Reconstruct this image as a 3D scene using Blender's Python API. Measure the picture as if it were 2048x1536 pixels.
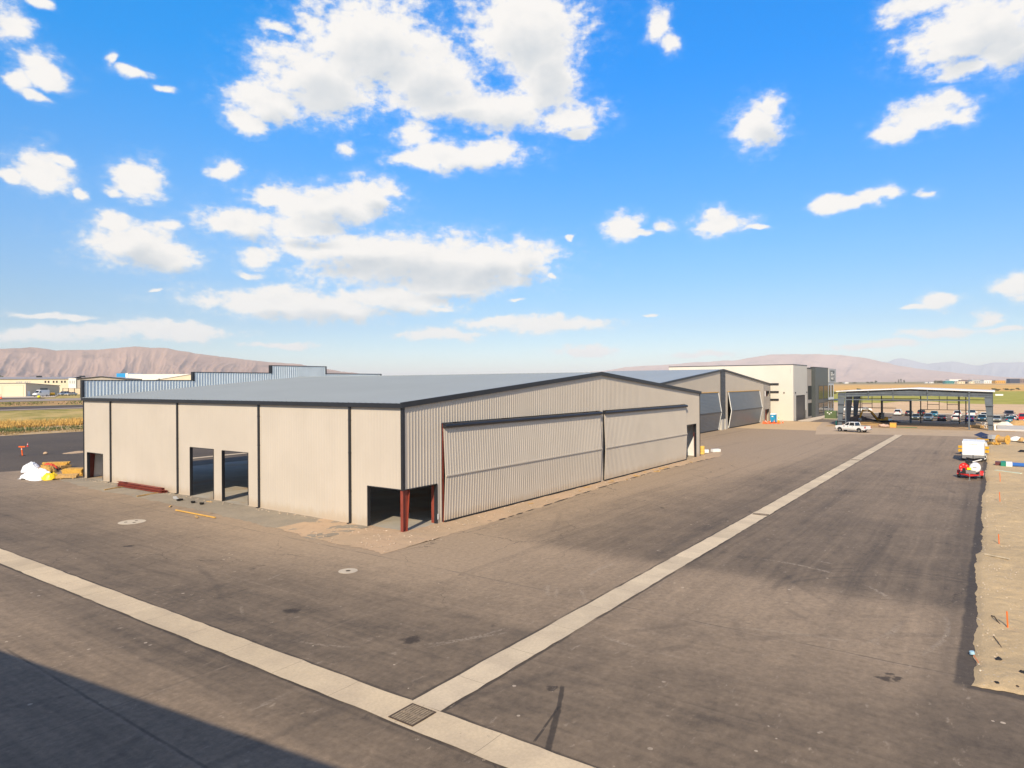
import bpy, math, random
import numpy as np
from mathutils import Vector, Matrix

for _o in list(bpy.data.objects):
    bpy.data.objects.remove(_o, do_unlink=True)
scene = bpy.context.scene
COL = scene.collection
R = math.radians
rng = random.Random(11)

# ------------------------------------------------------------------ camera
cam_data = bpy.data.cameras.new("camera")
cam = bpy.data.objects.new("camera", cam_data)
COL.objects.link(cam)
cam_data.sensor_width = 36.0
cam_data.lens = 36.0 * 1349.184 / 2048.0
cam_data.clip_start = 0.3
cam_data.clip_end = 120000.0
_f = Vector((0.81370125, 0.58128248, -0.00097909))
_r = Vector((0.58126821, -0.81369111, -0.00583497))
_u = Vector((0.00418844, -0.00417881, 0.9999825))
cam.matrix_world = Matrix(((_r.x, _u.x, -_f.x, -33.343), (_r.y, _u.y, -_f.y, -33.077),
                           (_r.z, _u.z, -_f.z, 10.23), (0, 0, 0, 1)))
scene.camera = cam
CAM = Vector((-33.343, -33.077, 10.23))

# ------------------------------------------------------------------ view, exposure
scene.view_settings.view_transform = 'Standard'
scene.view_settings.look = 'None'
scene.view_settings.exposure = 0.55
scene.view_settings.gamma = 1.0
scene.cycles.use_denoising = True
scene.cycles.filter_width = 1.5
scene.cycles.max_bounces = 6
scene.cycles.diffuse_bounces = 3
scene.cycles.volume_bounces = 0
scene.cycles.sample_clamp_indirect = 4.0

# ------------------------------------------------------------------ sun
SUN_DIR = Vector((-1.305, -0.47, 1.0)).normalized()      # towards the sun
sun_data = bpy.data.lights.new("sun", 'SUN')
sun_data.energy = 4.1
sun_data.angle = R(0.55)
sun_data.color = (1.0, 0.84, 0.62)
sun = bpy.data.objects.new("sun", sun_data)
sun.rotation_euler = (-SUN_DIR).to_track_quat('-Z', 'Y').to_euler()
sun.location = (-60, -30, 60)
COL.objects.link(sun)


# ------------------------------------------------------------------ node helper
class NT:
    def __init__(self, tree):
        self.t = tree
        self.n = tree.nodes
        self.l = tree.links

    def new(self, kind, **kw):
        nd = self.n.new(kind)
        for k, v in kw.items():
            setattr(nd, k, v)
        return nd

    def put(self, sock, v):
        if v is None:
            return
        if isinstance(v, bpy.types.NodeSocket):
            self.l.new(v, sock)
        else:
            if hasattr(sock.default_value, '__len__') and not hasattr(v, '__len__'):
                v = [v] * len(sock.default_value)
            if hasattr(sock.default_value, '__len__') and len(sock.default_value) == 4 and len(v) == 3:
                v = tuple(v) + (1.0,)
            sock.default_value = v

    def m(self, op, a, b=None, c=None, clamp=False):
        nd = self.new('ShaderNodeMath', operation=op, use_clamp=clamp)
        for i, v in enumerate((a, b, c)):
            self.put(nd.inputs[i], v)
        return nd.outputs[0]

    def vm(self, op, a, b=None, c=None):
        nd = self.new('ShaderNodeVectorMath', operation=op)
        for i, v in enumerate((a, b, c)):
            if v is not None:
                self.put(nd.inputs[i], v)
        return nd.outputs['Value'] if op in ('LENGTH', 'DOT_PRODUCT', 'DISTANCE') else nd.outputs[0]

    def noise(self, vec, scale=1.0, detail=4.0, rough=0.55, lac=2.0, color=False, dist=0.0):
        nd = self.new('ShaderNodeTexNoise')
        self.put(nd.inputs['Vector'], vec)
        self.put(nd.inputs['Scale'], scale)
        self.put(nd.inputs['Detail'], detail)
        self.put(nd.inputs['Roughness'], rough)
        self.put(nd.inputs['Lacunarity'], lac)
        self.put(nd.inputs['Distortion'], dist)
        return nd.outputs['Color' if color else 'Fac']

    def voro(self, vec, scale=1.0, feature='F1', rnd=1.0, out='Distance'):
        nd = self.new('ShaderNodeTexVoronoi', feature=feature)
        self.put(nd.inputs['Vector'], vec)
        self.put(nd.inputs['Scale'], scale)
        self.put(nd.inputs['Randomness'], rnd)
        return nd.outputs[out]

    def rng(self, v, a, b, c=0.0, d=1.0, smooth=True):
        nd = self.new('ShaderNodeMapRange', interpolation_type='SMOOTHSTEP' if smooth else 'LINEAR')
        for i, x in enumerate((v, a, b, c, d)):
            self.put(nd.inputs[i], x)
        return nd.outputs[0]

    def mix(self, fac, a, b, blend='MIX'):
        nd = self.new('ShaderNodeMix', data_type='RGBA', blend_type=blend)
        self.put(nd.inputs['Factor'], fac)
        self.put(nd.inputs[6], a)
        self.put(nd.inputs[7], b)
        return nd.outputs[2]

    def scale(self, vec, s):
        return self.vm('MULTIPLY', vec, s)

    def sep(self, vec):
        nd = self.new('ShaderNodeSeparateXYZ')
        self.put(nd.inputs[0], vec)
        return nd.outputs

    def comb(self, x=0.0, y=0.0, z=0.0):
        nd = self.new('ShaderNodeCombineXYZ')
        for i, v in enumerate((x, y, z)):
            self.put(nd.inputs[i], v)
        return nd.outputs[0]

    def obj(self):
        return self.new('ShaderNodeTexCoord').outputs['Object']

    def pos(self):
        return self.new('ShaderNodeNewGeometry').outputs['Position']


# ------------------------------------------------------------------ world: Nishita sky with clouds on the sky dome
CLOUDS = [
    (0.825,0.457,0.106,0.064,1), (0.895,0.41,0.089,0.048,1), (0.746,0.426,0.087,0.055,1), 
    (0.962,0.378,0.059,0.027,1), (0.995,0.35,0.029,0.019,0.9), (0.71,0.393,0.11,0.024,1), 
    (0.598,0.482,0.089,0.055,1), (0.569,0.44,0.052,0.073,1), (0.628,0.388,0.089,0.029,0.9), 
    (0.532,0.373,0.055,0.023,0.8), (0.514,0.353,0.033,0.01,0.7), (0.949,0.467,0.033,0.009,0.55), 
    (0.908,0.475,0.034,0.014,0.6), (0.695,0.326,0.088,0.02,1), (0.643,0.335,0.033,0.021,1), 
    (0.754,0.316,0.055,0.012,0.8), (0.765,0.35,0.033,0.026,0.6), (0.882,0.248,0.09,0.028,1), 
    (0.823,0.265,0.043,0.03,0.9), (0.95,0.257,0.05,0.016,0.9), (1.002,0.22,0.061,0.021,1), 
    (0.917,0.219,0.074,0.016,0.8), (0.769,0.18,0.179,0.039,1), (0.855,0.191,0.119,0.025,1), 
    (0.667,0.174,0.107,0.036,1), (0.6,0.179,0.044,0.034,1), (0.977,0.175,0.027,0.018,0.9), 
    (0.711,0.148,0.103,0.022,0.9), (0.897,0.114,0.157,0.023,1), (0.799,0.121,0.107,0.023,0.9), 
    (0.964,0.118,0.066,0.015,0.9), (1.129,0.18,0.065,0.029,1), (1.151,0.204,0.028,0.02,0.8), 
    (1.089,0.169,0.044,0.023,0.9), (1.091,0.21,0.025,0.01,0.6), (1.229,0.254,0.032,0.024,1), 
    (1.255,0.244,0.015,0.01,0.8), (1.205,0.272,0.016,0.009,0.7), (1.127,0.263,0.029,0.025,1), 
    (1.154,0.245,0.014,0.007,0.7), (1.191,0.235,0.01,0.008,0.8), (1.022,0.284,0.021,0.014,0.85), 
    (1.231,0.372,0.026,0.021,0.8), (1.221,0.359,0.033,0.012,0.9), (1.249,0.349,0.015,0.015,0.9), 
    (1.236,0.337,0.017,0.008,0.8), (1.258,0.406,0.026,0.028,0.6), (1.228,0.436,0.017,0.008,0.6), 
    (1.136,0.384,0.024,0.008,0.5), (1.096,0.373,0.013,0.004,0.55), (1.154,0.395,0.008,0.009,0.5), 
    (0.861,0.325,0.02,0.014,0.5), (0.403,0.474,0.02,0.029,0.7), (0.389,0.452,0.015,0.015,0.7), 
    (0.269,0.343,0.034,0.032,0.95), (0.252,0.364,0.019,0.018,0.8), (0.069,0.323,0.044,0.02,1), 
    (0.097,0.308,0.025,0.015,0.9), (0.047,0.333,0.021,0.012,0.9), (0.03,0.311,0.02,0.014,0.5), 
    (0.012,0.408,0.08,0.031,1), (0.04,0.392,0.044,0.029,1), (-0.017,0.383,0.041,0.033,1), 
    (0.069,0.444,0.054,0.013,0.9), (0.025,0.364,0.033,0.012,0.8), (0.458,0.223,0.027,0.021,1), 
    (0.432,0.214,0.024,0.006,0.9), (0.396,0.22,0.018,0.011,0.6), (0.32,0.221,0.039,0.016,1), 
    (0.325,0.234,0.019,0.012,0.9), (0.28,0.211,0.024,0.005,0.5), (0.155,0.234,0.047,0.009,0.9), 
    (0.186,0.236,0.022,0.011,0.9), (0.12,0.24,0.03,0.01,0.85), (0.07,0.235,0.014,0.007,0.8), 
    (0.054,0.101,0.027,0.011,0.8), (0.079,0.095,0.018,0.004,0.7), (-0.026,0.108,0.026,0.015,0.9), 
    (0.006,0.074,0.018,0.011,0.9), (0.049,0.058,0.047,0.009,0.7), (-0.016,0.059,0.034,0.006,0.7), 
    (0.564,0.087,0.118,0.013,0.85), (0.638,0.092,0.063,0.009,0.8), (0.734,0.073,0.069,0.01,0.8), 
    (0.512,0.05,0.047,0.01,0.7), (1.22,0.086,0.061,0.005,0.7), (1.23,0.061,0.075,0.012,0.85), 
    (1.089,0.07,0.08,0.014,0.9), (1.168,0.065,0.059,0.011,0.8), (0.951,0.054,0.073,0.006,0.55), 
    (0.348,0.037,0.062,0.006,0.5), (1.112,0.122,0.01,0.003,0.8), (0.608,0.124,0.012,0.003,0.8), 
    (0.422,0.101,0.011,0.003,0.7), (0.726,0.107,0.023,0.005,0.7), (0.99,0.149,0.026,0.006,0.5), 
    (0.533,0.209,0.009,0.006,0.7), (0.557,0.157,0.007,0.004,0.6), (0.217,0.035,0.056,0.006,0.45), 
    (0.126,0.047,0.069,0.007,0.45), ]
world = bpy.data.worlds.new("World")
scene.world = world
world.use_nodes = True
W = NT(world.node_tree)
W.n.clear()
sky = W.new('ShaderNodeTexSky', sky_type='NISHITA', sun_disc=False)
sky.sun_elevation = math.asin(SUN_DIR.z)
sky.sun_rotation = math.atan2(SUN_DIR.x, SUN_DIR.y)
sky.altitude = 1400.0
sky.air_density = 1.0
sky.dust_density = 0.6
sky.ozone_density = 2.0
wdir = W.new('ShaderNodeTexCoord').outputs['Generated']
wx, wy, wz = W.sep(wdir)[:3]
az = W.m('ARCTAN2', wy, wx)
el = W.m('ARCSINE', wz)
wp = W.comb(az, el, 0.0)
warp = W.noise(W.scale(wp, (1.0, 1.5, 1.0)), 13.0, 3.0, 0.6, color=True)
wpw = W.vm('MULTIPLY_ADD', W.vm('SUBTRACT', warp, (0.5, 0.5, 0.5)), (0.050, 0.034, 0.0), wp)


def blob_field(vec, lst):
    f = None
    for (a, e, ra, re, s) in lst:
        q = W.vm('MULTIPLY_ADD', vec, (1.0 / ra, 1.0 / re, 0.0), (-a / ra, -e / re, 0.0))
        v = W.m('MULTIPLY_ADD', W.vm('LENGTH', q), -1.0, 1.08 + 0.5 * (s - 0.8))
        f = v if f is None else W.m('MAXIMUM', f, v)
    return f


field = blob_field(wpw, CLOUDS)
up = blob_field(W.vm('ADD', wpw, (0.010, 0.022, 0.0)), [c for c in CLOUDS if c[2] * c[3] > 0.0009])
npos = W.comb(az, W.m('MULTIPLY', el, 1.55), 0.0)


def puffs(off):
    q = W.vm('ADD', npos, off) if off else npos
    return W.noise(q, 21.0, 9.0, 0.61)


nz = puffs(None)
nlit = puffs((0.010, 0.016, 0.0))
big = W.noise(npos, 9.0, 4.0, 0.55)
nz2 = W.noise(npos, 40.0, 6.0, 0.62)
mid = W.noise(npos, 55.0, 7.0, 0.60)
nn = W.m('MULTIPLY_ADD', W.m('SUBTRACT', nz, 0.5), 1.45, W.m('MULTIPLY', W.m('SUBTRACT', mid, 0.5), 1.25))
nn = W.m('ADD', nn, W.m('MULTIPLY', W.m('SUBTRACT', big, 0.5), 0.35))
dens_raw = W.m('ADD', W.m('MAXIMUM', field, -1.6), nn)
core = W.rng(dens_raw, -0.12, 0.60)
veil = W.m('MULTIPLY', W.rng(dens_raw, -0.30, 0.25), 0.20)
wisp = W.m('MULTIPLY', W.rng(dens_raw, -0.75, -0.05), W.m('MULTIPLY', W.rng(nz2, 0.40, 0.80), 0.12))
dens = W.m('MAXIMUM', W.m('MAXIMUM', core, veil), wisp)
rear = W.m('MULTIPLY', W.rng(W.vm('DOT_PRODUCT', wdir, (0.814, 0.581, 0.0)), 0.15, -0.25), W.rng(W.noise(wdir, 2.6, 5.0, 0.55), 0.44, 0.60))  # added clouds behind the view, unseen, to whiten the ambient light
dens = W.m('MAXIMUM', dens, W.m('MULTIPLY', rear, W.rng(el, 0.0, 0.15)))
relief = W.m('MULTIPLY', W.m('SUBTRACT', nz, nlit), 2.6)     # puffs catch the light on the sunward side
thick = W.rng(W.m('ADD', up, W.m('MULTIPLY', nn, 0.16)), 0.38, 1.02)
shade = W.m('SUBTRACT', W.m('MULTIPLY', thick, W.rng(el, 0.10, 0.40, 0.85, 0.62)), W.m('MULTIPLY', relief, 0.30), clamp=True)
thin = W.rng(dens_raw, 0.35, 0.0, 0.0, 0.22)
ccol = W.mix(shade, (1.0, 0.965, 0.915), (0.610, 0.660, 0.700))
ccol = W.mix(thin, ccol, (0.72, 0.83, 0.94))
hazec = W.rng(el, 0.0, 0.17, 0.50, 0.0)
tr = W.new('ShaderNodeValToRGB')
tr.color_ramp.interpolation = 'LINEAR'
TINT = [(0.0000, (0.1800, 0.1925, 0.2000)), (0.0550, (0.1725, 0.1900, 0.2025)), (0.0712, (0.1625, 0.1850, 0.2000)), (0.1025, (0.1475, 0.1775, 0.1975)), (0.1425, (0.1375, 0.1875, 0.2125)), (0.2225, (0.1150, 0.2075, 0.2600)), (0.4400, (0.0425, 0.2500, 0.4000)), (0.5375, (0.0100, 0.2675, 0.4550)), (0.6500, (0.0025, 0.2950, 0.5050)), (0.9000, (0.2000, 0.2300, 0.2875))]
while len(tr.color_ramp.elements) < len(TINT):
    tr.color_ramp.elements.new(0.5)
for e_, (p_, c_) in zip(tr.color_ramp.elements, TINT):
    e_.position = p_
    e_.color = (*c_, 1.0)
W.put(tr.inputs[0], W.m('DIVIDE', W.m('MAXIMUM', el, 0.0), 0.8))
skyg = W.vm('MULTIPLY', sky.outputs[0], W.vm('MULTIPLY', tr.outputs[0], (4.0, 4.0, 4.0)))
north = W.m('MULTIPLY', W.rng(az, 0.45, 1.15), W.rng(el, 0.02, 0.25))
skyg = W.vm('MULTIPLY', skyg, W.mix(north, (1.0, 1.0, 1.0), (1.55, 1.18, 1.06)))
cloudc = W.vm('MULTIPLY', W.mix(hazec, ccol, (0.80, 0.87, 0.92)), (6.9, 6.9, 6.9))
final = W.mix(W.m('MULTIPLY', dens, 0.97), skyg, cloudc)
bg = W.new('ShaderNodeBackground')
W.put(bg.inputs['Color'], final)
bg.inputs['Strength'].default_value = 0.10
wo = W.new('ShaderNodeOutputWorld')
W.l.new(bg.outputs[0], wo.inputs['Surface'])


# ------------------------------------------------------------------ object helpers
def tag(o, label=None, cat=None, group=None, kind=None):
    if label:
        o['label'] = label
    if cat:
        o['category'] = cat
    if group:
        o['group'] = group
    if kind:
        o['kind'] = kind
    return o


def empty(name, loc=(0, 0, 0), rz=0.0, label=None, cat=None, group=None):
    o = bpy.data.objects.new(name, None)
    o.empty_display_size = 0.3
    COL.objects.link(o)
    o.location = loc
    o.rotation_euler = (0, 0, rz)
    return tag(o, label, cat, group)


def children(o):
    return [c for c in bpy.data.objects if c.parent is o]


def copy_tree(o, parent=None):
    kids = [c for c in o.children]
    c = o.copy()
    COL.objects.link(c)
    if parent is not None:
        c.parent = parent
    for k in kids:
        copy_tree(k, c)
    return c


class MB:
    def __init__(self):
        self.v = []
        self.f = []
        self.mi = []

    def add(self, verts, faces, m=0):
        b = len(self.v)
        self.v += [tuple(map(float, p)) for p in verts]
        self.f += [tuple(b + i for i in f) for f in faces]
        self.mi += [m] * len(faces)
        return self

    def quad(self, a, b, c, d, m=0):
        return self.add([a, b, c, d], [(0, 1, 2, 3)], m)

    def box(self, x0, y0, z0, x1, y1, z1, m=0):
        if x0 > x1: x0, x1 = x1, x0
        if y0 > y1: y0, y1 = y1, y0
        if z0 > z1: z0, z1 = z1, z0
        v = [(x0, y0, z0), (x1, y0, z0), (x1, y1, z0), (x0, y1, z0), (x0, y0, z1), (x1, y0, z1), (x1, y1, z1), (x0, y1, z1)]
        return self.add(v, [(3, 2, 1, 0), (4, 5, 6, 7), (0, 1, 5, 4), (1, 2, 6, 5), (2, 3, 7, 6), (3, 0, 4, 7)], m)

    def obox(self, c, size, rz=0.0, rx=0.0, ry=0.0, m=0):
        M = Matrix.Rotation(rz, 3, 'Z') @ Matrix.Rotation(ry, 3, 'Y') @ Matrix.Rotation(rx, 3, 'X')
        hx, hy, hz = size[0] / 2, size[1] / 2, size[2] / 2
        v = [Vector(c) + M @ Vector((sx * hx, sy * hy, sz * hz)) for sz in (-1, 1) for (sx, sy) in ((-1, -1), (1, -1), (1, 1), (-1, 1))]
        return self.add(v, [(3, 2, 1, 0), (4, 5, 6, 7), (0, 1, 5, 4), (1, 2, 6, 5), (2, 3, 7, 6), (3, 0, 4, 7)], m)

    def prism(self, poly, h0, h1, axis='z', m=0):
        def P(a, b, h):
            return {'z': (a, b, h), 'y': (a, h, b), 'x': (h, a, b)}[axis]
        n = len(poly)
        v = [P(a, b, h0) for a, b in poly] + [P(a, b, h1) for a, b in poly]
        f = [tuple(range(n))[::-1], tuple(range(n, 2 * n))] + [(i, (i + 1) % n, n + (i + 1) % n, n + i) for i in range(n)]
        return self.add(v, f, m)

    def beam(self, p0, p1, w, h, m=0, up=(0, 0, 1)):
        p0, p1 = Vector(p0), Vector(p1)
        d = (p1 - p0).normalized()
        s = d.cross(Vector(up))
        if s.length < 1e-4:
            s = d.cross(Vector((1, 0, 0)))
        s.normalize()
        t = s.cross(d)
        v = []
        for p in (p0, p1):
            for a, b in ((-1, -1), (1, -1), (1, 1), (-1, 1)):
                v.append(p + s * (a * w / 2) + t * (b * h / 2))
        return self.add(v, [(3, 2, 1, 0), (4, 5, 6, 7), (0, 1, 5, 4), (1, 2, 6, 5), (2, 3, 7, 6), (3, 0, 4, 7)], m)

    def cyl(self, p0, p1, r0, r1=None, n=12, m=0, cap=True):
        r1 = r0 if r1 is None else r1
        p0, p1 = Vector(p0), Vector(p1)
        d = (p1 - p0).normalized()
        s = d.orthogonal().normalized()
        t = d.cross(s)
        v = []
        for p, r in ((p0, r0), (p1, r1)):
            for i in range(n):
                a = 2 * math.pi * i / n
                v.append(p + s * (r * math.cos(a)) + t * (r * math.sin(a)))
        f = [(i, (i + 1) % n, n + (i + 1) % n, n + i) for i in range(n)]
        if cap:
            f += [tuple(range(n))[::-1], tuple(range(n, 2 * n))]
        return self.add(v, f, m)

    def tube(self, pts, r, n=8, m=0):
        for a, b in zip(pts[:-1], pts[1:]):
            self.cyl(a, b, r, r, n, m)
        return self

    def loft(self, rings, m=0, cap=True):
        n = len(rings[0])
        v = [p for rg in rings for p in rg]
        f = []
        for k in range(len(rings) - 1):
            for i in range(n):
                f.append((k * n + i, k * n + (i + 1) % n, (k + 1) * n + (i + 1) % n, (k + 1) * n + i))
        if cap:
            f += [tuple(range(n))[::-1], tuple(range((len(rings) - 1) * n, len(rings) * n))]
        return self.add(v, f, m)

    def blob(self, c, rad, seed=0, nu=12, nv=8, amp=0.25, m=0, flat=True):
        g = random.Random(seed)
        ph = [(g.uniform(0, 6.28), g.uniform(0, 6.28), g.randint(1, 4), g.randint(1, 4), g.uniform(.3, 1)) for _ in range(6)]
        rings = []
        for j in range(nv + 1):
            th = math.pi * j / nv
            rg = []
            for i in range(nu):
                a = 2 * math.pi * i / nu
                k = 1 + amp * sum(w * math.sin(p * a + x) * math.sin(q * th + y) for x, y, p, q, w in ph) / 2.2
                z = math.cos(th) * rad[2] * k
                if flat:
                    z = max(z, -0.15 * rad[2])
                rg.append((c[0] + rad[0] * k * math.sin(th) * math.cos(a), c[1] + rad[1] * k * math.sin(th) * math.sin(a), c[2] + z))
            rings.append(rg)
        return self.loft(rings[::-1], m, cap=False)

    def build(self, name, mats, parent=None, smooth=False, loc=None, rz=0.0):
        me = bpy.data.meshes.new(name)
        me.from_pydata(self.v, [], self.f)
        if not isinstance(mats, (list, tuple)):
            mats = [mats]
        for mt in mats:
            me.materials.append(mt)
        if len(mats) > 1:
            me.polygons.foreach_set('material_index', self.mi)
        if smooth:
            me.polygons.foreach_set('use_smooth', [True] * len(me.polygons))
        me.update()
        o = bpy.data.objects.new(name, me)
        COL.objects.link(o)
        if parent is not None:
            o.parent = parent
        if loc is not None:
            o.location = loc
        if rz:
            o.rotation_euler = (0, 0, rz)
        return o


def ribbed(mb, u0, u1, bot, top, P, pitch=0.305, depth=0.035, openings=(), m=0, rw=(0.03, 0.045), flatw=None):
    """Corrugated sheet from u0 to u1. P(u, d, z) places a point; bot/top are functions of u."""
    us = []
    u = u0
    flat = pitch - 2 * rw[0] - rw[1]
    pts = []
    while u < u1 - 1e-6:
        for du, d in ((0, 0), (flat, 0), (flat + rw[0], depth), (flat + rw[0] + rw[1], depth)):
            if u + du < u1:
                pts.append((u + du, d))
        u += pitch
    pts.append((u1, 0.0))
    for a, b, _, _ in openings:
        for e in (a, b):
            if u0 < e < u1:
                for k in range(len(pts) - 1):
                    if pts[k][0] < e - 1e-6 and pts[k + 1][0] > e + 1e-6:
                        t = (e - pts[k][0]) / (pts[k + 1][0] - pts[k][0])
                        pts.insert(k + 1, (e, pts[k][1] + t * (pts[k + 1][1] - pts[k][1])))
                        break
    for (ua, da), (ub, db) in zip(pts[:-1], pts[1:]):
        mid = (ua + ub) / 2
        cuts = sorted([(z0, z1) for a, b, z0, z1 in openings if a < mid < b])
        segs = []
        lo = (bot(ua), bot(ub))
        for z0, z1 in cuts:
            if z0 > max(lo) + 1e-4:
                segs.append((lo, (z0, z0)))
            lo = (z1, z1)
        segs.append((lo, (top(ua), top(ub))))
        for (a0, b0), (a1, b1) in segs:
            if a1 - a0 < 1e-4 and b1 - b0 < 1e-4:
                continue
            mb.quad(P(ua, da, a0), P(ub, db, b0), P(ub, db, b1), P(ua, da, a1), m)
    return mb


# ------------------------------------------------------------------ numpy noise
_perm = np.random.RandomState(5).rand(256, 256)


def vnoise(x, y):
    x = np.asarray(x, float); y = np.asarray(y, float)
    xi = np.floor(x).astype(int); yi = np.floor(y).astype(int)
    fx = x - xi; fy = y - yi
    fx = fx * fx * fx * (fx * (fx * 6 - 15) + 10); fy = fy * fy * fy * (fy * (fy * 6 - 15) + 10)
    g = lambda a, b: _perm[a % 256, b % 256]
    return ((g(xi, yi) * (1 - fx) + g(xi + 1, yi) * fx) * (1 - fy) + (g(xi, yi + 1) * (1 - fx) + g(xi + 1, yi + 1) * fx) * fy)


def fbm(x, y, oct=5, rough=0.5):
    s = 0; a = 1.0; t = 0
    for k in range(oct):
        s = s + a * vnoise(x * 2 ** k + 17.3 * k, y * 2 ** k + 9.1 * k); t += a; a *= rough
    return s / t


def ridged(x, y, oct=4, rough=0.5):
    s = 0; a = 1.0; t = 0
    for k in range(oct):
        n = 1 - np.abs(2 * vnoise(x * 2 ** k + 31.7 * k, y * 2 ** k + 5.3 * k) - 1)
        s = s + a * n; t += a; a *= rough
    return s / t


def grid_mesh(name, X, Y, Z, mats, parent=None, smooth=True):
    n, k = X.shape
    v = np.stack([X, Y, Z], -1).reshape(-1, 3)
    idx = np.arange(n * k).reshape(n, k)
    f = np.stack([idx[:-1, :-1], idx[1:, :-1], idx[1:, 1:], idx[:-1, 1:]], -1).reshape(-1, 4)
    mb = MB()
    mb.v = [tuple(p) for p in v.tolist()]
    mb.f = [tuple(q) for q in f.tolist()]
    mb.mi = [0] * len(mb.f)
    return mb.build(name, mats, parent, smooth)


# ------------------------------------------------------------------ materials
def mat(name, col, rough=0.6, metal=0.0, var=0.0, vscale=1.0, bump=0.0, bscale=30.0, spec=0.5, coat=0.0, dirt=None, streak=None):
    """Principled surface with object-space noise variation, optional vertical streaks or dirt."""
    mt = bpy.data.materials.new(name)
    mt.use_nodes = True
    t = NT(mt.node_tree)
    b = mt.node_tree.nodes['Principled BSDF']
    b.inputs['Roughness'].default_value = rough
    b.inputs['Metallic'].default_value = metal
    b.inputs['Specular IOR Level'].default_value = spec
    b.inputs['Coat Weight'].default_value = coat
    c = tuple(col) + (1.0,)
    if var > 0 or dirt or streak:
        p = t.pos()
        n = t.noise(p, vscale, 5.0, 0.6)
        lo = tuple(x * (1 - var) for x in col)
        hi = tuple(min(1, x * (1 + var)) for x in col)
        out = t.mix(t.rng(n, 0.3, 0.7), lo, hi)
        if streak:
            ns = t.noise(t.scale(p, (2.2, 2.2, 0.10)), 1.0, 4.0, 0.6)
            out = t.mix(t.m('MULTIPLY', t.rng(ns, 0.48, 0.75), streak), out, tuple(x * 0.72 for x in col))
        if dirt:
            dcol, amt, dsc = dirt
            nd = t.noise(p, dsc, 6.0, 0.65)
            out = t.mix(t.rng(nd, 0.62 - 0.3 * amt, 0.80 - 0.2 * amt), out, dcol)
        t.put(b.inputs['Base Color'], out)
    else:
        b.inputs['Base Color'].default_value = c
    if bump > 0:
        bn = t.new('ShaderNodeBump')
        bn.inputs['Strength'].default_value = bump
        bn.inputs['Distance'].default_value = 0.02
        t.put(bn.inputs['Height'], t.noise(t.pos(), bscale, 4.0, 0.6))
        t.l.new(bn.outputs[0], b.inputs['Normal'])
    return mt


M = {}
def splash(mt, col, h0):
    t = NT(mt.node_tree)
    b = mt.node_tree.nodes['Principled BSDF']
    src = b.inputs['Base Color'].links[0].from_socket
    p = t.pos()
    z = t.sep(p)[2]
    n = t.noise(t.scale(p, (1.0, 1.0, 0.35)), 1.6, 5.0, 0.65)
    k = t.m('MULTIPLY', t.rng(t.m('ADD', z, t.m('MULTIPLY', n, -1.1)), h0, h0 - 0.75), 0.55)
    t.put(b.inputs['Base Color'], t.mix(k, src, col))


M['tan'] = mat('tan_painted_steel', (0.50, 0.45, 0.385), 0.45, var=0.035, vscale=0.25, streak=0.10)
splash(M['tan'], (0.40, 0.31, 0.215), 0.35)
M['dark'] = mat('dark_bronze_trim', (0.018, 0.020, 0.026), 0.4, var=0.15, vscale=0.7)
M['roof'] = mat('grey_roof_steel', (0.36, 0.395, 0.405), 0.45, 0.2, var=0.03, vscale=0.12)
M['galv'] = mat('galvanised_panel', (0.60, 0.66, 0.70), 0.40, 0.35, var=0.06, vscale=0.6)
M['liner'] = mat('white_insulation_liner', (0.72, 0.72, 0.71), 0.5, var=0.04, vscale=1.5)
M['red'] = mat('red_oxide_primer', (0.22, 0.042, 0.026), 0.55, var=0.18, vscale=1.4)
M['slab'] = mat('interior_slab', (0.37, 0.34, 0.285), 0.75, var=0.15, vscale=0.35, dirt=((0.36, 0.25, 0.14), 0.55, 0.16), bump=0.1)
M['rubber'] = mat('black_rubber', (0.012, 0.012, 0.013), 0.75)
M['black'] = mat('matt_black', (0.010, 0.010, 0.011), 0.6)
M['white'] = mat('white_paint', (0.80, 0.80, 0.78), 0.35, var=0.03)
M['steel'] = mat('bare_steel', (0.45, 0.45, 0.44), 0.35, 0.8, var=0.1, vscale=4)
M['glass'] = mat('dark_glass', (0.012, 0.016, 0.018), 0.06, 0.0, spec=0.8)
M['wood'] = mat('pine_lumber', (0.50, 0.315, 0.12), 0.7, var=0.22, vscale=5.0)
M['osb'] = mat('yellow_plywood', (0.58, 0.33, 0.06), 0.7, var=0.2, vscale=4.0)


# ------------------------------------------------------------------ ground materials
def base_mat(name):
    mt = bpy.data.materials.new(name)
    mt.use_nodes = True
    t = NT(mt.node_tree)
    b = mt.node_tree.nodes['Principled BSDF']
    b.inputs['Specular IOR Level'].default_value = 0.25
    return mt, t, b


def bump(t, b, h, strength=0.3, dist=0.02):
    bn = t.new('ShaderNodeBump')
    bn.inputs['Strength'].default_value = strength
    bn.inputs['Distance'].default_value = dist
    t.put(bn.inputs['Height'], h)
    t.l.new(bn.outputs[0], b.inputs['Normal'])


def ring(t, x, y, cx, cy, r, w, fade):
    d = t.vm('DISTANCE', t.comb(x, y, 0.0), (cx, cy, 0.0))
    k = t.m('ABSOLUTE', t.m('SUBTRACT', d, r))
    return t.m('MULTIPLY', t.rng(k, w, w * 0.3), fade)


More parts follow.
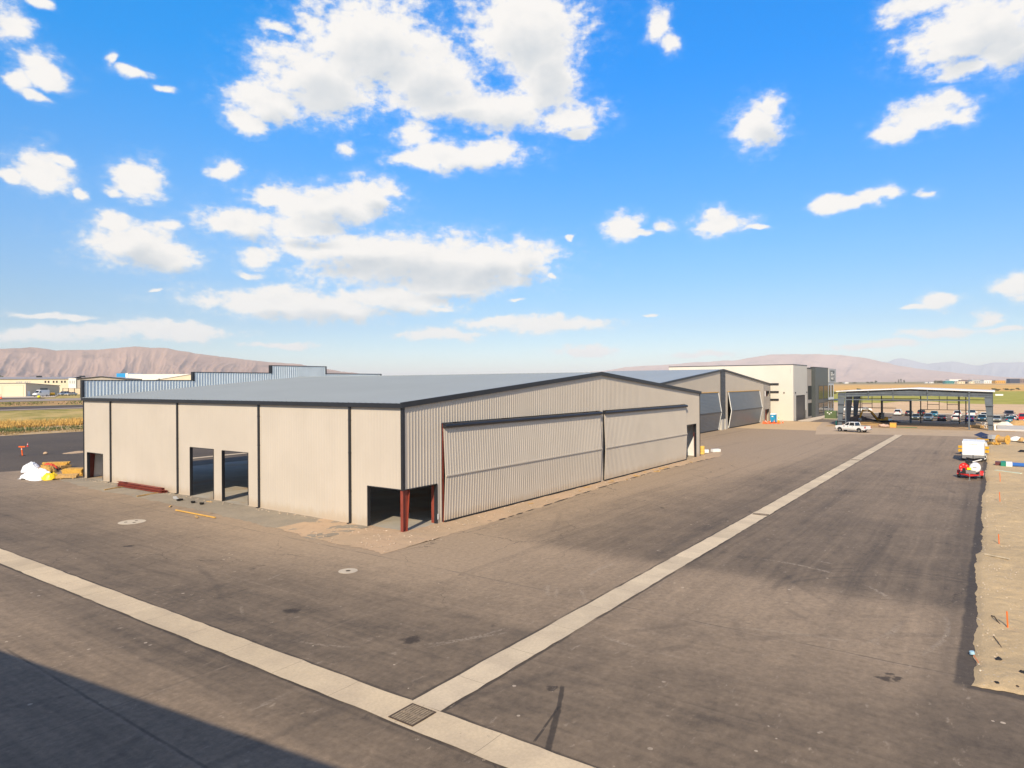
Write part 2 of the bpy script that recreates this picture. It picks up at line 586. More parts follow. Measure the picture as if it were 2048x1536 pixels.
def asphalt_material():
    mt, t, b = base_mat('yard_asphalt')
    p = t.pos()
    x, y, z = t.sep(p)[:3]
    wob = t.noise(p, 0.10, 3.0, 0.5, color=True)
    pw = t.vm('MULTIPLY_ADD', t.vm('SUBTRACT', wob, (0.5, 0.5, 0.5)), (0.9, 0.9, 0.0), p)
    big = t.noise(p, 0.045, 5.0, 0.6)
    med = t.noise(p, 0.35, 5.0, 0.62)
    fine = t.noise(p, 4.0, 6.0, 0.7)
    grain = t.noise(p, 38.0, 3.0, 0.7)
    sX = t.noise(t.scale(pw, (0.016, 0.75, 1.0)), 1.0, 6.0, 0.60)
    sX2 = t.noise(t.scale(pw, (0.05, 3.4, 1.0)), 1.0, 4.0, 0.6)
    sY = t.noise(t.scale(pw, (0.75, 0.022, 1.0)), 1.0, 6.0, 0.60)
    sY2 = t.noise(t.scale(pw, (3.0, 0.07, 1.0)), 1.0, 4.0, 0.6)
    rot = t.new('ShaderNodeVectorRotate', rotation_type='Z_AXIS')
    t.put(rot.inputs['Vector'], pw)
    rot.inputs['Angle'].default_value = R(-28)
    sD = t.noise(t.scale(rot.outputs[0], (0.9, 0.07, 1.0)), 1.0, 5.0, 0.62)
    sel = t.rng(x, -11.0, -1.0)
    st = t.mix(sel, t.mix(0.45, t.comb(sY, sY2, 0), t.comb(sD, sY2, 0)), t.comb(sX, sX2, 0))
    s1, s2, _ = t.sep(st)[:3]
    # how much pale dust lies on the tar
    far = t.rng(x, -5.0, 115.0, 0.0, 0.56)
    nearwall = t.m('MULTIPLY', t.rng(y, -15.5, -2.0), t.rng(x, -16.0, 3.0))
    nearwall = t.m('MULTIPLY', nearwall, t.rng(y, 30.0, 2.0))
    leftwall = t.m('MULTIPLY', t.rng(x, -15.5, -3.0), t.rng(x, 4.0, 1.0))
    laneedge = t.m('MULTIPLY', t.rng(y, -24.0, -28.5), t.rng(x, 45.0, 6.0, 0.0, 0.30))
    farside = t.m('MULTIPLY', t.rng(y, -15.5, -8.0), t.rng(x, 20.0, 62.0, 0.0, 0.42))
    lowleft = t.m('MULTIPLY', t.rng(x, -19.8, -21.6), 0.30)
    lowright = t.m('MULTIPLY', t.rng(x, -6.5, -9.5), t.m('MULTIPLY', t.rng(y, -19.0, -24.0), 0.22))
    dust = t.m('ADD', far, t.m('MULTIPLY', nearwall, 0.62))
    dust = t.m('ADD', dust, t.m('MULTIPLY', leftwall, 0.50))
    for q in (farside, lowleft):
        dust = t.m('ADD', dust, q)
    mid = t.noise(t.scale(p, (0.8, 1.3, 1.0)), 1.0, 6.0, 0.70)
    blot = t.noise(p, 0.13, 5.0, 0.62)
    mod = t.m('MULTIPLY', t.m('SUBTRACT', s1, 0.5), 1.05)
    for q, k_ in ((s2, 0.85), (med, 0.85), (mid, 1.15), (blot, 0.95), (big, 0.6)):
        mod = t.m('ADD', mod, t.m('MULTIPLY', t.m('SUBTRACT', q, 0.5), k_))
    # the open yard beyond the back wall is cleaner
    clean = t.rng(t.m('ADD', y, t.m('MULTIPLY', x, 0.31)), 62.3, 62.7, 1.0, 0.12)
    dustf = t.m('MULTIPLY', t.m('ADD', t.m('ADD', dust, 0.285), t.m('MULTIPLY', mod, 0.50)), clean, clamp=True)
    tar = t.mix(t.rng(big, 0.35, 0.65), (0.068, 0.056, 0.046), (0.094, 0.075, 0.058))
    col = t.mix(dustf, tar, (0.325, 0.247, 0.172))
    # dark rolled lanes and wheel tracks
    dk = t.m('MULTIPLY', t.rng(s1, 0.46, 0.30), 0.20)
    col = t.mix(dk, col, (0.060, 0.053, 0.050))
    ang = t.noise(p, 0.16, 2.0, 0.5)
    for (cx, cy, r, w, a) in ((2.4, -30.2, 6.1, 0.20, 0.30), (2.6, -30.1, 5.4, 0.16, 0.22), (-1.5, -33.0, 9.4, 0.22, 0.22),
                              (-24.0, -44.0, 26.0, 0.30, 0.28), (-24.0, -44.0, 28.1, 0.26, 0.22), (22.0, -52.0, 33.2, 0.25, 0.20),
                              (-40.0, 10.0, 28.0, 0.25, 0.22), (-9.0, 30.0, 41.0, 0.3, 0.14)):
        rg = ring(t, x, y, cx, cy, r, w, t.m('MULTIPLY', t.rng(ang, 0.44, 0.60), a))
        col = t.mix(rg, col, (0.045, 0.040, 0.038))
    # broken tread prints of pale mud
    treads = t.m('GREATER_THAN', t.noise(t.scale(p, (7.0, 7.0, 1.0)), 1.0, 2.0, 0.5), 0.47)
    for (cx, cy, r, w, a) in ((-0.5, -22.6, 7.2, 0.16, 0.55), (-0.5, -22.6, 8.9, 0.15, 0.5), (-20.0, -30.0, 16.0, 0.13, 0.35), (-9.0, -9.0, 7.6, 0.12, 0.35)):
        rg = ring(t, x, y, cx, cy, r, w, t.m('MULTIPLY', t.rng(t.noise(p, 0.21, 2.0, 0.5), 0.50, 0.60), a))
        col = t.mix(t.m('MULTIPLY', rg, treads), col, (0.36, 0.30, 0.235))
    # paving joints
    jw = t.m('MULTIPLY', t.m('SUBTRACT', med, 0.5), 0.25)
    for axis, pos_, lo, hi, a in ((x, -5.32, -18.0, -4.0, 0.5), (x, -23.45, -17.0, 40.0, 0.55), (y, -25.6, 0.0, 0.0, 0.0), (y, -10.2, 0.0, 0.0, 0.22), (x, -12.6, 0, 0, 0.16)):
        if a <= 0:
            continue
        k = t.rng(t.m('ABSOLUTE', t.m('ADD', t.m('SUBTRACT', axis, pos_), jw)), 0.07, 0.02)
        col = t.mix(t.m('MULTIPLY', k, t.m('MULTIPLY', t.rng(med, 0.35, 0.60), a)), col, (0.050, 0.044, 0.040))
        k2 = t.rng(t.m('ABSOLUTE', t.m('ADD', t.m('SUBTRACT', axis, pos_ - 0.12), jw)), 0.07, 0.02)
        col = t.mix(t.m('MULTIPLY', k2, a * 0.5), col, (0.26, 0.21, 0.165))
    # oily patches
    oil = t.rng(t.noise(t.vm('ADD', p, (31.0, 7.0, 0.0)), 0.42, 5.0, 0.6), 0.665, 0.76)
    col = t.mix(t.m('MULTIPLY', oil, 0.7), col, (0.030, 0.027, 0.027))
    for (cx, cy, r) in ((-7.04, -29.99, 0.30), (-6.82, -30.37, 0.22), (-6.54, -30.08, 0.22), (-14.16, -20.95, 0.28), (-12.58, 11.84, 0.45), (-14.36, -7.22, 0.45), (-13.8, -14.1, 0.5)):
        d = t.vm('DISTANCE', t.vm('MULTIPLY_ADD', t.vm('SUBTRACT', t.noise(p, 2.6, 3.0, 0.6, color=True), (0.5, 0.5, 0.5)), (0.7, 0.7, 0.0), p), (cx, cy, 0.0))
        col = t.mix(t.m('MULTIPLY', t.rng(d, r, r * 0.4), 0.75), col, (0.026, 0.022, 0.021))
    # a water trail running down to the gutter
    for (x0, y0, x1, y1, w) in ((-13.9, -21.2, -15.4, -21.95, 0.10), (-15.4, -21.95, -17.7, -23.0, 0.13), (-15.2, -21.85, -17.3, -22.35, 0.05)):
        dx, dy = x1 - x0, y1 - y0
        ln = math.hypot(dx, dy)
        ux, uy = dx / ln, dy / ln
        wx_ = t.m('ADD', t.m('SUBTRACT', x, x0), t.m('MULTIPLY', t.m('SUBTRACT', t.noise(p, 1.7, 2.0, 0.5), 0.5), 0.25))
        wy_ = t.m('SUBTRACT', y, y0)
        al = t.m('ADD', t.m('MULTIPLY', wx_, ux), t.m('MULTIPLY', wy_, uy))
        ac = t.m('ABSOLUTE', t.m('ADD', t.m('MULTIPLY', wx_, -uy), t.m('MULTIPLY', wy_, ux)))
        k = t.m('MULTIPLY', t.rng(ac, w, w * 0.5), t.m('MULTIPLY', t.rng(al, -0.1, 0.05), t.rng(al, ln + 0.1, ln - 0.05)))
        col = t.mix(t.m('MULTIPLY', k, 0.75), col, (0.030, 0.026, 0.024))
    # fresh tack coat along the unpaved edge
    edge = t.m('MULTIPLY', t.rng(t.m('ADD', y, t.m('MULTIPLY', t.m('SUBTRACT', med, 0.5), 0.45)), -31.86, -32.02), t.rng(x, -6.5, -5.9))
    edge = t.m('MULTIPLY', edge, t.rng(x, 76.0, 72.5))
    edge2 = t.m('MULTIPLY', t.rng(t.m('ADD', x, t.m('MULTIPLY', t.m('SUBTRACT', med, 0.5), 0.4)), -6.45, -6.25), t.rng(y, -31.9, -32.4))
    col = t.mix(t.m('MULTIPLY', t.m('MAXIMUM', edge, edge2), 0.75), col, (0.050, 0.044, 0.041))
    gl = t.m('ABSOLUTE', t.m('SUBTRACT', t.m('ABSOLUTE', t.m('ADD', t.m('ADD', y, t.m('MULTIPLY', t.m('SUBTRACT', mid, 0.5), 0.10)), 18.36)), 0.66))  # dark line beside each gutter: edge shadow painted into the asphalt colour
    gl2 = t.m('ABSOLUTE', t.m('SUBTRACT', t.m('ABSOLUTE', t.m('ADD', t.m('ADD', x, t.m('MULTIPLY', t.m('SUBTRACT', mid, 0.5), 0.10)), 18.215)), 0.70))
    col = t.mix(t.m('MULTIPLY', t.m('MAXIMUM', t.m('MULTIPLY', t.rng(gl, 0.13, 0.03), t.rng(x, -17.6, -17.4)), t.rng(gl2, 0.12, 0.03)), t.m('MULTIPLY', t.rng(med, 0.30, 0.55), 0.75)), col, (0.040, 0.034, 0.030))
    soft = t.m('MULTIPLY', t.rng(y, -30.4, -31.8), t.rng(x, 76.0, 70.0))
    col = t.mix(t.m('MULTIPLY', soft, 0.30), col, (0.060, 0.050, 0.042))
    # scuffs, crumbs of gravel and mud, and grain
    scuff = t.rng(t.noise(t.scale(p, (0.9, 2.4, 1.0)), 1.0, 7.0, 0.72), 0.595, 0.70)
    col = t.mix(t.m('MULTIPLY', scuff, 0.50), col, (0.36, 0.295, 0.23))
    ck = t.voro(p, 1.9, out='Distance')
    ckc = t.new('ShaderNodeTexVoronoi')
    t.put(ckc.inputs['Vector'], p)
    ckc.inputs['Scale'].default_value = 1.9
    cr = t.sep(ckc.outputs['Color'])[0]
    crumb = t.m('MULTIPLY', t.m('LESS_THAN', ck, t.m('MULTIPLY', t.m('SUBTRACT', cr, 0.55), 0.34)), t.rng(t.noise(p, 0.16, 4.0, 0.65), 0.44, 0.60))
    col = t.mix(t.m('MULTIPLY', crumb, 0.80), col, (0.50, 0.42, 0.33))
    flk = t.rng(t.noise(t.scale(p, (2.0, 3.2, 1.0)), 1.0, 5.0, 0.72), 0.635, 0.675)
    flk = t.m('MULTIPLY', flk, t.rng(t.noise(t.vm('ADD', p, (5.0, 9.0, 0.0)), 0.20, 4.0, 0.65), 0.42, 0.62))
    col = t.mix(t.m('MULTIPLY', flk, 0.62), col, (0.42, 0.345, 0.26))
    dkc = t.rng(t.noise(t.vm('ADD', p, (11.0, 3.0, 0.0)), 1.1, 6.0, 0.68), 0.62, 0.72)
    col = t.mix(t.m('MULTIPLY', dkc, 0.38), col, (0.050, 0.043, 0.038))
    # hairline cracks
    ce = t.new('ShaderNodeTexVoronoi', feature='DISTANCE_TO_EDGE')
    t.put(ce.inputs['Vector'], t.vm('MULTIPLY_ADD', t.noise(p, 0.7, 4.0, 0.6, color=True), (1.6, 1.6, 0.0), p))
    ce.inputs['Scale'].default_value = 0.17
    crk = t.m('MULTIPLY', t.rng(ce.outputs['Distance'], 0.007, 0.002), t.rng(t.noise(p, 0.07, 3.0, 0.6), 0.50, 0.62))
    col = t.mix(t.m('MULTIPLY', crk, 0.55), col, (0.030, 0.026, 0.024))
    g = t.m('ADD', t.m('MULTIPLY', t.m('SUBTRACT', grain, 0.5), 1.0), t.m('MULTIPLY', t.m('SUBTRACT', fine, 0.5), 1.0))
    col = t.mix(1.0, col, t.comb(t.m('ADD', g, 1.0), t.m('ADD', g, 1.0), t.m('ADD', g, 1.0)), 'MULTIPLY')
    t.put(b.inputs['Base Color'], col)
    t.put(b.inputs['Roughness'], 0.82)
    bump(t, b, t.m('ADD', grain, t.m('MULTIPLY', fine, 0.6)), 0.35, 0.012)
    return mt


def concrete_material(name, c0=(0.60, 0.50, 0.36), c1=(0.50, 0.415, 0.305), joints=None, mud=0.4):
    mt, t, b = base_mat(name)
    p = t.pos()
    x, y, z = t.sep(p)[:3]
    n = t.noise(p, 0.5, 6.0, 0.62)
    f = t.noise(p, 9.0, 5.0, 0.65)
    col = t.mix(t.rng(n, 0.35, 0.68), c0, c1)
    col = t.mix(t.m('MULTIPLY', t.rng(t.noise(t.scale(p, (0.55, 0.55, 1)), 1.0, 6.0, 0.7), 0.58, 0.78), mud), col, (0.20, 0.165, 0.135))
    if joints:
        for axis, step in joints:
            a = x if axis == 'x' else y
            k = t.m('ABSOLUTE', t.m('SUBTRACT', t.m('FRACT', t.m('DIVIDE', a, step)), 0.5))
            col = t.mix(t.m('MULTIPLY', t.rng(k, 0.5 - 0.012 / step * 1.3, 0.5), 0.75), col, (0.085, 0.07, 0.06))
            cell = t.new('ShaderNodeTexWhiteNoise', noise_dimensions='1D')
            t.put(cell.inputs['W'], t.m('FLOOR', t.m('ADD', t.m('DIVIDE', a, step), 0.5)))
            kk = t.m('MULTIPLY_ADD', cell.outputs['Value'], 0.16, 0.90)
            col = t.mix(1.0, col, t.comb(kk, kk, kk), 'MULTIPLY')
    # rubber scuffs
    sc = t.m('MULTIPLY', t.rng(t.noise(t.scale(p, (1.6, 1.6, 1)), 1.0, 8.0, 0.78), 0.60, 0.68), t.rng(t.noise(p, 0.30, 2.0, 0.5), 0.52, 0.66))
    col = t.mix(t.m('MULTIPLY', sc, 0.6), col, (0.10, 0.085, 0.072))
    k = t.m('MULTIPLY_ADD', t.m('SUBTRACT', f, 0.5), 0.45, 1.0)
    col = t.mix(1.0, col, t.comb(k, k, k), 'MULTIPLY')
    t.put(b.inputs['Base Color'], col)
    b.inputs['Roughness'].default_value = 0.8
    bump(t, b, f, 0.2, 0.01)
    return mt


def soil_material(name, c0, c1, stone=(0.50, 0.43, 0.34), amount=0.5, sc=1.0, grass=None):
    mt, t, b = base_mat(name)
    p = t.pos()
    n = t.noise(p, 0.16 * sc, 6.0, 0.62)
    m_ = t.noise(p, 1.3 * sc, 6.0, 0.68)
    f = t.noise(p, 14.0 * sc, 5.0, 0.75)
    col = t.mix(t.rng(n, 0.35, 0.66), c0, c1)
    col = t.mix(t.m('MULTIPLY', t.rng(m_, 0.52, 0.70), 0.55), col, tuple(v * 0.70 for v in c0))
    v = t.new('ShaderNodeTexVoronoi')
    t.put(v.inputs['Vector'], p)
    v.inputs['Scale'].default_value = 6.5 * sc
    cr = t.sep(v.outputs['Color'])[0]
    st = t.m('LESS_THAN', v.outputs['Distance'], t.m('MULTIPLY', t.m('SUBTRACT', cr, 0.45), 0.62))
    st = t.m('MULTIPLY', st, t.rng(t.noise(p, 0.35 * sc, 4.0, 0.6), 0.60 - 0.3 * amount, 0.72 - 0.2 * amount))
    col = t.mix(t.m('MULTIPLY', st, 0.85), col, t.mix(cr, tuple(q * 0.6 for q in stone), stone))
    k = t.m('MULTIPLY_ADD', t.m('SUBTRACT', f, 0.5), 0.9, 1.0)
    col = t.mix(1.0, col, t.comb(k, k, k), 'MULTIPLY')
    if grass:
        col = t.mix(t.rng(t.noise(p, 0.09, 6.0, 0.65), 0.52, 0.66), col, grass)
    t.put(b.inputs['Base Color'], col)
    b.inputs['Roughness'].default_value = 0.95
    bump(t, b, t.m('ADD', t.m('MULTIPLY', st, 0.6), t.m('ADD', f, m_)), 0.7, 0.05)
    return mt


def terrain_material():
    mt, t, b = base_mat('dry_valley_floor')
    p = t.pos()
    x, y, z = t.sep(p)[:3]
    n1 = t.noise(p, 0.012, 6.0, 0.6)
    n2 = t.noise(t.scale(p, (0.10, 0.10, 0.1)), 1.0, 7.0, 0.68)
    n3 = t.noise(t.scale(p, (0.6, 0.6, 0.6)), 1.0, 6.0, 0.7)
    xe = t.m('ADD', t.m('ADD', x, t.m('MULTIPLY', y, 0.12)), t.m('MULTIPLY', t.m('SUBTRACT', n1, 0.5), 90.0))
    dirt = t.mix(n2, (0.50, 0.36, 0.22), (0.56, 0.42, 0.27))
    green = t.mix(t.rng(n2, 0.30, 0.70), (0.26, 0.275, 0.055), (0.44, 0.39, 0.11))
    green = t.mix(t.m('MULTIPLY', t.rng(n3, 0.52, 0.72), 0.45), green, (0.40, 0.33, 0.14))
    gold = t.mix(t.rng(t.noise(t.scale(p, (0.004, 0.0012, 1)), 1.0, 5.0, 0.6), 0.35, 0.65), (0.68, 0.43, 0.135), (0.58, 0.35, 0.15))
    col = t.mix(t.rng(xe, 262.0, 292.0), dirt, green)
    col = t.mix(t.rng(xe, 690.0, 850.0), col, gold)
    col = t.mix(t.rng(xe, 1500.0, 2400.0), col, (0.48, 0.33, 0.16))
    col = t.mix(t.rng(xe, 2500.0, 3400.0), col, (0.22, 0.19, 0.10))
    # airfield grass on the left, rising towards the other hangars
    lg = t.mix(t.rng(n2, 0.36, 0.64), (0.24, 0.225, 0.065), (0.48, 0.36, 0.150))
    lg = t.mix(t.m('MULTIPLY', t.rng(n3, 0.48, 0.66), 0.5), lg, (0.44, 0.34, 0.20))
    near = t.mix(t.rng(n3, 0.40, 0.62), (0.42, 0.29, 0.135), (0.45, 0.345, 0.225))
    near = t.mix(t.rng(n2, 0.56, 0.66), near, (0.125, 0.145, 0.045))
    lg = t.mix(t.rng(y, 148.0, 160.0), near, lg)
    rusty = t.mix(t.rng(n2, 0.45, 0.60), (0.43, 0.27, 0.14), (0.19, 0.19, 0.05))
    lg = t.mix(t.m('MULTIPLY', t.rng(y, 219.0, 222.0), t.rng(y, 242.0, 238.0)), lg, rusty)
    col = t.mix(t.m('MULTIPLY', t.rng(y, 100.0, 124.0), t.rng(x, 420.0, 300.0)), col, lg)
    k = t.m('MULTIPLY_ADD', t.m('SUBTRACT', t.noise(p, 3.0, 5.0, 0.7), 0.5), 0.6, 1.0)
    col = t.mix(1.0, col, t.comb(k, k, k), 'MULTIPLY')
    t.put(b.inputs['Base Color'], col)
    b.inputs['Roughness'].default_value = 1.0
    b.inputs['Specular IOR Level'].default_value = 0.05
    return mt


def terr(X, Y):
    return 0.045 * np.clip(np.asarray(Y, float) - 132.0, 0, 136) * np.clip((700 - np.abs(np.asarray(X, float) - 60)) / 350, 0, 1) * np.clip((900 - np.asarray(Y, float)) / 300, 0, 1)


# the valley floor: one sheet out past the mountains
_k = np.sinh(np.linspace(-9.0, 9.0, 261)) / math.sinh(9.0) * 90000.0
_extra = np.concatenate([np.arange(-60, 420, 12.0) + 0.37])
_ax = np.unique(np.concatenate([_k, _extra]))
GX, GY = np.meshgrid(_ax, _ax, indexing='ij')
GZ = terr(GX, GY) - 0.06
tag(grid_mesh('ground', GX, GY, GZ, terrain_material()), kind='structure')

M['asphalt'] = asphalt_material()
sheet = MB()
xs = np.linspace(-110, 118, 20)
sheet.quad((-110, -130, 0), (118, -130, 0), (118, 134, 0), (-110, 134, 0))
tag(sheet.build('asphalt_yard', M['asphalt']), kind='structure')

# shallow concrete gutters (valley pans) with a slight V
M['gutter'] = concrete_material('gutter_concrete', joints=(('x', 3.05),), mud=0.5)
M['gutter2'] = concrete_material('cross_gutter_concrete', (0.58, 0.475, 0.33), (0.49, 0.40, 0.285), joints=(('y', 3.05),), mud=0.5)


def gutter(name, a0, a1, c0, c1, axis, n):
    mb = MB()
    aa = np.linspace(a0, a1, n)
    g = random.Random(4)
    j0 = [g.uniform(-.03, .03) for _ in aa]
    j1 = [g.uniform(-.03, .03) for _ in aa]
    for i in range(n - 1):
        for (ca, za, ja), (cb, zb, jb) in (((c0, 0.012, j0), ((c0 + c1) / 2, 0.004, None)), (((c0 + c1) / 2, 0.004, None), (c1, 0.012, j1))):
            P = []
            for (k, c, zz, jj) in ((i, ca, za, ja), (i, cb, zb, jb), (i + 1, cb, zb, jb), (i + 1, ca, za, ja)):
                cc = c + (jj[k] if jj else 0)
                P.append((aa[k], cc, zz) if axis == 'x' else (cc, aa[k], zz))
            if axis == 'x':
                P = P[::-1]
            mb.quad(*P)
    return tag(mb.build(name, M['gutter2' if axis == 'y' else 'gutter']), kind='structure')


gutter('drive_gutter', -17.55, 113.6, -17.75, -18.97, 'x', 220)
gutter('cross_gutter', -75.0, 60.0, -17.551, -18.88, 'y', 220)
gutter('rear_gutter', 6.0, 80.0, 58.9, 57.7, 'x', 120)

# unpaved strip around the hangar: gravel on the left, tan soil round the corner
M['gravel'] = soil_material('crushed_gravel', (0.27, 0.235, 0.185), (0.32, 0.275, 0.21), (0.42, 0.37, 0.30), 0.9, 2.2)
M['tansoil'] = soil_material('tan_fill_soil', (0.50, 0.355, 0.235), (0.43, 0.32, 0.215), (0.52, 0.42, 0.32), 0.45, 1.6)
M['dirt'] = soil_material('graded_dirt', (0.53, 0.40, 0.235), (0.46, 0.35, 0.21), (0.55, 0.47, 0.36), 0.75, 1.2)


def strip_sheet(name, s0, s1, n, inner, outer, P, mats, z_in=0.04, z_out=0.004, seed=0, rough=0.05, nw=26, pick=None):
    """A strip of loose ground between two edges, ragged on its outer side."""
    S = np.linspace(s0, s1, n)
    T = np.linspace(0, 1, nw)
    SS, TT = np.meshgrid(S, T, indexing='ij')
    edge = (fbm(S * 0.9 + seed, S * 0 + seed, 5, 0.6) - 0.5) * 0.9
    D = inner(SS) + TT * (outer(SS) + edge[:, None] - inner(SS))
    bumps = (fbm(SS * 0.8 + seed * 3, D * 0.8, 5, 0.6) - 0.45) * rough * 2
    Z = z_in + (z_out - z_in) * TT ** 2.0 + np.maximum(bumps, -0.03) * np.minimum(1, (1 - TT) * 6)
    X, Y = P(SS, D)
    o = grid_mesh(name, X, Y, Z, mats)
    return tag(o, kind='structure')


def lerp(pts):
    a = np.array(pts, float)
    return lambda s: np.interp(s, a[:, 0], a[:, 1])


left_out = lerp([(-3.3, 4.75), (1.9, 4.7), (5.0, 4.45), (10.5, 4.05), (20, 3.3), (33, 3.1), (41, 3.1), (51, 2.2), (56, 1.2)])
strip_sheet('gravel_strip', 3.2, 56.0, 340, lambda s: s * 0 + 0.06, left_out, lambda s, d: (-d, s), M['gravel'], seed=2, rough=0.045)
strip_sheet('soil_corner', -3.15, 8.6, 130, lambda s: s * 0 - 0.3, left_out, lambda s, d: (-d, s), M['tansoil'], z_in=0.045, z_out=0.014, seed=5, rough=0.05)
right_out = lerp([(0.3, 3.15), (3, 2.98), (7, 2.9), (15, 2.45), (25, 1.75), (38, 1.3), (57, 2.2), (59, 2.4), (64, 1.0)])
strip_sheet('soil_strip', 0.25, 64.0, 330, lambda s: s * 0 - 0.10, right_out, lambda s, d: (s, -d), M['tansoil'], z_in=0.036, seed=9, rough=0.04)

# broken dark strip drawn as the shaded asphalt edge beside the soil strip
tar = MB()  # mesh of the dark strip that stands for edge shade
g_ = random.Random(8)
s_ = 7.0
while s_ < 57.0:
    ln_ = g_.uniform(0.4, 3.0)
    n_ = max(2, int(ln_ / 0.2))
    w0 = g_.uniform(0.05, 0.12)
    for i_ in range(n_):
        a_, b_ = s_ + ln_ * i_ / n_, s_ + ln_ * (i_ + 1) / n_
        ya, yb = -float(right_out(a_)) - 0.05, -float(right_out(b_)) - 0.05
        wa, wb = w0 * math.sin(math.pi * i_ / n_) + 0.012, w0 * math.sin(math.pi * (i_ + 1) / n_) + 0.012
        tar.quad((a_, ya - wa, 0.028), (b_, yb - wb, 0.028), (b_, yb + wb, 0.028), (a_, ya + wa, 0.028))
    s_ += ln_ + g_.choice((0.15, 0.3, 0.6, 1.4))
tag(tar.build('edge_shade', mat('edge_shade', (0.045, 0.038, 0.034), 0.8)), kind='structure')

# graded dirt lot right of the drive
S = np.concatenate([np.linspace(-6.0, 75, 900), np.linspace(75.5, 117, 60)])
T = np.concatenate([np.linspace(0, 3, 40), np.linspace(3.3, 60, 80)])
SS, TT = np.meshgrid(S, T, indexing='ij')
e = 32.3 + (fbm(S * 0.16, S * 0 + 3, 3, 0.5) - 0.5) * 0.55 + (fbm(S * 1.3, S * 0 + 8, 4, 0.6) - 0.5) * 0.22
XX = SS + np.where(TT < 3, (fbm(TT * 0.9 + 40, SS * 0.05, 5, 0.6) - 0.5) * 0.5, 0) * (SS < -5.5)
YY = -(e[:, None] + TT)
ZZ = 0.075 * np.clip(TT / 0.25, 0, 1) * np.clip((SS + 6.05) / 0.25, 0.0, 1) * np.clip((117 - SS) / 30, 0.12, 1) + (fbm(SS * 0.45, TT * 0.45, 6, 0.66) - 0.45) * 0.26 * np.clip(TT / 0.8, 0, 1) * np.clip((SS + 6.0) / 0.8, 0, 1) + 0.006
tag(grid_mesh('dirt_lot', XX, YY, ZZ, M['dirt']), kind='structure')

# dusty concrete apron in front of the steel frame and the soil under it
M['apron'] = concrete_material('dusty_apron', (0.47, 0.36, 0.25), (0.40, 0.31, 0.22), mud=0.5)
s = MB()
s.add([(106.5, -5.0, 0.008), (111, -10.2, 0.008), (114.4, -22, 0.008), (115.6, -30, 0.008), (112.5, -40, 0.008), (110, -75, 0.008), (150, -75, 0.008), (150, 2.0, 0.008), (128, -1.0, 0.008)], [tuple(range(9))[::-1]])
for f_ in [s]:
    pass
apr = s.build('concrete_apron', M['apron'])
apr.data.flip_normals()
tag(apr, kind='structure')

M['lotasphalt'] = soil_material('parking_asphalt', (0.165, 0.138, 0.115), (0.205, 0.170, 0.138), (0.25, 0.21, 0.17), 0.1, 0.4)
M['walk'] = concrete_material('sidewalk_concrete', (0.60, 0.52, 0.42), (0.54, 0.46, 0.37), mud=0.2)
tag(MB().box(151.5, -90, -0.2, 235, 30, 0.012).build('parking_lot', M['lotasphalt']), kind='structure')
M['shedsoil'] = soil_material('footing_soil', (0.44, 0.30, 0.17), (0.38, 0.27, 0.165), (0.5, 0.4, 0.3), 0.4, 0.9)
tag(MB().box(133.5, -36.5, -0.2, 163.8, -1.5, 0.016).build('footing_ground', M['shedsoil']), kind='structure')
kerb = MB()
kerb.box(164.0, -75, 0, 165.0, -2.0, 0.15)
kerb.box(212.0, -90, 0, 213.6, 20, 0.17)
kerb.box(151.8, 5.2, 0, 205, 8.2, 0.14)
kerb.box(186.0, 0.5, 0, 187.2, 5.19, 0.14)
tag(kerb.build('sidewalk', M['walk']), kind='structure')

# soil bank behind the car park
bx = np.linspace(214, 330, 80)
by = np.linspace(-110, 40, 110)
BX, BY = np.meshgrid(bx, by, indexing='ij')
prof = np.clip((BX - 216) / 45, 0, 1) * np.clip((330 - BX) / 60, 0, 1)
BZ = prof * (0.55 + 1.3 * np.exp(-((BY + 14) / 14) ** 2) + 0.9 * np.exp(-((BY + 2) / 9) ** 2)) * (0.35 + 1.1 * fbm(BX * 0.05, BY * 0.05, 5, 0.6)) - 0.03
BZ *= np.clip((BY + 110) / 25, 0, 1) * np.clip((40 - BY) / 15, 0, 1)
tag(grid_mesh('soil_bank', BX, BY, BZ - 0.04, soil_material('bank_soil', (0.62, 0.44, 0.27), (0.56, 0.40, 0.245), (0.5, 0.4, 0.3), 0.3, 0.35)), kind='structure')

# airfield pavements draped on the slope to the left
M['runway'] = soil_material('runway_asphalt', (0.080, 0.066, 0.062), (0.098, 0.080, 0.074), (0.14, 0.12, 0.11), 0.1, 0.3)
M['pavement'] = soil_material('pale_taxiway', (0.33, 0.275, 0.235), (0.29, 0.24, 0.205), (0.4, 0.35, 0.3), 0.2, 0.3)
M['darkramp'] = soil_material('ramp_asphalt', (0.135, 0.110, 0.105), (0.165, 0.135, 0.125), (0.2, 0.17, 0.15), 0.1, 0.3)


def slope_sheet(name, pts, m, lift):
    xs = [q[0] for q in pts]
    mb = MB()
    lo = pts[:len(pts) // 2]
    hi = pts[len(pts) // 2:][::-1]
    n = 40
    for i in range(n):
        a, b_ = i / n, (i + 1) / n
        def at_(side, k):
            (xa, ya), (xb, yb) = side
            x_, y_ = xa + (xb - xa) * k, ya + (yb - ya) * k
            return (x_, y_, float(terr(x_, y_)) + lift)
        P = [(at_(lo, a), at_(hi, a)), (at_(lo, b_), at_(hi, b_))]
        st = 6
        for j in range(st):
            q = lambda pr, k: (pr[0][0] + (pr[1][0] - pr[0][0]) * k, pr[0][1] + (pr[1][1] - pr[0][1]) * k, 0)
            c = [q(P[0], j / st), q(P[1], j / st), q(P[1], (j + 1) / st), q(P[0], (j + 1) / st)]
            mb.quad(*[(x_, y_, float(terr(x_, y_)) + lift) for x_, y_, _ in c])
    return tag(mb.build(name, m), kind='structure')


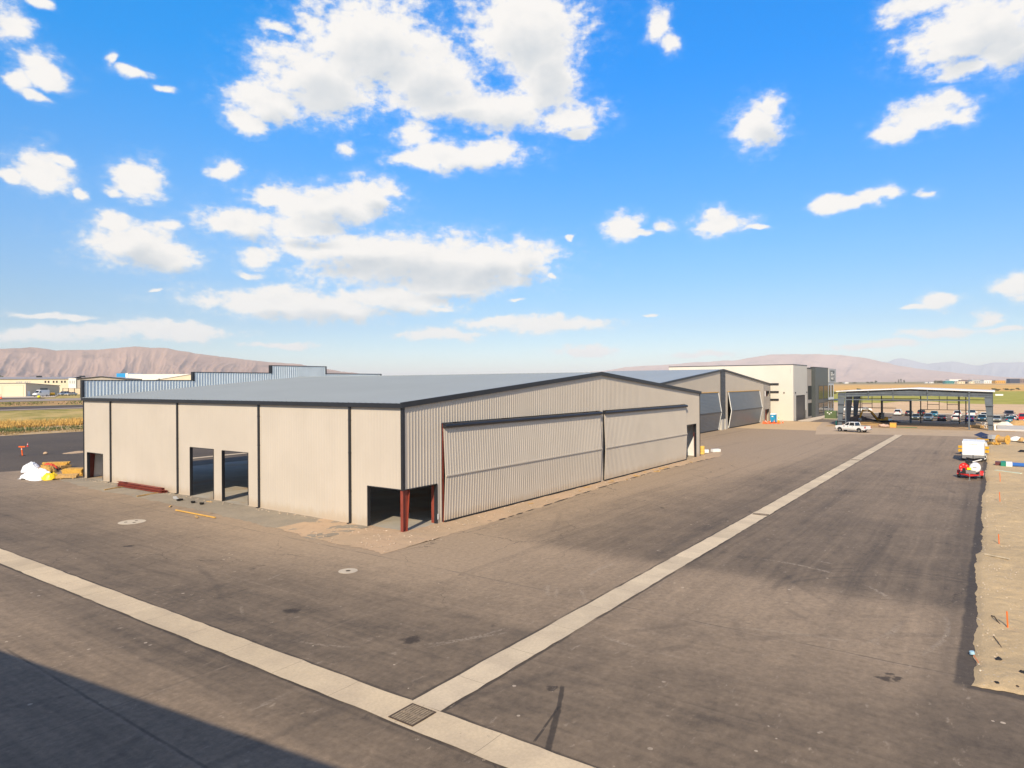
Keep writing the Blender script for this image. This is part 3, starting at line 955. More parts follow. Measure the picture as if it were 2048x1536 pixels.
slope_sheet('runway', [(-60, 205.0), (300, 207.0), (300, 218.0), (-60, 216.5)], M['runway'], 0.05)
slope_sheet('runway_shoulder', [(-60, 200.5), (300, 202.5), (300, 206.9), (-60, 204.9)], M['pavement'], 0.035)
slope_sheet('taxiway', [(-60, 241.0), (300, 240.0), (300, 255.5), (-60, 252.5)], M['pavement'], 0.05)
slope_sheet('hangar_ramp', [(-60, 252.6), (71, 256.5), (68, 287.0), (-60, 279.0)], M['darkramp'], 0.05)
slope_sheet('ramp_concrete', [(-60, 279.1), (76, 262.0), (88, 290.0), (-60, 292.0)], M['walk'], 0.07)


# ------------------------------------------------------------------ mountains
def mountain_material(name, c0, c1, dark):
    mt, t, b = base_mat(name)
    p = t.pos()
    n = t.noise(p, 0.0011, 7.0, 0.6)
    col = t.mix(t.rng(n, 0.35, 0.65), c0, c1)
    n2 = t.noise(t.vm('ADD', p, (900.0, 300.0, 0.0)), 0.0035, 6.0, 0.65)
    col = t.mix(t.m('MULTIPLY', t.rng(n2, 0.54, 0.68), 0.6), col, dark)
    t.put(b.inputs['Base Color'], col)
    b.inputs['Roughness'].default_value = 1.0
    b.inputs['Specular IOR Level'].default_value = 0.0
    return mt


def mountains(name, sil, dist, depth, material, spur, seed, amp=0.55, n=520, k=70, step=None):
    a = np.array(sil, float)
    order = np.argsort(a[:, 0])
    a = a[order]
    A = np.linspace(a[0, 0], a[-1, 0], n)
    crest = np.interp(A, a[:, 0], a[:, 1])
    crest = crest + (fbm(A * 60 + seed, A * 0 + 2, 5, 0.55) - 0.5) * 0.0022
    T = np.concatenate([np.linspace(0, 1, k), 1 + np.linspace(0.03, 0.5, 14)])
    AA, TT = np.meshgrid(A, T, indexing='ij')
    CR = np.repeat(crest[:, None], len(T), 1)
    wob = (fbm(AA * spur * 0.5 + seed, TT * 1.5, 4, 0.5) - 0.5) * 0.45
    U = AA * spur + wob + 0.45 * TT
    rg = ridged(U + seed, TT * 0.55 + 3, 5, 0.52)
    rg2 = ridged(U * 2.7 + 11 + seed, TT * 1.3, 4, 0.55)
    t1 = np.clip(TT, 0, 1)
    fr = t1 ** 1.15
    rg = np.clip((rg - 0.30) / 0.66, 0, 1) ** 1.25
    h = fr * (1 - amp * (1 - t1 ** 2.6) * (1 - rg) * 0.92) + 0.10 * (rg2 - 0.55) * np.sin(np.pi * t1)
    back = np.clip((TT - 1) / 0.5, 0, 1)
    h = np.maximum(h, 0) * (1 - back)
    rad = dist - depth * (1 - TT)
    X = CAM.x + np.cos(AA) * rad
    Y = CAM.y + np.sin(AA) * rad
    Z = h * (CR * dist + CAM.z) - 4
    return tag(grid_mesh(name, X, Y, Z, material), kind='structure')


LEFT_S = [(1.62, 0.034), (1.47, 0.038), (1.3769, 0.03725), (1.3234, 0.04147), (1.2693, 0.04467), (1.2405, 0.04723), (1.2155, 0.04419), (1.1683, 0.04649), (1.1296, 0.05117), (1.0892, 0.04871), (1.0533, 0.0426), (1.0286, 0.03883), (0.9646, 0.03175), (0.9246, 0.0291), (0.8698, 0.01917), (0.8135, 0.0118), (0.7412, 0.00415), (0.70, 0.001)]
RIGHT_S = [(0.76, 0.001), (0.7119, 0.00399), (0.638, 0.00728), (0.564, 0.01201), (0.4868, 0.01735), (0.4542, 0.02219), (0.4255, 0.02481), (0.3901, 0.02658), (0.3483, 0.0289), (0.3009, 0.03101), (0.2809, 0.03418), (0.2548, 0.03784), (0.2166, 0.0377), (0.1676, 0.03589), (0.1439, 0.03202), (0.1208, 0.02627), (0.0982, 0.02001), (0.0709, 0.01508), (0.0444, 0.01092), (-0.006, 0.00539), (-0.0346, 0.00272), (-0.0966, 0.00102)]
FAR_S = [(0.30, 0.010), (0.2811, 0.01321), (0.2167, 0.0193), (0.1797, 0.02545), (0.1439, 0.03004), (0.1265, 0.02835), (0.1123, 0.0248), (0.1038, 0.02914), (0.0954, 0.02958), (0.0817, 0.02543), (0.0681, 0.02198), (0.0548, 0.02358), (0.0391, 0.02447), (0.0238, 0.02044), (0.0137, 0.0184), (0.0013, 0.02117), (-0.0133, 0.02144), (-0.029, 0.02167), (-0.062, 0.02202), (-0.1174, 0.01619), (-0.3, 0.014), (-0.6, 0.02)]
mm = mountain_material('bare_brown_hills', (0.36, 0.245, 0.195), (0.29, 0.19, 0.155), (0.16, 0.115, 0.10))
mountains('mountain_left', LEFT_S, 9000.0, 1900.0, mm, 20.0, 3.3, 0.95, 900, 110)
mountains('mountain_right', RIGHT_S, 15000.0, 4200.0, mountain_material('pale_brown_hills', (0.50, 0.36, 0.31), (0.42, 0.30, 0.26), (0.27, 0.21, 0.20)), 20.0, 8.1, amp=0.8)


def snow_material():
    mt, t, b = base_mat('snow_streaked_range')
    p = t.pos()
    z = t.sep(p)[2]
    n = t.noise(p, 0.0016, 6.0, 0.65)
    snow = t.m('MULTIPLY', t.rng(t.m('ADD', z, t.m('MULTIPLY', t.m('SUBTRACT', n, 0.5), 340.0)), 525.0, 570.0), t.rng(n, 0.42, 0.55))
    t.put(b.inputs['Base Color'], t.mix(snow, (0.34, 0.38, 0.46), (0.95, 0.95, 0.97)))
    b.inputs['Roughness'].default_value = 1.0
    return mt


mountains('mountain_far', FAR_S, 20000.0, 3500.0, snow_material(), 60.0, 5.7, amp=0.4)

# ------------------------------------------------------------------ the air of the valley
hz = bpy.data.materials.new('valley_air')
hz.use_nodes = True
ht = hz.node_tree
ht.nodes.clear()
pv = ht.nodes.new('ShaderNodeVolumePrincipled')
pv.inputs['Color'].default_value = (0.93, 0.95, 1.0, 1)
pv.inputs['Density'].default_value = 5.5e-5
pv.inputs['Anisotropy'].default_value = -0.15
ho = ht.nodes.new('ShaderNodeOutputMaterial')
ht.links.new(pv.outputs[0], ho.inputs['Volume'])
hazeb = MB().box(-12000, -30000, -5.5, 32000, 32000, 630.0).build('haze', hz)
hazeb.display_type = 'WIRE'
tag(hazeb, kind='stuff')


# ------------------------------------------------------------------ the near hangar
HW, HL, HE, HR = 57.48, 49.30, 8.91, 11.30


def roof_z(x):
    return HE + (HR - HE) * (1 - abs(x - HW / 2) / (HW / 2))


hangar = empty('hangar', (0, 0, 0), 0, 'large tan corrugated steel hangar with grey gable roof, two folding doors and cut-away corner', 'hangar', None)
W_OPEN = [(0.0, 3.55, -1.0, 2.96), (18.11, 22.07, -1.0, 4.52), (23.34, 27.3, -1.0, 4.55), (44.7, 48.5, -1.0, 2.92)]
G_OPEN = [(0.0, 3.47, -1.0, 2.96), (4.02, 28.45, -1.0, 7.36), (29.16, 52.15, -1.0, 7.36), (52.35, 56.05, -1.0, 4.60)]
B_OPEN = [(4.02, 28.3, -1.0, 7.3), (29.2, 53.4, -1.0, 7.3)]

# skins (outside sheet) ----------------------------------------------------
mb = MB()
ribbed(mb, 0, HL, lambda u: 0.06, lambda u: HE - 0.05, lambda u, d, z: (-d, HL - u, z), 0.305, 0.009,
       [(HL - b, HL - a, c, d) for a, b, c, d in W_OPEN], rw=(0.045, 0.045))
mb.build('side_wall', M['tan'], hangar)
mb = MB()
ribbed(mb, 0, HW, lambda u: 0.06, lambda u: roof_z(u) - 0.05, lambda u, d, z: (u, -d, z), 0.305, 0.030, G_OPEN, rw=(0.028, 0.05))
mb.build('gable_wall', M['tan'], hangar)
mb = MB()
ribbed(mb, 0, HL, lambda u: 0.06, lambda u: HE - 0.05, lambda u, d, z: (HW + d, u, z), 0.305, 0.03)
mb.build('side_wall', M['tan'], hangar)
mb = MB()
ribbed(mb, 0, HW, lambda u: 0.06, lambda u: roof_z(HW - u) - 0.05, lambda u, d, z: (HW - u, HL + d, z), 0.305, 0.03,
       [(HW - b, HW - a, c, d) for a, b, c, d in B_OPEN])
mb.build('gable_wall', M['tan'], hangar)

# insulated inner faces -----------------------------------------------------
mb = MB()
flatp = dict(pitch=6.0, depth=0.0)
ribbed(mb, 0.25, HL - 0.25, lambda u: 0.06, lambda u: HE - 0.2, lambda u, d, z: (0.22, u, z), openings=W_OPEN, **flatp)
ribbed(mb, 0.25, HW - 0.25, lambda u: 0.06, lambda u: roof_z(u) - 0.25, lambda u, d, z: (HW - u if False else u, 0.22, z), openings=G_OPEN, **flatp)
ribbed(mb, 0.25, HL - 0.25, lambda u: 0.06, lambda u: HE - 0.2, lambda u, d, z: (HW - 0.22, u, z), **flatp)
ribbed(mb, 0.25, HW - 0.25, lambda u: 0.06, lambda u: roof_z(u) - 0.25, lambda u, d, z: (u, HL - 0.22, z), openings=B_OPEN, **flatp)
for sgn in (0, 1):
    xa, xb = (0.2, HW / 2) if sgn == 0 else (HW / 2, HW - 0.2)
    mb.quad((xa, 0.2, roof_z(xa) - 0.28), (xb, 0.2, roof_z(xb) - 0.28), (xb, HL - 0.2, roof_z(xb) - 0.28), (xa, HL - 0.2, roof_z(xa) - 0.28))
mb.build('wall_liner', M['liner'], hangar)

# roof with standing ribs ------------------------------------------------------
mb = MB()
y = -0.12
prof = []
while y < HL + 0.05:
    prof += [(y, 0.0), (y + 0.50, 0.0), (y + 0.53, 0.045), (y + 0.58, 0.045)]
    y += 0.61
prof.append((HL + 0.05, 0.0))
for (ya, da), (yb, db) in zip(prof[:-1], prof[1:]):
    for xa, xb in ((-0.18, HW / 2), (HW / 2, HW + 0.18)):
        za, zb = roof_z(xa), roof_z(xb)
        mb.quad((xa, ya, za + da), (xb, ya, zb + da), (xb, yb, zb + db), (xa, yb, za + db))
mb.box(HW / 2 - 0.28, -0.12, HR + 0.002, HW / 2 + 0.28, HL, HR + 0.055)
roof = mb.build('roof', M['roof'], hangar)

# dark trim ---------------------------------------------------------------
mb = MB()
mb.box(-0.26, -0.16, HE - 0.33, -0.065, HL + 0.06, HE - 0.02)
mb.build('eave_gutter', M['dark'], hangar)
mb = MB()
mb.box(HW + 0.065, -0.16, HE - 0.33, HW + 0.26, HL + 0.06, HE - 0.02)
mb.build('eave_gutter', M['dark'], hangar)
mb = MB()
for xa, xb in ((-0.27, HW / 2), (HW / 2, HW + 0.27)):
    za, zb = roof_z(xa), roof_z(xb)
    v = [(xa, -0.19, za - 0.30), (xb, -0.19, zb - 0.30), (xb, -0.19, zb + 0.075), (xa, -0.19, za + 0.075),
         (xa, -0.045, za - 0.30), (xb, -0.045, zb - 0.30), (xb, -0.045, zb + 0.075), (xa, -0.045, za + 0.075)]
    mb.add(v, [(0, 1, 2, 3), (7, 6, 5, 4), (3, 2, 6, 7), (4, 5, 1, 0), (0, 3, 7, 4), (1, 5, 6, 2)])
mb.build('rake_trim', M['dark'], hangar)
for cx, cy, z0 in ((0, 0, 2.9), (0, HL, 0.0), (HW, 0, 0.0), (HW, HL, 0.0)):
    mb = MB()
    sx = -1 if cx == 0 else 1
    sy = -1 if cy == 0 else 1
    mb.box(cx + sx * 0.055, cy + sy * 0.058, z0, cx - sx * 0.15, cy + sy * 0.020, HE - 0.3)
    mb.box(cx + sx * 0.057, cy + sy * 0.020, z0, cx + sx * 0.018, cy - sy * 0.15, HE - 0.3)
    mb.build('corner_trim', M['dark'], hangar)
for yy in (42.78, 29.35, 16.51, 5.32):
    mb = MB()
    mb.box(-0.15, yy - 0.085, 0.0, -0.022, yy + 0.085, HE - 0.30)
    mb.box(-0.34, yy - 0.075, 0.0, -0.15, yy + 0.075, 0.12)
    for zz in (2.4, 5.2, 7.6):
        mb.box(-0.158, yy - 0.11, zz, -0.021, yy + 0.11, zz + 0.05)
    mb.build('downspout', M['dark'], hangar)
# base flashing along the bottom of the sheets
for a, b_ in ((3.55, 18.11), (22.07, 23.34), (27.3, 44.7), (48.5, HL)):
    MB().box(-0.045, a, 0.0, 0.03, b_, 0.09).build('base_flashing', M['tan'], hangar)
for a, b_ in ((3.47, 4.02), (28.45, 29.16), (52.15, 52.35), (56.05, HW)):
    MB().box(a, -0.045, 0.0, b_, 0.03, 0.09).build('base_flashing', M['tan'], hangar)
# jamb trims at the openings
def jamb_x(y0, y1, h, col=0):
    mb = MB()
    mb.box(-0.035, y0 - 0.06, 0, 0.24, y0, h, col)
    mb.box(-0.035, y1, 0, 0.24, y1 + 0.06, h, col)
    mb.box(-0.033, y0, h, 0.24, y1, h + 0.05, col)
    mb.build('opening_trim', M['dark'], hangar)


for a, b_, c, d in W_OPEN[1:]:
    jamb_x(a + 0.06, b_ - 0.06, d - 0.05)
mb = MB()
mb.box(-0.036, 3.49, 0, 0.24, 3.55, 2.90)
mb.box(-0.034, 0.02, 2.90, 0.24, 3.55, 2.96)
mb.box(0.02, -0.056, 2.902, 3.47, 0.24, 2.958)
mb.box(3.41, -0.058, 0, 3.47, 0.24, 2.90)
mb.build('opening_trim', M['dark'], hangar)
mb = MB()
mb.box(52.35, -0.058, 0, 52.41, 0.24, 4.54)
mb.box(55.99, -0.058, 0, 56.05, 0.24, 4.54)
mb.box(52.35, -0.056, 4.541, 56.05, 0.24, 4.60)
mb.build('opening_trim', M['dark'], hangar)

# red primed frames -------------------------------------------------------------
def frame_column(x0, y0, sgn, ztop, d0=0.45, d1=0.85):
    """Tapered I column: outer flange upright at x0, inner flange leaning away along +sgn*x."""
    mb = MB()
    t_, w_ = 0.022, 0.26
    a0, a1 = x0, x0 + sgn * t_
    mb.box(min(a0, a1), y0 - w_ / 2, 0.03, max(a0, a1), y0 + w_ / 2, ztop)
    b0, b1 = x0 + sgn * d0, x0 + sgn * d1
    v = [(b0, y0 - w_ / 2, 0.03), (b0, y0 + w_ / 2, 0.03), (b1, y0 + w_ / 2, ztop), (b1, y0 - w_ / 2, ztop)]
    v += [(p[0] + sgn * t_, p[1], p[2]) for p in v]
    mb.add(v, [(0, 1, 2, 3), (7, 6, 5, 4), (0, 4, 5, 1), (1, 5, 6, 2), (2, 6, 7, 3), (3, 7, 4, 0)])
    v = [(a1, y0 - 0.008, 0.03), (b0, y0 - 0.008, 0.03), (b1, y0 - 0.008, ztop), (a1, y0 - 0.008, ztop)]
    v += [(p[0], y0 + 0.008, p[2]) for p in v]
    mb.add(v, [(0, 1, 2, 3), (7, 6, 5, 4)])
    mb.box(min(a0, b0) - 0.03, y0 - 0.17, 0.03, max(a0, b0) + 0.05, y0 + 0.17, 0.055)
    return mb


for yy in (0.16, 17.4, 33.0, 43.6):
    if yy > 1:
        frame_column(0.30, yy, 1, HE - 0.9, 0.45, 1.25).build('steel_column', M['red'], hangar)
        frame_column(HW - 0.30, yy, -1, HE - 0.9, 0.45, 1.25).build('steel_column', M['red'], hangar)
frame_column(0.03, 0.16, 1, 2.96, 0.42, 0.66).build('steel_column', M['red'], hangar)
frame_column(HW - 0.35, 0.42, -1, HE - 0.4, 0.35, 0.7).build('steel_column', M['red'], hangar)
frame_column(0.30, 48.95, 1, HE - 0.4, 0.45, 1.0).build('steel_column', M['red'], hangar)
for xx in (3.62, 28.8, 52.2):
    MB().box(xx - 0.11, 0.245, 0.03, xx + 0.11, 0.60, roof_z(xx) - 0.35).build('steel_post', M['red'], hangar)
MB().box(3.475, 0.02, 0.03, 3.60, 0.24, 2.895).build('opening_post', M['red'], hangar)
MB().box(0.035, 3.56, 0.03, 0.215, 3.70, 2.895).build('opening_post', M['red'], hangar)
MB().box(3.44, -0.062, 0.34, 3.56, -0.059, 0.75).build('paper_notice', M['white'], hangar)
for yy in (17.4, 33.0, 43.6):
    mb = MB()
    for xa, xb in ((0.35, HW / 2), (HW / 2, HW - 0.35)):
        za, zb = roof_z(xa), roof_z(xb)
        for dz0, dz1, w_ in ((-0.36, -0.33, 0.24), (-1.06, -1.03, 0.24), (-1.03, -0.36, 0.016)):
            v = [(xa, yy - w_ / 2, za + dz0), (xb, yy - w_ / 2, zb + dz0), (xb, yy - w_ / 2, zb + dz1), (xa, yy - w_ / 2, za + dz1)]
            v += [(p[0], yy + w_ / 2, p[2]) for p in v]
            mb.add(v, [(0, 1, 2, 3), (7, 6, 5, 4), (3, 2, 6, 7), (4, 5, 1, 0), (0, 3, 7, 4), (1, 5, 6, 2)])
    mb.build('rafter', M['red'], hangar)
MB().box(0.0, 0.0, -0.3, HW, HL, 0.03).build('floor_slab', M['slab'], hangar)


# folding hangar doors ----------------------------------------------------------
def fold_door(x0, x1, zt, zf, out0, outf, parent, m, name='folding_door', horizontal=False, off=-0.12, pitch=0.305, depth=0.028, edge=None, header=True):
    """Two-leaf folding door hung in front of the wall plane; the fold stands proud of the wall."""
    root = bpy.data.objects.new(name, None)
    COL.objects.link(root)
    root.parent = parent
    zb = 0.16
    for (za, zc, da, dc, nm) in ((zf, zt, outf, out0, 'upper_leaf'), (zb, zf, out0, outf, 'lower_leaf')):
        mb = MB()
        L = math.hypot(zc - za, dc - da)
        ny, nz_ = -(zc - za) / L, (dc - da) / L * -1.0
        # leaf coordinates: u along x, w up the leaf

        def Pt(u, d, w, za=za, zc=zc, da=da, dc=dc, L=L):
            k = w / L
            yy = off - (da + (dc - da) * k)
            zz = za + (zc - za) * k
            ty, tz = (-(dc - da)) / L, (zc - za) / L
            # outward normal (towards -y)
            return (u, yy - tz * d, zz + ty * d)

        if horizontal:
            prof = []
            w = 0.0
            while w < L - 0.02:
                prof += [(w, 0.0), (w + pitch * 0.55, 0.0), (w + pitch * 0.65, depth), (w + pitch * 0.9, depth)]
                w += pitch
            prof = [q for q in prof if q[0] < L] + [(L, 0.0)]
            for (wa, d0), (wb, d1) in zip(prof[:-1], prof[1:]):
                mb.quad(Pt(x0, d0, wa), Pt(x1, d0, wa), Pt(x1, d1, wb), Pt(x0, d1, wb))
        else:
            ribbed(mb, x0, x1, lambda u: 0.0, lambda u: L, Pt, pitch, depth, rw=(0.028, 0.05))
        # back and edges
        mb.quad(Pt(x1, -0.07, 0), Pt(x0, -0.07, 0), Pt(x0, -0.07, L), Pt(x1, -0.07, L))
        for xe in (x0, x1):
            mb.quad(Pt(xe, -0.07, 0), Pt(xe, 0.0, 0), Pt(xe, 0.0, L), Pt(xe, -0.07, L))
        mb.quad(Pt(x0, -0.07, L), Pt(x0, 0, L), Pt(x1, 0, L), Pt(x1, -0.07, L))
        mb.quad(Pt(x0, -0.07, 0), Pt(x1, -0.07, 0), Pt(x1, 0, 0), Pt(x0, 0, 0))
        mb.build(nm, m, root)
        if edge is not None:  # white strips draw the sunlit edges of the door leaves
            for xe in (x0, x1):
                MB().beam(Vector(Pt(xe, 0.03, 0)), Vector(Pt(xe, 0.03, L)), 0.10, 0.12).build('lit_edge', edge, root)
    yf = off - outf - 0.05
    mb = MB()
    mb.box(x0, yf - 0.03, zf - 0.045, x1, yf + 0.05, zf + 0.045)
    mb.build('fold_hinge', m if not horizontal else M['dark'], root)
    mb = MB()
    mb.box(x0, off - out0 - 0.05, 0.035, x1, off - out0 + 0.06, 0.165)
    mb.build('bottom_seal', M['rubber'], root)
    if header:
        mb = MB()
        mb.cyl((x0 - 0.08, off - 0.13, zt + 0.02), (x1 + 0.05, off - 0.13, zt + 0.02), 0.17, n=14)
        mb.box(x0 - 0.05, off - 0.10, zt + 0.06, x1 + 0.03, -0.04, zt + 0.2)
        mb.build('lift_tube', M['dark'], root)
    return root


fold_door(4.12, 28.33, 7.10, 3.46, 0.03, 0.19, hangar, M['tan'])
fold_door(29.26, 52.02, 7.10, 3.46, 0.03, 0.18, hangar, M['tan'])
for xx in (4.08, 28.40, 29.19, 52.10):
    MB().box(xx - 0.04, -0.08, 0.03, xx + 0.04, -0.045, 7.3).build('door_guide', M['dark'] if xx != 4.08 else M['red'], hangar)

# stepped parapet over the far gable ----------------------------------------------
STEPS = [(0.0, 12.74, 10.80), (12.74, 24.02, 11.83), (24.02, 33.46, 12.88), (33.46, 44.74, 11.83), (44.74, HW, 10.80)]
for k, (xa, xb, zt) in enumerate(STEPS):
    mb = MB()
    ribbed(mb, xa, xb, lambda u: roof_z(u) + 0.01, lambda u: zt, lambda u, d, z: (u, HL + 0.07 - d, z), 0.36, 0.075, rw=(0.012, 0.07))
    ribbed(mb, xa, xb, lambda u: roof_z(u) - 0.10, lambda u: zt, lambda u, d, z: (xa + xb - u, HL + 0.42 + d, z), 0.305, 0.035, m=1)
    pr = mb.build('parapet', [M['galv'], M['tan']], hangar)
    mb = MB()
    mb.box(xa - 0.02, HL + 0.0, zt + 0.002, xb + 0.02, HL + 0.50, zt + 0.09)
    zlo = {0: HE, 1: 10.80, 2: 11.83}
    if k <= 2:
        mb.box(xa - 0.14, HL - 0.02, max(zlo[k], roof_z(xa)) - 0.05, xa + 0.10, HL + 0.48, zt + 0.092)
    if k >= 2:
        mb.box(xb - 0.10, HL - 0.02, max(zlo[4 - k], roof_z(xb)) - 0.05, xb + 0.14, HL + 0.48, zt + 0.092)
    mb.build('parapet_cap', M['dark'], pr)


# ------------------------------------------------------------------ the hangar whose gable shades the near corner of the yard
def simple_hangar(name, label, x0, y0, x1, y1, eave, ridge, ridge_axis, doors):
    root = empty(name, (0, 0, 0), 0, label, 'hangar')
    ym = (y0 + y1) / 2
    gz = lambda yy: eave + (ridge - eave) * (1 - abs(yy - ym) / ((y1 - y0) / 2))
    mb = MB()
    ribbed(mb, 0, y1 - y0, lambda u: 0.02, lambda u: gz(y1 - u) - 0.05, lambda u, d, z: (x0 - d, y1 - u, z), 0.305, 0.03)
    mb.build('gable_wall', M['tan'], root)
    mb = MB()
    ribbed(mb, 0, y1 - y0, lambda u: 0.02, lambda u: gz(y0 + u) - 0.05, lambda u, d, z: (x1 + d, y0 + u, z), 0.305, 0.03)
    mb.build('gable_wall', M['tan'], root)
    mb = MB()
    ribbed(mb, 0, x1 - x0, lambda u: 0.02, lambda u: eave - 0.05, lambda u, d, z: (x0 + u, y0 - d, z), 0.305, 0.03)
    mb.build('side_wall', M['tan'], root)
    mb = MB()
    ribbed(mb, 0, x1 - x0, lambda u: 0.02, lambda u: eave - 0.05, lambda u, d, z: (x1 - u, y1 + d, z), 0.305, 0.03)
    mb.build('side_wall', M['tan'], root)
    mb = MB()
    for ya, yb in ((y0 - 0.2, ym), (ym, y1 + 0.2)):
        za, zb = gz(ya), gz(yb)
        v = [(x0 - 0.1, ya, za), (x1 + 0.1, ya, za), (x1 + 0.1, yb, zb), (x0 - 0.1, yb, zb)]
        v += [(p[0], p[1], p[2] + 0.08) for p in v]
        mb.add(v, [(3, 2, 1, 0), (4, 5, 6, 7), (0, 1, 5, 4), (1, 2, 6, 5), (2, 3, 7, 6), (3, 0, 4, 7)])
    mb.build('roof', M['roof'], root)
    return root


simple_hangar('hangar', 'tan steel hangar behind the viewpoint whose gable throws the big shadow on the asphalt',
              -95.0, -64.0, -35.6, 4.0, 8.05, 11.30, 'x', None)


# ------------------------------------------------------------------ the second hangar, set back beside the drive
M['tan2'] = mat('tan_wall_panel', (0.47, 0.42, 0.35), 0.45, var=0.03, vscale=0.3, streak=0.06)
M['grey2'] = mat('grey_wall_panel', (0.30, 0.28, 0.26), 0.5, var=0.04, vscale=0.4)
M['slate'] = mat('slate_ribbed_steel', (0.155, 0.168, 0.180), 0.38, 0.2, var=0.05, vscale=0.5)
M['pier'] = mat('pale_pier_concrete', (0.50, 0.47, 0.42), 0.8, var=0.1, vscale=1.0)
h2 = empty('hangar', (112.0, 14.65, 0), 0, 'tan gabled hangar with slate grey folding doors ajar and a charcoal centre pilaster', 'hangar', None)
E2, R2, HW2, D2 = 9.75, 13.0, 37.5, 27.0
z2 = lambda u: E2 + (R2 - E2) * (1 - abs(u) / HW2)
op2 = [(-27.7, -3.15, -1, 8.05), (3.15, 27.75, -1, 8.05)]
mb = MB()
ribbed(mb, -HW2, 31.45, lambda u: 0.02, lambda u: z2(u) - 0.05, lambda u, d, z: (u, -d, z), 0.305, 0.014, op2 + [(-1.65, 1.45, -1, 14)])
mb.build('gable_wall', M['tan2'], h2)
mb = MB()
op3 = [(32.55, 36.6, 6.5, 7.9), (32.5, 36.5, -1, 3.2)]
ribbed(mb, 31.45, HW2, lambda u: 0.02, lambda u: z2(u) - 0.05, lambda u, d, z: (u, -0.05 - d, z), 0.4, 0.012, op3)
mb.quad((31.45, -0.05, 0.02), (31.45, 0.0, 0.02), (31.45, 0.0, z2(31.45) - .05), (31.45, -0.05, z2(31.45) - .05))
mb.build('end_bay_wall', M['grey2'], h2)
mb = MB()
w = 2.25
while w < z2(0) - 0.4:
    mb.quad((-1.65, -0.06, w), (1.45, -0.06, w), (1.45, -0.06, w + 0.17), (-1.65, -0.06, w + 0.17))
    mb.quad((-1.65, -0.06, w + 0.17), (1.45, -0.06, w + 0.17), (1.45, -0.11, w + 0.21), (-1.65, -0.11, w + 0.21))
    mb.quad((-1.65, -0.11, w + 0.21), (1.45, -0.11, w + 0.21), (1.45, -0.11, w + 0.27), (-1.65, -0.11, w + 0.27))
    mb.quad((-1.65, -0.11, w + 0.27), (1.45, -0.11, w + 0.27), (1.45, -0.06, w + 0.31), (-1.65, -0.06, w + 0.31))
    w += 0.31
mb.build('pilaster', mat('charcoal_ribbed_steel', (0.075, 0.082, 0.09), 0.45, 0.2, var=0.05), h2)
for xa, xb in ((-2.3, -1.05), (0.25, 1.4)):
    MB().box(xa, -0.45, 0, xb, -0.005 if False else 0.1, 2.2).build('pier', M['pier'], h2)
MB().box(-1.04, -0.2, 0, 0.24, 0.1, 2.24).build('pier_infill', M['slate'], h2)
mb = MB()
for ya, yb in ((0, D2),):
    ribbed(mb, 0, D2, lambda u: 0.02, lambda u: E2 - 0.05, lambda u, d, z: (HW2 + d, u, z), 0.305, 0.02)
    mb.build('side_wall', M['tan2'], h2)
    mb = MB()
    ribbed(mb, 0, D2, lambda u: 0.02, lambda u: E2 - 0.05, lambda u, d, z: (-HW2 - d, D2 - u, z), 0.305, 0.02)
mb.build('side_wall', M['tan2'], h2)
mb = MB()
ribbed(mb, -HW2, HW2, lambda u: 0.02, lambda u: z2(u) - 0.05, lambda u, d, z: (-u, D2 + d, z), 0.305, 0.02)
mb.build('gable_wall', M['tan2'], h2)
mb = MB()
yy = -0.15
prof = []
while yy < D2 + 0.1:
    prof += [(yy, 0.0), (yy + 0.50, 0.0), (yy + 0.53, 0.045), (yy + 0.58, 0.045)]
    yy += 0.61
for (ya, da), (yb, db) in zip(prof[:-1], prof[1:]):
    for xa, xb in ((-HW2 - 0.2, 0), (0, HW2 + 0.2)):
        za, zb = z2(xa), z2(xb)
        mb.quad((xa, ya, za + da), (xb, ya, zb + da), (xb, yb, zb + db), (xa, yb, za + db))
mb.build('roof', M['roof'], h2)
mb = MB()
for xa, xb in ((-HW2 - 0.25, 0), (0, HW2 + 0.25)):
    za, zb = z2(xa), z2(xb)
    v = [(xa, -0.24, za - 0.28), (xb, -0.24, zb - 0.28), (xb, -0.24, zb + 0.08), (xa, -0.24, za + 0.08)]
    v += [(p[0], -0.02, p[2]) for p in v]
    mb.add(v, [(0, 1, 2, 3), (7, 6, 5, 4), (3, 2, 6, 7), (4, 5, 1, 0), (0, 3, 7, 4), (1, 5, 6, 2)])
mb.build('rake_trim', M['dark'], h2)
MB().box(HW2 + 0.03, -0.1, 0, HW2 + 0.14, 0.12, E2 - 0.2).build('corner_trim', M['dark'], h2)
fold_door(-27.6, -3.35, 8.0, 3.88, 0.03, 0.70, h2, M['slate'], horizontal=True, pitch=0.28, depth=0.04, edge=M['white'], header=False, off=-0.06)
fold_door(3.35, 27.55, 8.0, 3.88, 0.03, 0.70, h2, M['slate'], horizontal=True, pitch=0.28, depth=0.04, edge=M['white'], header=False, off=-0.06)
for xa, xb in ((-27.7, -3.15), (3.15, 27.75)):
    MB().box(xa, -0.22, 8.02, xb, -0.02, 8.16).build('door_head_trim', M['osb'], h2)
MB().box(32.55, -0.09, 6.52, 33.35, -0.03, 7.88).build('window_sheathing', M['white'], h2)
MB().box(34.6, 0.5, 0.03, 36.3, 1.2, 3.1).build('door_frame_stack', M['red'], h2)
MB().box(35.2, 0.5, 6.3, 36.3, 1.0, 7.9).build('steel_post', M['red'], h2)
MB().box(32.35, -0.12, 0, 32.5, 0.1, 3.25).build('door_jamb', M['slate'], h2)
MB().box(3.5, 2.0, 0.03, 4.0, 2.4, 7.5).build('steel_post', M['osb'], h2)
MB().box(-HW2, 0.02, -0.2, HW2, D2, 0.03).build('floor_slab', M['slab'], h2)

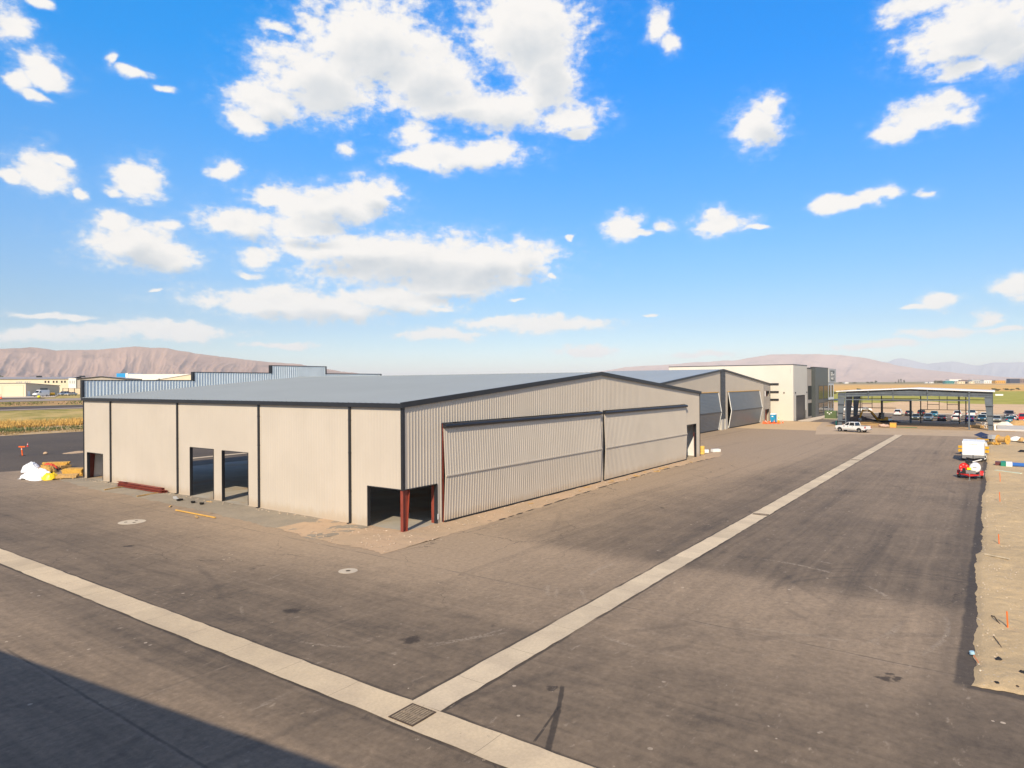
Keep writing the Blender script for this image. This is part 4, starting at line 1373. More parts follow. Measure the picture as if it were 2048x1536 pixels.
# ------------------------------------------------------------------ white block with the roller door and the glazed front beyond
M['cream'] = mat('cream_wall_panel', (0.61, 0.57, 0.50), 0.55, var=0.025, vscale=0.3, streak=0.05)
M['greige'] = mat('greige_stucco', (0.40, 0.355, 0.305), 0.7, var=0.04, vscale=0.6)
M['char'] = mat('charcoal_cladding', (0.062, 0.072, 0.074), 0.4, 0.1, var=0.05)
M['ltgrey'] = mat('light_grey_panel', (0.42, 0.43, 0.44), 0.45, var=0.03)
ob = empty('office_hangar', (151.64, 9.31, 0), 0, 'tall cream block with grey roller door and a charcoal glazed front beyond it', 'building')
TOP = 14.62
mb = MB()
wx, dd = 15.86, 34.0
for (xa, xb, za, zb) in ((0, 3.1, 0, TOP), (12.9, wx, 0, TOP), (3.1, 12.9, 6.5, TOP)):
    mb.quad((xa, 0, za), (xb, 0, za), (xb, 0, zb), (xa, 0, zb))
mb.quad((0, dd, 0), (0, 0, 0), (0, 0, TOP), (0, dd, TOP))
mb.quad((wx, 0, 0), (wx, dd, 0), (wx, dd, TOP), (wx, 0, TOP))
mb.quad((wx, dd, 0), (0, dd, 0), (0, dd, TOP), (wx, dd, TOP))
mb.quad((0.3, 0.3, TOP - 0.5), (wx - 0.3, 0.3, TOP - 0.5), (wx - 0.3, dd, TOP - 0.5), (0.3, dd, TOP - 0.5))
mb.build('wall', M['cream'], ob)
mb = MB()
for (xa, ya, xb, yb) in ((-0.06, -0.06, wx + 0.06, 0.35), (-0.06, 0.35, 0.35, dd), (wx - 0.35, 0.35, wx + 0.06, dd), (0.35, dd - 0.4, wx - 0.35, dd)):
    mb.box(xa, ya, TOP, xb, yb, TOP + 0.17)
mb.build('parapet_cap', M['dark'], ob)
mb = MB()
zz = 0.05
while zz < 6.4:
    mb.quad((3.1, 0.14, zz), (12.9, 0.14, zz), (12.9, 0.10, zz + 0.11), (3.1, 0.10, zz + 0.11))
    mb.quad((3.1, 0.10, zz + 0.11), (12.9, 0.10, zz + 0.11), (12.9, 0.14, zz + 0.13), (3.1, 0.14, zz + 0.13))
    zz += 0.13
mb.build('roller_door', mat('grey_roller_curtain', (0.125, 0.115, 0.108), 0.45, 0.2, var=0.05), ob)
mb = MB()
mb.box(3.0, -0.03, 0, 3.12, 0.16, 6.5)
mb.box(12.88, -0.03, 0, 13.0, 0.16, 6.5)
mb.box(3.0, -0.03, 6.5, 13.0, 0.16, 6.62)
mb.build('door_frame', M['dark'], ob)
for zb, zt in ((9.45, 9.88), (7.39, 7.81), (5.34, 5.78)):
    MB().box(-0.30, 3.6, zb, -0.003, 16.0, zt).build('wall_louvre', M['dark'], ob)
for (x_, y_, z_) in ((-0.12, 2.28, 7.4), (1.9, -0.12, 7.35), (15.0, -0.12, 7.3)):
    MB().box(x_ - 0.10, y_ - 0.11, z_ - 0.2, x_ + 0.10, y_ + 0.11, z_ + 0.16).build('wall_lamp', M['dark'], ob)
for k in range(5):
    MB().box(-0.04, 0.62, 12.5 + k * 0.30, -0.002, 0.78, 12.66 + k * 0.30).build('wall_numeral', M['ltgrey'], ob)
MB().cyl((13.6, -0.14, 0.0), (13.6, -0.14, 2.4), 0.09, n=10).build('standpipe', M['dark'], ob)
# greige link
mb = MB()
mb.box(wx + 0.001, 0.03, 0, 22.4, dd, 13.85)
mb.build('link_wall', M['greige'], ob)
MB().box(wx + 0.002, -0.04, 13.85, 22.39, 0.4, 13.98).build('parapet_cap', M['dark'], ob)


def window(parent, x0, x1, z0, z1, y, nx, nz, fw=0.09):
    f = MB()
    f.box(x0, y - 0.06, z0, x1, y, z0 + fw)
    f.box(x0, y - 0.06, z1 - fw, x1, y, z1)
    for i in range(nx + 1):
        xx = x0 + (x1 - x0 - fw) * i / nx
        f.box(xx, y - 0.058, z0 + fw, xx + fw, y, z1 - fw)
    for j in range(1, nz):
        z_ = z0 + (z1 - z0) * j / nz
        for i in range(nx):
            xa = x0 + (x1 - x0 - fw) * i / nx + fw
            xb = x0 + (x1 - x0 - fw) * (i + 1) / nx
            f.box(xa, y - 0.057, z_ - fw / 2, xb, y, z_ + fw / 2)
    o = f.build('window', M['dark'], parent)
    g = MB()
    g.quad((x0 + 0.01, y - 0.02, z0 + 0.01), (x1 - 0.01, y - 0.02, z0 + 0.01), (x1 - 0.01, y - 0.02, z1 - 0.01), (x0 + 0.01, y - 0.02, z1 - 0.01))
    g.build('pane', M['glass'], o)
    return o


window(ob, 17.0, 21.4, 5.2, 9.05, 0.028, 3, 1)
window(ob, 17.0, 21.4, 0.5, 4.2, 0.028, 3, 1)
# charcoal glazed box standing forward
mb = MB()
FY = -1.02
mb.box(21.56, FY, 0, 39.85, dd - 6, 14.25)
mb.build('charcoal_block', M['char'], ob)
MB().box(21.5, FY - 0.06, 14.25, 39.9, 0.3, 14.42).build('parapet_cap', M['dark'], ob)
window(ob, 26.0, 32.0, 5.0, 9.1, FY - 0.002, 4, 1, 0.14)
window(ob, 33.2, 39.2, 5.0, 9.1, FY - 0.002, 4, 1, 0.14)
window(ob, 26.0, 32.0, 0.35, 4.1, FY - 0.002, 4, 1, 0.14)
window(ob, 33.2, 39.2, 0.35, 4.1, FY - 0.002, 4, 1, 0.14)
# pale grey sign tower at the far end
mb = MB()
mb.box(39.86, -0.9, 0, 49.3, dd - 10, 10.0)
mb.build('entrance_wall', M['white'], ob)
MB().box(39.87, -1.25, 10.002, 51.2, dd - 10, 14.2).build('sign_tower', M['ltgrey'], ob)
sg = MB().box(42.0, -1.33, 10.45, 48.3, -1.252, 13.65).build('logo_sign', M['char'], ob)
mb = MB()
for (xa, xb, za, zb) in ((42.5, 43.2, 12.75, 13.1), (42.5, 43.2, 12.1, 12.45), (43.6, 44.9, 13.0, 13.2), (43.6, 44.0, 12.2, 12.95), (44.5, 44.9, 12.2, 12.95), (43.6, 44.9, 12.0, 12.15),
                         (42.5, 48.0, 11.55, 11.68), (42.6, 43.3, 11.05, 11.4), (43.6, 44.4, 11.05, 11.4), (44.7, 45.4, 11.05, 11.4), (45.7, 46.4, 11.05, 11.4), (43.4, 46.6, 10.75, 10.9)):
    mb.box(xa, -1.36, za, xb, -1.331, zb)
mb.prism([(45.3, 12.35), (48.1, 12.75), (46.7, 11.95), (46.5, 12.3)], -1.36, -1.331, 'y')
mb.build('logo_mark', M['white'], sg)
for xa in (41.2, 45.4):
    window(ob, xa, xa + 2.6, 5.4, 9.1, -0.902, 2, 1)
    window(ob, xa, xa + 2.6, 0.2, 3.9, -0.902, 2, 1)
MB().box(40.0, -3.4, 4.35, 52.2, -0.905, 4.62).build('entrance_canopy', M['dark'], ob)

tb = empty('transformer_box', (167.0, 3.1, 0.012), 0, 'green steel transformer cabinet on the pavement before the charcoal block', 'transformer')
mb = MB()
mb.box(-1.0, -1.45, 0.12, 0.9, 1.45, 2.0)
mb.prism([(-1.0, 2.0), (0.9, 2.0), (0.9, 2.25), (-0.8, 2.25)], -1.45, 1.45, 'y')
mb.build('cabinet', mat('transformer_green', (0.085, 0.125, 0.050), 0.5, var=0.08), tb)
MB().box(-1.25, -1.7, 0, 1.15, 1.7, 0.119).build('pad', M['walk'], tb)
for yy, zz in ((0.7, 1.75), (0.25, 1.4), (-0.2, 1.75)):
    MB().box(-1.03, yy - 0.16, zz - 0.13, -1.002, yy + 0.16, zz + 0.13).build('warning_plate', M['white'], tb)

# ------------------------------------------------------------------ open steel frame under construction
M['primer'] = mat('grey_steel_primer', (0.105, 0.128, 0.152), 0.55, 0.1, var=0.12, vscale=0.8)
M['primer_sunspot'] = mat('grey_primer_with_sun_spots', (0.10, 0.122, 0.146), 0.55, 0.1, var=0.15, vscale=0.9, dirt=((0.46, 0.36, 0.25), 0.22, 0.55))  # tan spots stand in for patches of sunlight on the rafter
sh = empty('steel_frame_shed', (136.36, -18.4, 0), 0, 'open grey steel shed frame with white roof and no walls yet', 'shed')
SH, DX = 14.5, 21.5
zr = lambda y: 7.95 + 0.62 * (1 - abs(y) / SH)


def shed_column(mb, x, sgn, d0, d1, zt):
    yo = sgn * SH
    t_, w_ = 0.025, 0.30
    mb.box(x - w_ / 2, yo, 0.25, x + w_ / 2, yo - sgn * t_, zt)
    y0_, y1_ = yo - sgn * d0, yo - sgn * d1
    v = [(x - w_ / 2, y0_, 0.25), (x + w_ / 2, y0_, 0.25), (x + w_ / 2, y1_, zt - 0.9), (x - w_ / 2, y1_, zt - 0.9)]
    v += [(p[0], p[1] - sgn * t_, p[2]) for p in v]
    mb.add(v, [(0, 1, 2, 3), (7, 6, 5, 4), (0, 4, 5, 1), (1, 5, 6, 2), (2, 6, 7, 3), (3, 7, 4, 0)])
    v = [(x - 0.01, yo - sgn * t_, 0.25), (x - 0.01, y0_, 0.25), (x - 0.01, y1_, zt - 0.9), (x - 0.01, y1_, 6.68), (x - 0.01, yo - sgn * t_, 6.68)]
    v += [(x + 0.01, p[1], p[2]) for p in v]
    mb.add(v, [(0, 1, 2, 3, 4), (9, 8, 7, 6, 5)])
    mb.box(x - 0.28, yo + sgn * 0.06, 0, x + 0.28, y0_ - sgn * 0.1, 0.249)


for k, x in enumerate((0.0, 10.4, 20.8)):
    for sgn in (1, -1):
        mb = MB()
        shed_column(mb, x, sgn, 0.75, 1.42, zr(SH) - 0.55)
        mb.build('steel_column', M['primer'], sh)
    for sgn in (1, -1):
        mb = MB()
        ya, yb = sgn * (SH - 0.02), 0.0
        for (o0, o1, w_) in ((-0.38, -0.355, 0.26), (None, None, 0.02)):
            if o0 is not None:
                pts = [(ya, zr(ya) + o0), (yb, zr(yb) + o0), (yb, zr(yb) + o1), (ya, zr(ya) + o1)]
            else:
                pts = [(ya, 6.72), (sgn * 5.0, 7.02), (yb, 7.02), (yb, zr(yb) - 0.38), (ya, zr(ya) - 0.38)]
            mb.prism(pts if sgn < 0 else pts[::-1], x - w_ / 2, x + w_ / 2, 'x')
        pts = [(ya, 6.69), (sgn * 5.0, 6.99), (yb, 6.99), (yb, 7.015), (sgn * 5.0, 7.015), (ya, 6.715)]
        mb.prism(pts if sgn < 0 else pts[::-1], x - 0.13, x + 0.13, 'x')
        mb.build('rafter', M['primer_sunspot'] if (k == 0 and sgn < 0) else M['primer'], sh)
for y in (8.25, 3.4, -3.05):
    MB().box(-0.32, y - 0.09, 6.1, -0.14, y + 0.09, zr(y) - 0.1).build('hanger_post', M['primer'], sh)
MB().box(-0.30, 12.75, 0.02, -0.05, 12.98, 7.4).build('steel_post', M['primer'], sh)
MB().box(-0.34, -10.6, 0.02, -0.06, -10.32, 7.9).build('steel_post', M['primer'], sh)
MB().box(-0.30, -10.3, 5.98, -0.06, 12.74, 6.2).build('girt', M['primer'], sh)
for z in (5.07, 3.13, 1.29):
    MB().box(-0.32, 12.99, z - 0.09, -0.18, 14.5, z + 0.09).build('girt', M['primer'], sh)
    MB().box(-0.32, -14.6, z - 0.09, -0.18, -13.2, z + 0.09).build('girt', M['primer'], sh)
for (y0_, y1_, z) in ((13.5, 0.2, 5.9), (0.2, -13.5, 5.75), (13.5, 5.0, 3.55), (0.0, -14.0, 3.3), (13.5, 6.0, 1.2), (0.0, -14.0, 1.15)):
    MB().box(DX - 0.4, y0_, z - 0.07, DX - 0.22, y1_, z + 0.07).build('girt', M['dark'], sh)
for y in (13.0, 8.2, -0.2, -8.0, -9.3):
    MB().box(DX - 0.42, y - 0.11, 0.02, DX - 0.2, y + 0.11, zr(y) - 0.4).build('wall_post', M['dark'], sh)
for (ya, yb) in ((12.6, 10.3), (-1.6, -4.0), (-5.6, -7.8)):
    mb = MB()
    for y in (ya, yb):
        mb.box(DX - 0.40, y - 0.06, 3.4, DX - 0.24, y + 0.06, 7.0)
    mb.box(DX - 0.40, yb + 0.06, 4.5, DX - 0.24, ya - 0.06, 4.62)
    mb.box(DX - 0.40, yb + 0.06, 6.88, DX - 0.24, ya - 0.06, 7.0)
    mb.build('window_framing', M['dark'], sh)
mb = MB()
mb.box(DX - 0.5, 8.35, 5.25, DX - 0.1, 1.7, 5.75)
mb.box(DX - 0.5, 1.7, 0.02, DX - 0.1, 2.15, 5.75)
mb.box(DX - 0.5, 7.9, 0.02, DX - 0.1, 8.35, 5.249)
mb.build('door_framing', M['primer'], sh)
mb = MB()
for y in np.arange(-13.6, 14.0, 1.55):
    mb.box(0.3, y - 0.05, zr(y) - 0.34, DX - 0.3, y + 0.05, zr(y) - 0.10)
mb.build('purlin', M['primer'], sh)['kind'] = 'stuff'
mb = MB()
for sgn in (1, -1):
    pts = [(sgn * (SH + 0.35), zr(SH + 0.35) - 0.06), (0, zr(0) - 0.06), (0, zr(0) + 0.10), (sgn * (SH + 0.35), zr(SH + 0.35) + 0.10)]
    mb.prism(pts if sgn < 0 else pts[::-1], -0.55, DX + 0.4, 'x')
mb.build('roof', mat('white_roof_sheet', (0.80, 0.80, 0.80), 0.4, var=0.02), sh)
MB().box(-0.60, -SH - 0.4, 7.62, -0.551, SH + 0.4, 7.70).build('roof_edge_trim', M['dark'], sh)
MB().box(-0.3, -16.2, 7.15, 0.3, -14.9, 7.45).build('gutter_outlet', M['white'], sh)
MB().box(-0.55, -15.0, 0.05, -0.35, -14.7, 1.2).build('wrapped_base', M['white'], sh)

# ------------------------------------------------------------------ airfield buildings far to the left
FD = Vector((0.728, -0.685, 0)); ND = Vector((0.685, 0.728, 0))
YAW = math.atan2(FD.y, FD.x)


def far_root(name, x, y, z, label, cat='building', group='airfield buildings on the left'):
    return empty(name, (x, y, z), YAW, label, cat, group)


M['creamlit'] = mat('pale_cream_siding', (0.66, 0.575, 0.43), 0.6, var=0.03, vscale=0.2)
M['sand'] = mat('sand_siding', (0.60, 0.50, 0.36), 0.6, var=0.03, vscale=0.2)
M['offwhite'] = mat('off_white_panel', (0.74, 0.73, 0.70), 0.6, var=0.02)
M['ironroof'] = mat('weathered_grey_roof', (0.33, 0.31, 0.31), 0.6, 0.1, var=0.1, vscale=0.3)
M['petrol'] = mat('petrol_blue_door', (0.028, 0.055, 0.072), 0.4, var=0.1)
M['azure'] = mat('azure_panel', (0.010, 0.29, 0.66), 0.45)

# small tan hangar in front
a = far_root('hangar', 72.4, 279.9, 6.1, 'small sand coloured hangar with pale doors behind the white van', 'hangar')
mb = MB()
mb.quad((-26, 0, 0), (0, 0, 0), (0, 0, 5.3), (-26, 0, 5.3))
mb.build('front_wall', M['creamlit'], a)
mb = MB()
mb.quad((0, 0, 0), (0, 29, 0), (0, 29, 4.2), (0, 0, 5.3))
mb.quad((0, 29, 0), (-26, 29, 0), (-26, 29, 4.2), (0, 29, 4.2))
mb.quad((-26, 29, 0), (-26, 0, 0), (-26, 0, 5.3), (-26, 29, 4.2))
mb.build('side_wall', M['sand'], a)
mb = MB()
mb.add([(-26.3, -0.3, 5.3), (0.25, -0.3, 5.3), (0.25, 29.3, 4.2), (-26.3, 29.3, 4.2), (-26.3, -0.3, 5.5), (0.25, -0.3, 5.5), (0.25, 29.3, 4.4), (-26.3, 29.3, 4.4)],
       [(3, 2, 1, 0), (4, 5, 6, 7), (0, 1, 5, 4), (1, 2, 6, 5), (2, 3, 7, 6), (3, 0, 4, 7)])
mb.build('roof', M['ironroof'], a)
for xa, xb in ((-7.6, -0.9), (-15.0, -8.4), (-22.5, -15.8)):
    d = MB().box(xa, -0.06, 0.02, xb, -0.002, 4.4).build('hangar_door', M['creamlit'], a)
    mb = MB()
    mb.box(xa - 0.08, -0.09, 0, xa, -0.001, 4.5)
    mb.box(xb, -0.09, 0, xb + 0.08, -0.001, 4.5)
    mb.box(xa - 0.08, -0.09, 4.401, xb + 0.08, -0.001, 4.5)
    mb.box(xa, -0.075, 2.2, xb, -0.061, 2.26)
    mb.build('door_frame', M['sand'], d)
MB().box(0.002, 1.4, 0.02, 0.06, 3.4, 2.1).build('side_door', M['offwhite'], a)
MB().box(0.002, 11.8, 2.3, 0.08, 18.0, 3.3).build('window', M['petrol'], a)
MB().box(0.002, 0.0, 0.0, 0.10, 0.25, 5.25).build('corner_trim', M['ironroof'], a)

# long two-storey cream building
b_ = far_root('terminal_building', 112.0, 334.0, 6.1, 'long cream two-storey building with small dark windows under a grey roof')
mb = MB()
mb.quad((-75, 0, 0), (-3.4, 0, 0), (-3.4, 0, 7.6), (-75, 0, 7.6))
mb.quad((-75, 22, 0), (-75, 0, 0), (-75, 0, 7.6), (-75, 22, 7.6))
mb.quad((0, 22, 0), (-75, 22, 0), (-75, 22, 7.6), (0, 22, 7.6))
mb.build('wall', M['creamlit'], b_)
MB().box(-3.39, -0.15, 0, 0, 21.9, 7.9).build('stair_tower', M['offwhite'], b_)
mb = MB()
mb.add([(-75.4, -0.5, 7.6), (-3.4, -0.5, 7.6), (-3.4, 11, 8.7), (-75.4, 11, 8.7), (-75.4, 22.5, 7.6), (-3.4, 22.5, 7.6)], [(0, 1, 2, 3), (3, 2, 5, 4)])
mb.build('roof', M['ironroof'], b_)
MB().box(-60, -0.06, 3.6, -22, -0.003, 3.75).build('wall_band', M['sand'], b_)
for x in (-5.0, -6.4, -8.6, -10.0, -12.2, -13.6):
    MB().box(x - 0.35, -0.08, 5.7, x + 0.35, -0.003, 6.7).build('window', M['black'], b_)
for x in (-0.8, -1.7, -2.7):
    MB().box(x - 0.25, -0.20, 5.3, x + 0.25, -0.152, 6.8).build('window', M['ltgrey'], b_)
for k, x in enumerate((-26.0, -25.0, -24.1, -22.4, -21.4, -20.4)):
    MB().box(x - 0.25, -0.09, 5.9, x + 0.25, -0.003, 6.5).build('wall_letter', M['ltgrey'], b_)
MB().box(-9.3, -0.08, 2.2, -7.4, -0.003, 3.4).build('window', M['petrol'], b_)
for x, w_ in ((-20.5, 0.9), (-1.0, 1.0)):
    MB().box(x - w_, 8.5, 8.4, x + w_, 10.5, 9.3).build('roof_unit', M['dark'], b_)
# gabled hangar with petrol doors
c_ = far_root('hangar', 112.3, 333.7, 6.1, 'pale gabled hangar with petrol blue doors behind the stepped parapet', 'hangar')
mb = MB()
gw = 21.5
zz_ = lambda u: 7.6 + 1.1 * (1 - abs(u - gw / 2) / (gw / 2))
ribbed(mb, 0, gw, lambda u: 0, zz_, lambda u, d, z: (u, -0.02 - d, z), 2.0, 0.0, [(1.6, gw - 1.6, -1, 5.9)])
mb.quad((gw, -0.02, 0), (gw, 25, 0), (gw, 25, 7.6), (gw, -0.02, 7.6))
mb.build('gable_wall', M['greige'], c_)
mb = MB()
mb.add([(-0.3, -0.5, 7.55), (gw / 2, -0.5, 8.7), (gw / 2, 25, 8.7), (-0.3, 25, 7.55), (gw + .3, -0.5, 7.55), (gw + .3, 25, 7.55)], [(0, 1, 2, 3), (1, 4, 5, 2)])
mb.build('roof', M['ironroof'], c_)
mb = MB()
for xa, za, xb, zb in ((-0.3, 7.55, gw / 2, 8.7), (gw / 2, 8.7, gw + 0.3, 7.55)):
    mb.add([(xa, -0.55, za - .15), (xb, -0.55, zb - .15), (xb, -0.55, zb + .15), (xa, -0.55, za + .15)], [(0, 1, 2, 3)])
mb.build('rake_trim', M['dark'], c_)
for za, zb in ((0.05, 3.4), (4.0, 5.85)):
    MB().box(1.6, 0.1, za, gw - 1.6, 0.3, zb).build('hangar_door', M['petrol'], c_)
MB().box(1.6, 0.05, 3.4, gw - 1.6, 0.25, 4.0).build('door_rail', M['offwhite'], c_)
# long white building with the blue corner
d_ = far_root('warehouse', 165.3, 411.4, 6.1, 'long white flat-roofed warehouse with a bright blue end panel')
MB().box(6.6, 0, 0, 62, 30, 11.2).build('wall', M['offwhite'], d_)
MB().box(0, -0.1, 0, 5.2, 29, 11.8).build('blue_panel', M['azure'], d_)
MB().box(5.2, -0.2, 0, 6.6, 28, 11.9).build('corner_pylon', M['white'], d_)
for x in (24.5, 27.2, 29.9):
    MB().box(x - 0.4, -0.06, 7.6, x + 0.4, -0.003, 8.4).build('window', M['dark'], d_)
e_ = far_root('hangar', 158.5, 352.0, 6.1, 'low cream gabled hangar in front of the white warehouse', 'hangar')
mb = MB()
ribbed(mb, 0, 40, lambda u: 0, lambda u: 7.0 + 3.4 * (1 - abs(u - 20) / 20), lambda u, d, z: (u, -d, z), 4.0, 0.0)
mb.build('gable_wall', M['creamlit'], e_)
mb = MB()
mb.add([(-0.3, -0.4, 7.0), (20, -0.4, 10.45), (20, 25, 10.45), (-0.3, 25, 7.0), (40.3, -0.4, 7.0), (40.3, 25, 7.0)], [(0, 1, 2, 3), (1, 4, 5, 2)])
mb.build('roof', M['ironroof'], e_)
# gate beside the tan hangar
g_ = far_root('yard_gate', 104.0, 328.5, 6.1, 'brown chain-link yard gate between the sand hangar and the cream building', 'gate')
mb = MB()
for x in (0, 2.4, 5.0, 7.6):
    mb.box(x - 0.12, -0.1, 0, x + 0.12, 0.1, 3.1)
mb.box(-0.1, -0.05, 2.9, 7.6, 0.05, 3.05)
mb.build('gate_frame', mat('rust_brown_steel', (0.10, 0.06, 0.045), 0.6), g_)
MB().box(0.12, 0.02, 0.1, 7.5, 0.06, 2.85).build('gate_mesh', M['sand'], g_)


# ------------------------------------------------------------------ buildings and trees along the far edge of the fields
def px_point(px, depth, z=0.0):
    k = (px - 1024.0) / 1349.184
    d = _f + _r * k
    return CAM.x + d.x * depth, CAM.y + d.y * depth


FARCOL = {'teal': (0.04, 0.22, 0.22), 'white': (0.78, 0.77, 0.74), 'brown': (0.17, 0.10, 0.07), 'black': (0.02, 0.02, 0.03), 'cream': (0.70, 0.60, 0.42), 'grey': (0.42, 0.42, 0.40), 'ochre': (0.62, 0.32, 0.035), 'navy': (0.035, 0.045, 0.085), 'rust': (0.20, 0.14, 0.13)}
FARM = {k: mat('far_%s_wall' % k, v, 0.6, var=0.05, vscale=0.05) for k, v in FARCOL.items()}
FARB = [  # pixel span, base distance, height, wall, roof rise, label
    ((1891, 1909), 2400, 8.0, 'teal', 2.2, 'teal roofed low building on the far field edge'),
    ((1899, 1923), 2560, 15.5, 'white', 0.0, 'white block behind the teal roofed building far off'),
    ((1921, 1936), 2450, 10.5, 'brown', 2.5, 'brown roofed farm building far off beside the teal one'),
    ((1929, 1940), 2380, 6.5, 'black', 0.8, 'black open shed far off below the brown roof'),
    ((1939, 1949), 2370, 7.5, 'cream', 0.8, 'small cream shed right of the black shed far off'),
    ((1915, 1930), 2360, 8.0, 'cream', 1.0, 'wide cream farmhouse far off left of the black shed'),
    ((1944, 1969), 2600, 13.0, 'grey', 1.0, 'long grey shed far off behind the cream sheds'),
    ((1968, 1990), 2450, 11.5, 'white', 0.6, 'long white shed far off beside the ochre building'),
    ((1991, 2011), 2400, 10.5, 'ochre', 0.6, 'ochre yellow building far off on the field edge'),
    ((2020, 2040), 2450, 16.5, 'navy', 0.0, 'dark navy warehouse far off at the right'),
    ((2040, 2066), 2470, 16.0, 'rust', 0.0, 'rust brown warehouse far off at the right edge'),
    ((1851, 1857), 3000, 5.0, 'white', 0.5, 'small white building far off left of the trees'),
    ((1859, 1867), 2950, 5.0, 'white', 0.6, 'low white building far off beside the wide bush'),
    ((1690, 1697), 3300, 6.0, 'white', 1.0, 'tiny white house far off above the charcoal sign tower'),
]
for (pa, pb), dep, h, wm, rise, lab in FARB:
    xa, ya = px_point(pa, dep)
    xb, yb = px_point(pb, dep)
    L = math.hypot(xb - xa, yb - ya)
    r_ = empty('far_building', (xa, ya, -0.1), math.atan2(yb - ya, xb - xa), lab, 'building', 'buildings along the far field edge')
    dp = max(14.0, L * 0.5)
    MB().box(0, 0, 0, L, dp, h).build('wall', FARM[wm], r_)
    if rise > 0:
        MB().prism([(-0.6, h), (dp + 0.6, h), (dp / 2, h + rise)], -0.6, L + 0.6, 'x').build('roof', FARM[wm] if wm in ('teal', 'brown') else FARM['grey'], r_)
    else:
        MB().box(-0.3, -0.3, h, L + 0.3, dp + 0.3, h + 0.5).build('roof', FARM['grey'], r_)
    mb = MB()
    n = max(2, int(L / 7))
    for i in range(n):
        u = L * (i + 0.5) / n
        mb.box(u - 1.2, -0.2, h * 0.25, u + 1.2, -0.01, h * 0.6)
    mb.build('window', FARM['black'], r_)

LEAF = [mat('foliage_%d' % i, c, 0.8, var=0.3, vscale=0.4) for i, c in enumerate(((0.055, 0.075, 0.030), (0.075, 0.095, 0.038), (0.10, 0.105, 0.045), (0.12, 0.10, 0.05)))]
M['bark'] = mat('bark', (0.09, 0.065, 0.045), 0.9, var=0.2)


def make_tree(name, x, y, z, h, wid, label, cat='tree', group=None, col=0, seed=0, n=420, trunk=0.22, leaf=0.10):
    g = random.Random(seed)
    r_ = empty(name, (x, y, z), 0, label, cat, group)
    mb = MB()
    mb.cyl((0, 0, -0.1), (0, 0, h * 0.55), h * 0.028, h * 0.010, 8)
    for k in range(5):
        a_ = g.uniform(0, 6.28)
        z0 = h * g.uniform(0.2, 0.5)
        mb.cyl((0, 0, z0), (math.cos(a_) * wid * 0.35, math.sin(a_) * wid * 0.35, z0 + h * 0.25), h * 0.010, h * 0.004, 6)
    mb.build('trunk', M['bark'], r_)
    mb = MB()
    cl = [(g.uniform(-.32, .32) * wid, g.uniform(-.32, .32) * wid, h * g.uniform(trunk + 0.12, 0.88), g.uniform(.16, .3) * wid, g.uniform(.09, .16) * h) for _ in range(12)]
    for i in range(n):
        cx, cy, cz, rr, rh = g.choice(cl)
        a_, b2 = g.uniform(0, 6.28), math.acos(g.uniform(-1, 1))
        rad = g.uniform(0.55, 1.0)
        p = Vector((cx + math.cos(a_) * math.sin(b2) * rr * rad, cy + math.sin(a_) * math.sin(b2) * rr * rad, cz + math.cos(b2) * rh * rad))
        p.z = min(max(p.z, h * trunk), h)
        s_ = leaf * max(wid, h * 0.4) * g.uniform(0.6, 1.3)
        e1 = Vector((g.gauss(0, 1), g.gauss(0, 1), g.gauss(0, 1))).normalized() * s_
        e2 = e1.orthogonal().normalized() * s_ * g.uniform(.6, 1)
        mb.add([p - e1, p - e2, p + e1, p + e2], [(0, 1, 2, 3)], g.choice((0, 0, 1)))
    mb.build('crown', [LEAF[col], LEAF[min(3, col + 1)]], r_)
    return r_


far_trees = [(1797.5, 2750, 17, 6, 0, 'tall dark poplar, left one of the three on the field edge'), (1802.3, 2750, 19, 6, 0, 'tall dark poplar, middle one of the three on the field edge'),
             (1808.0, 2750, 16.5, 7, 0, 'dark poplar standing a little apart, right of the other two')]
for i, (px, dep, h, wd, c, lab) in enumerate(far_trees):
    x, y = px_point(px, dep)
    make_tree('poplar_tree', x, y, 2.0, h, wd, lab, group='poplars on the field edge', col=c, seed=40 + i, n=260, trunk=0.06, leaf=0.10)
for i, (px, dep, h, wd, c, lab) in enumerate([
        (1751.5, 2900, 13, 11, 1, 'tallest round tree of the far clump left of the poplars'), (1743.5, 2920, 8, 13, 1, 'lower spreading tree in the far clump left of the poplars'),
        (1735.0, 2950, 7, 18, 2, 'wide low tree at the left end of the far clump'), (1870.5, 2440, 11, 13, 3, 'olive tree beside the brown roofed farm far off'),
        (1879.5, 2450, 10, 22, 3, 'wide olive bush left of the teal roof far off'), (1791.0, 2900, 7, 7, 2, 'pale thin tree just left of the poplars'), (1948.0, 2420, 7, 8, 2, 'small tree between the cream and grey sheds far off'),
        (1681.0, 3100, 6, 16, 2, 'low dark tree on the horizon right of the sign tower'), (1710.0, 3200, 5, 22, 2, 'low hedge-like trees on the horizon above the gold field')]):
    x, y = px_point(px, dep)
    make_tree('field_tree', x, y, 0.6, h, wd, lab, group='trees along the far field edge', col=c, seed=60 + i, n=260, leaf=0.09)
x, y = px_point(-3, 352)
make_tree('airfield_tree', x, y, 6.1, 11.5, 8.5, 'olive tree rising behind the airfield buildings at the left edge', col=2, seed=81, n=900, leaf=0.05)
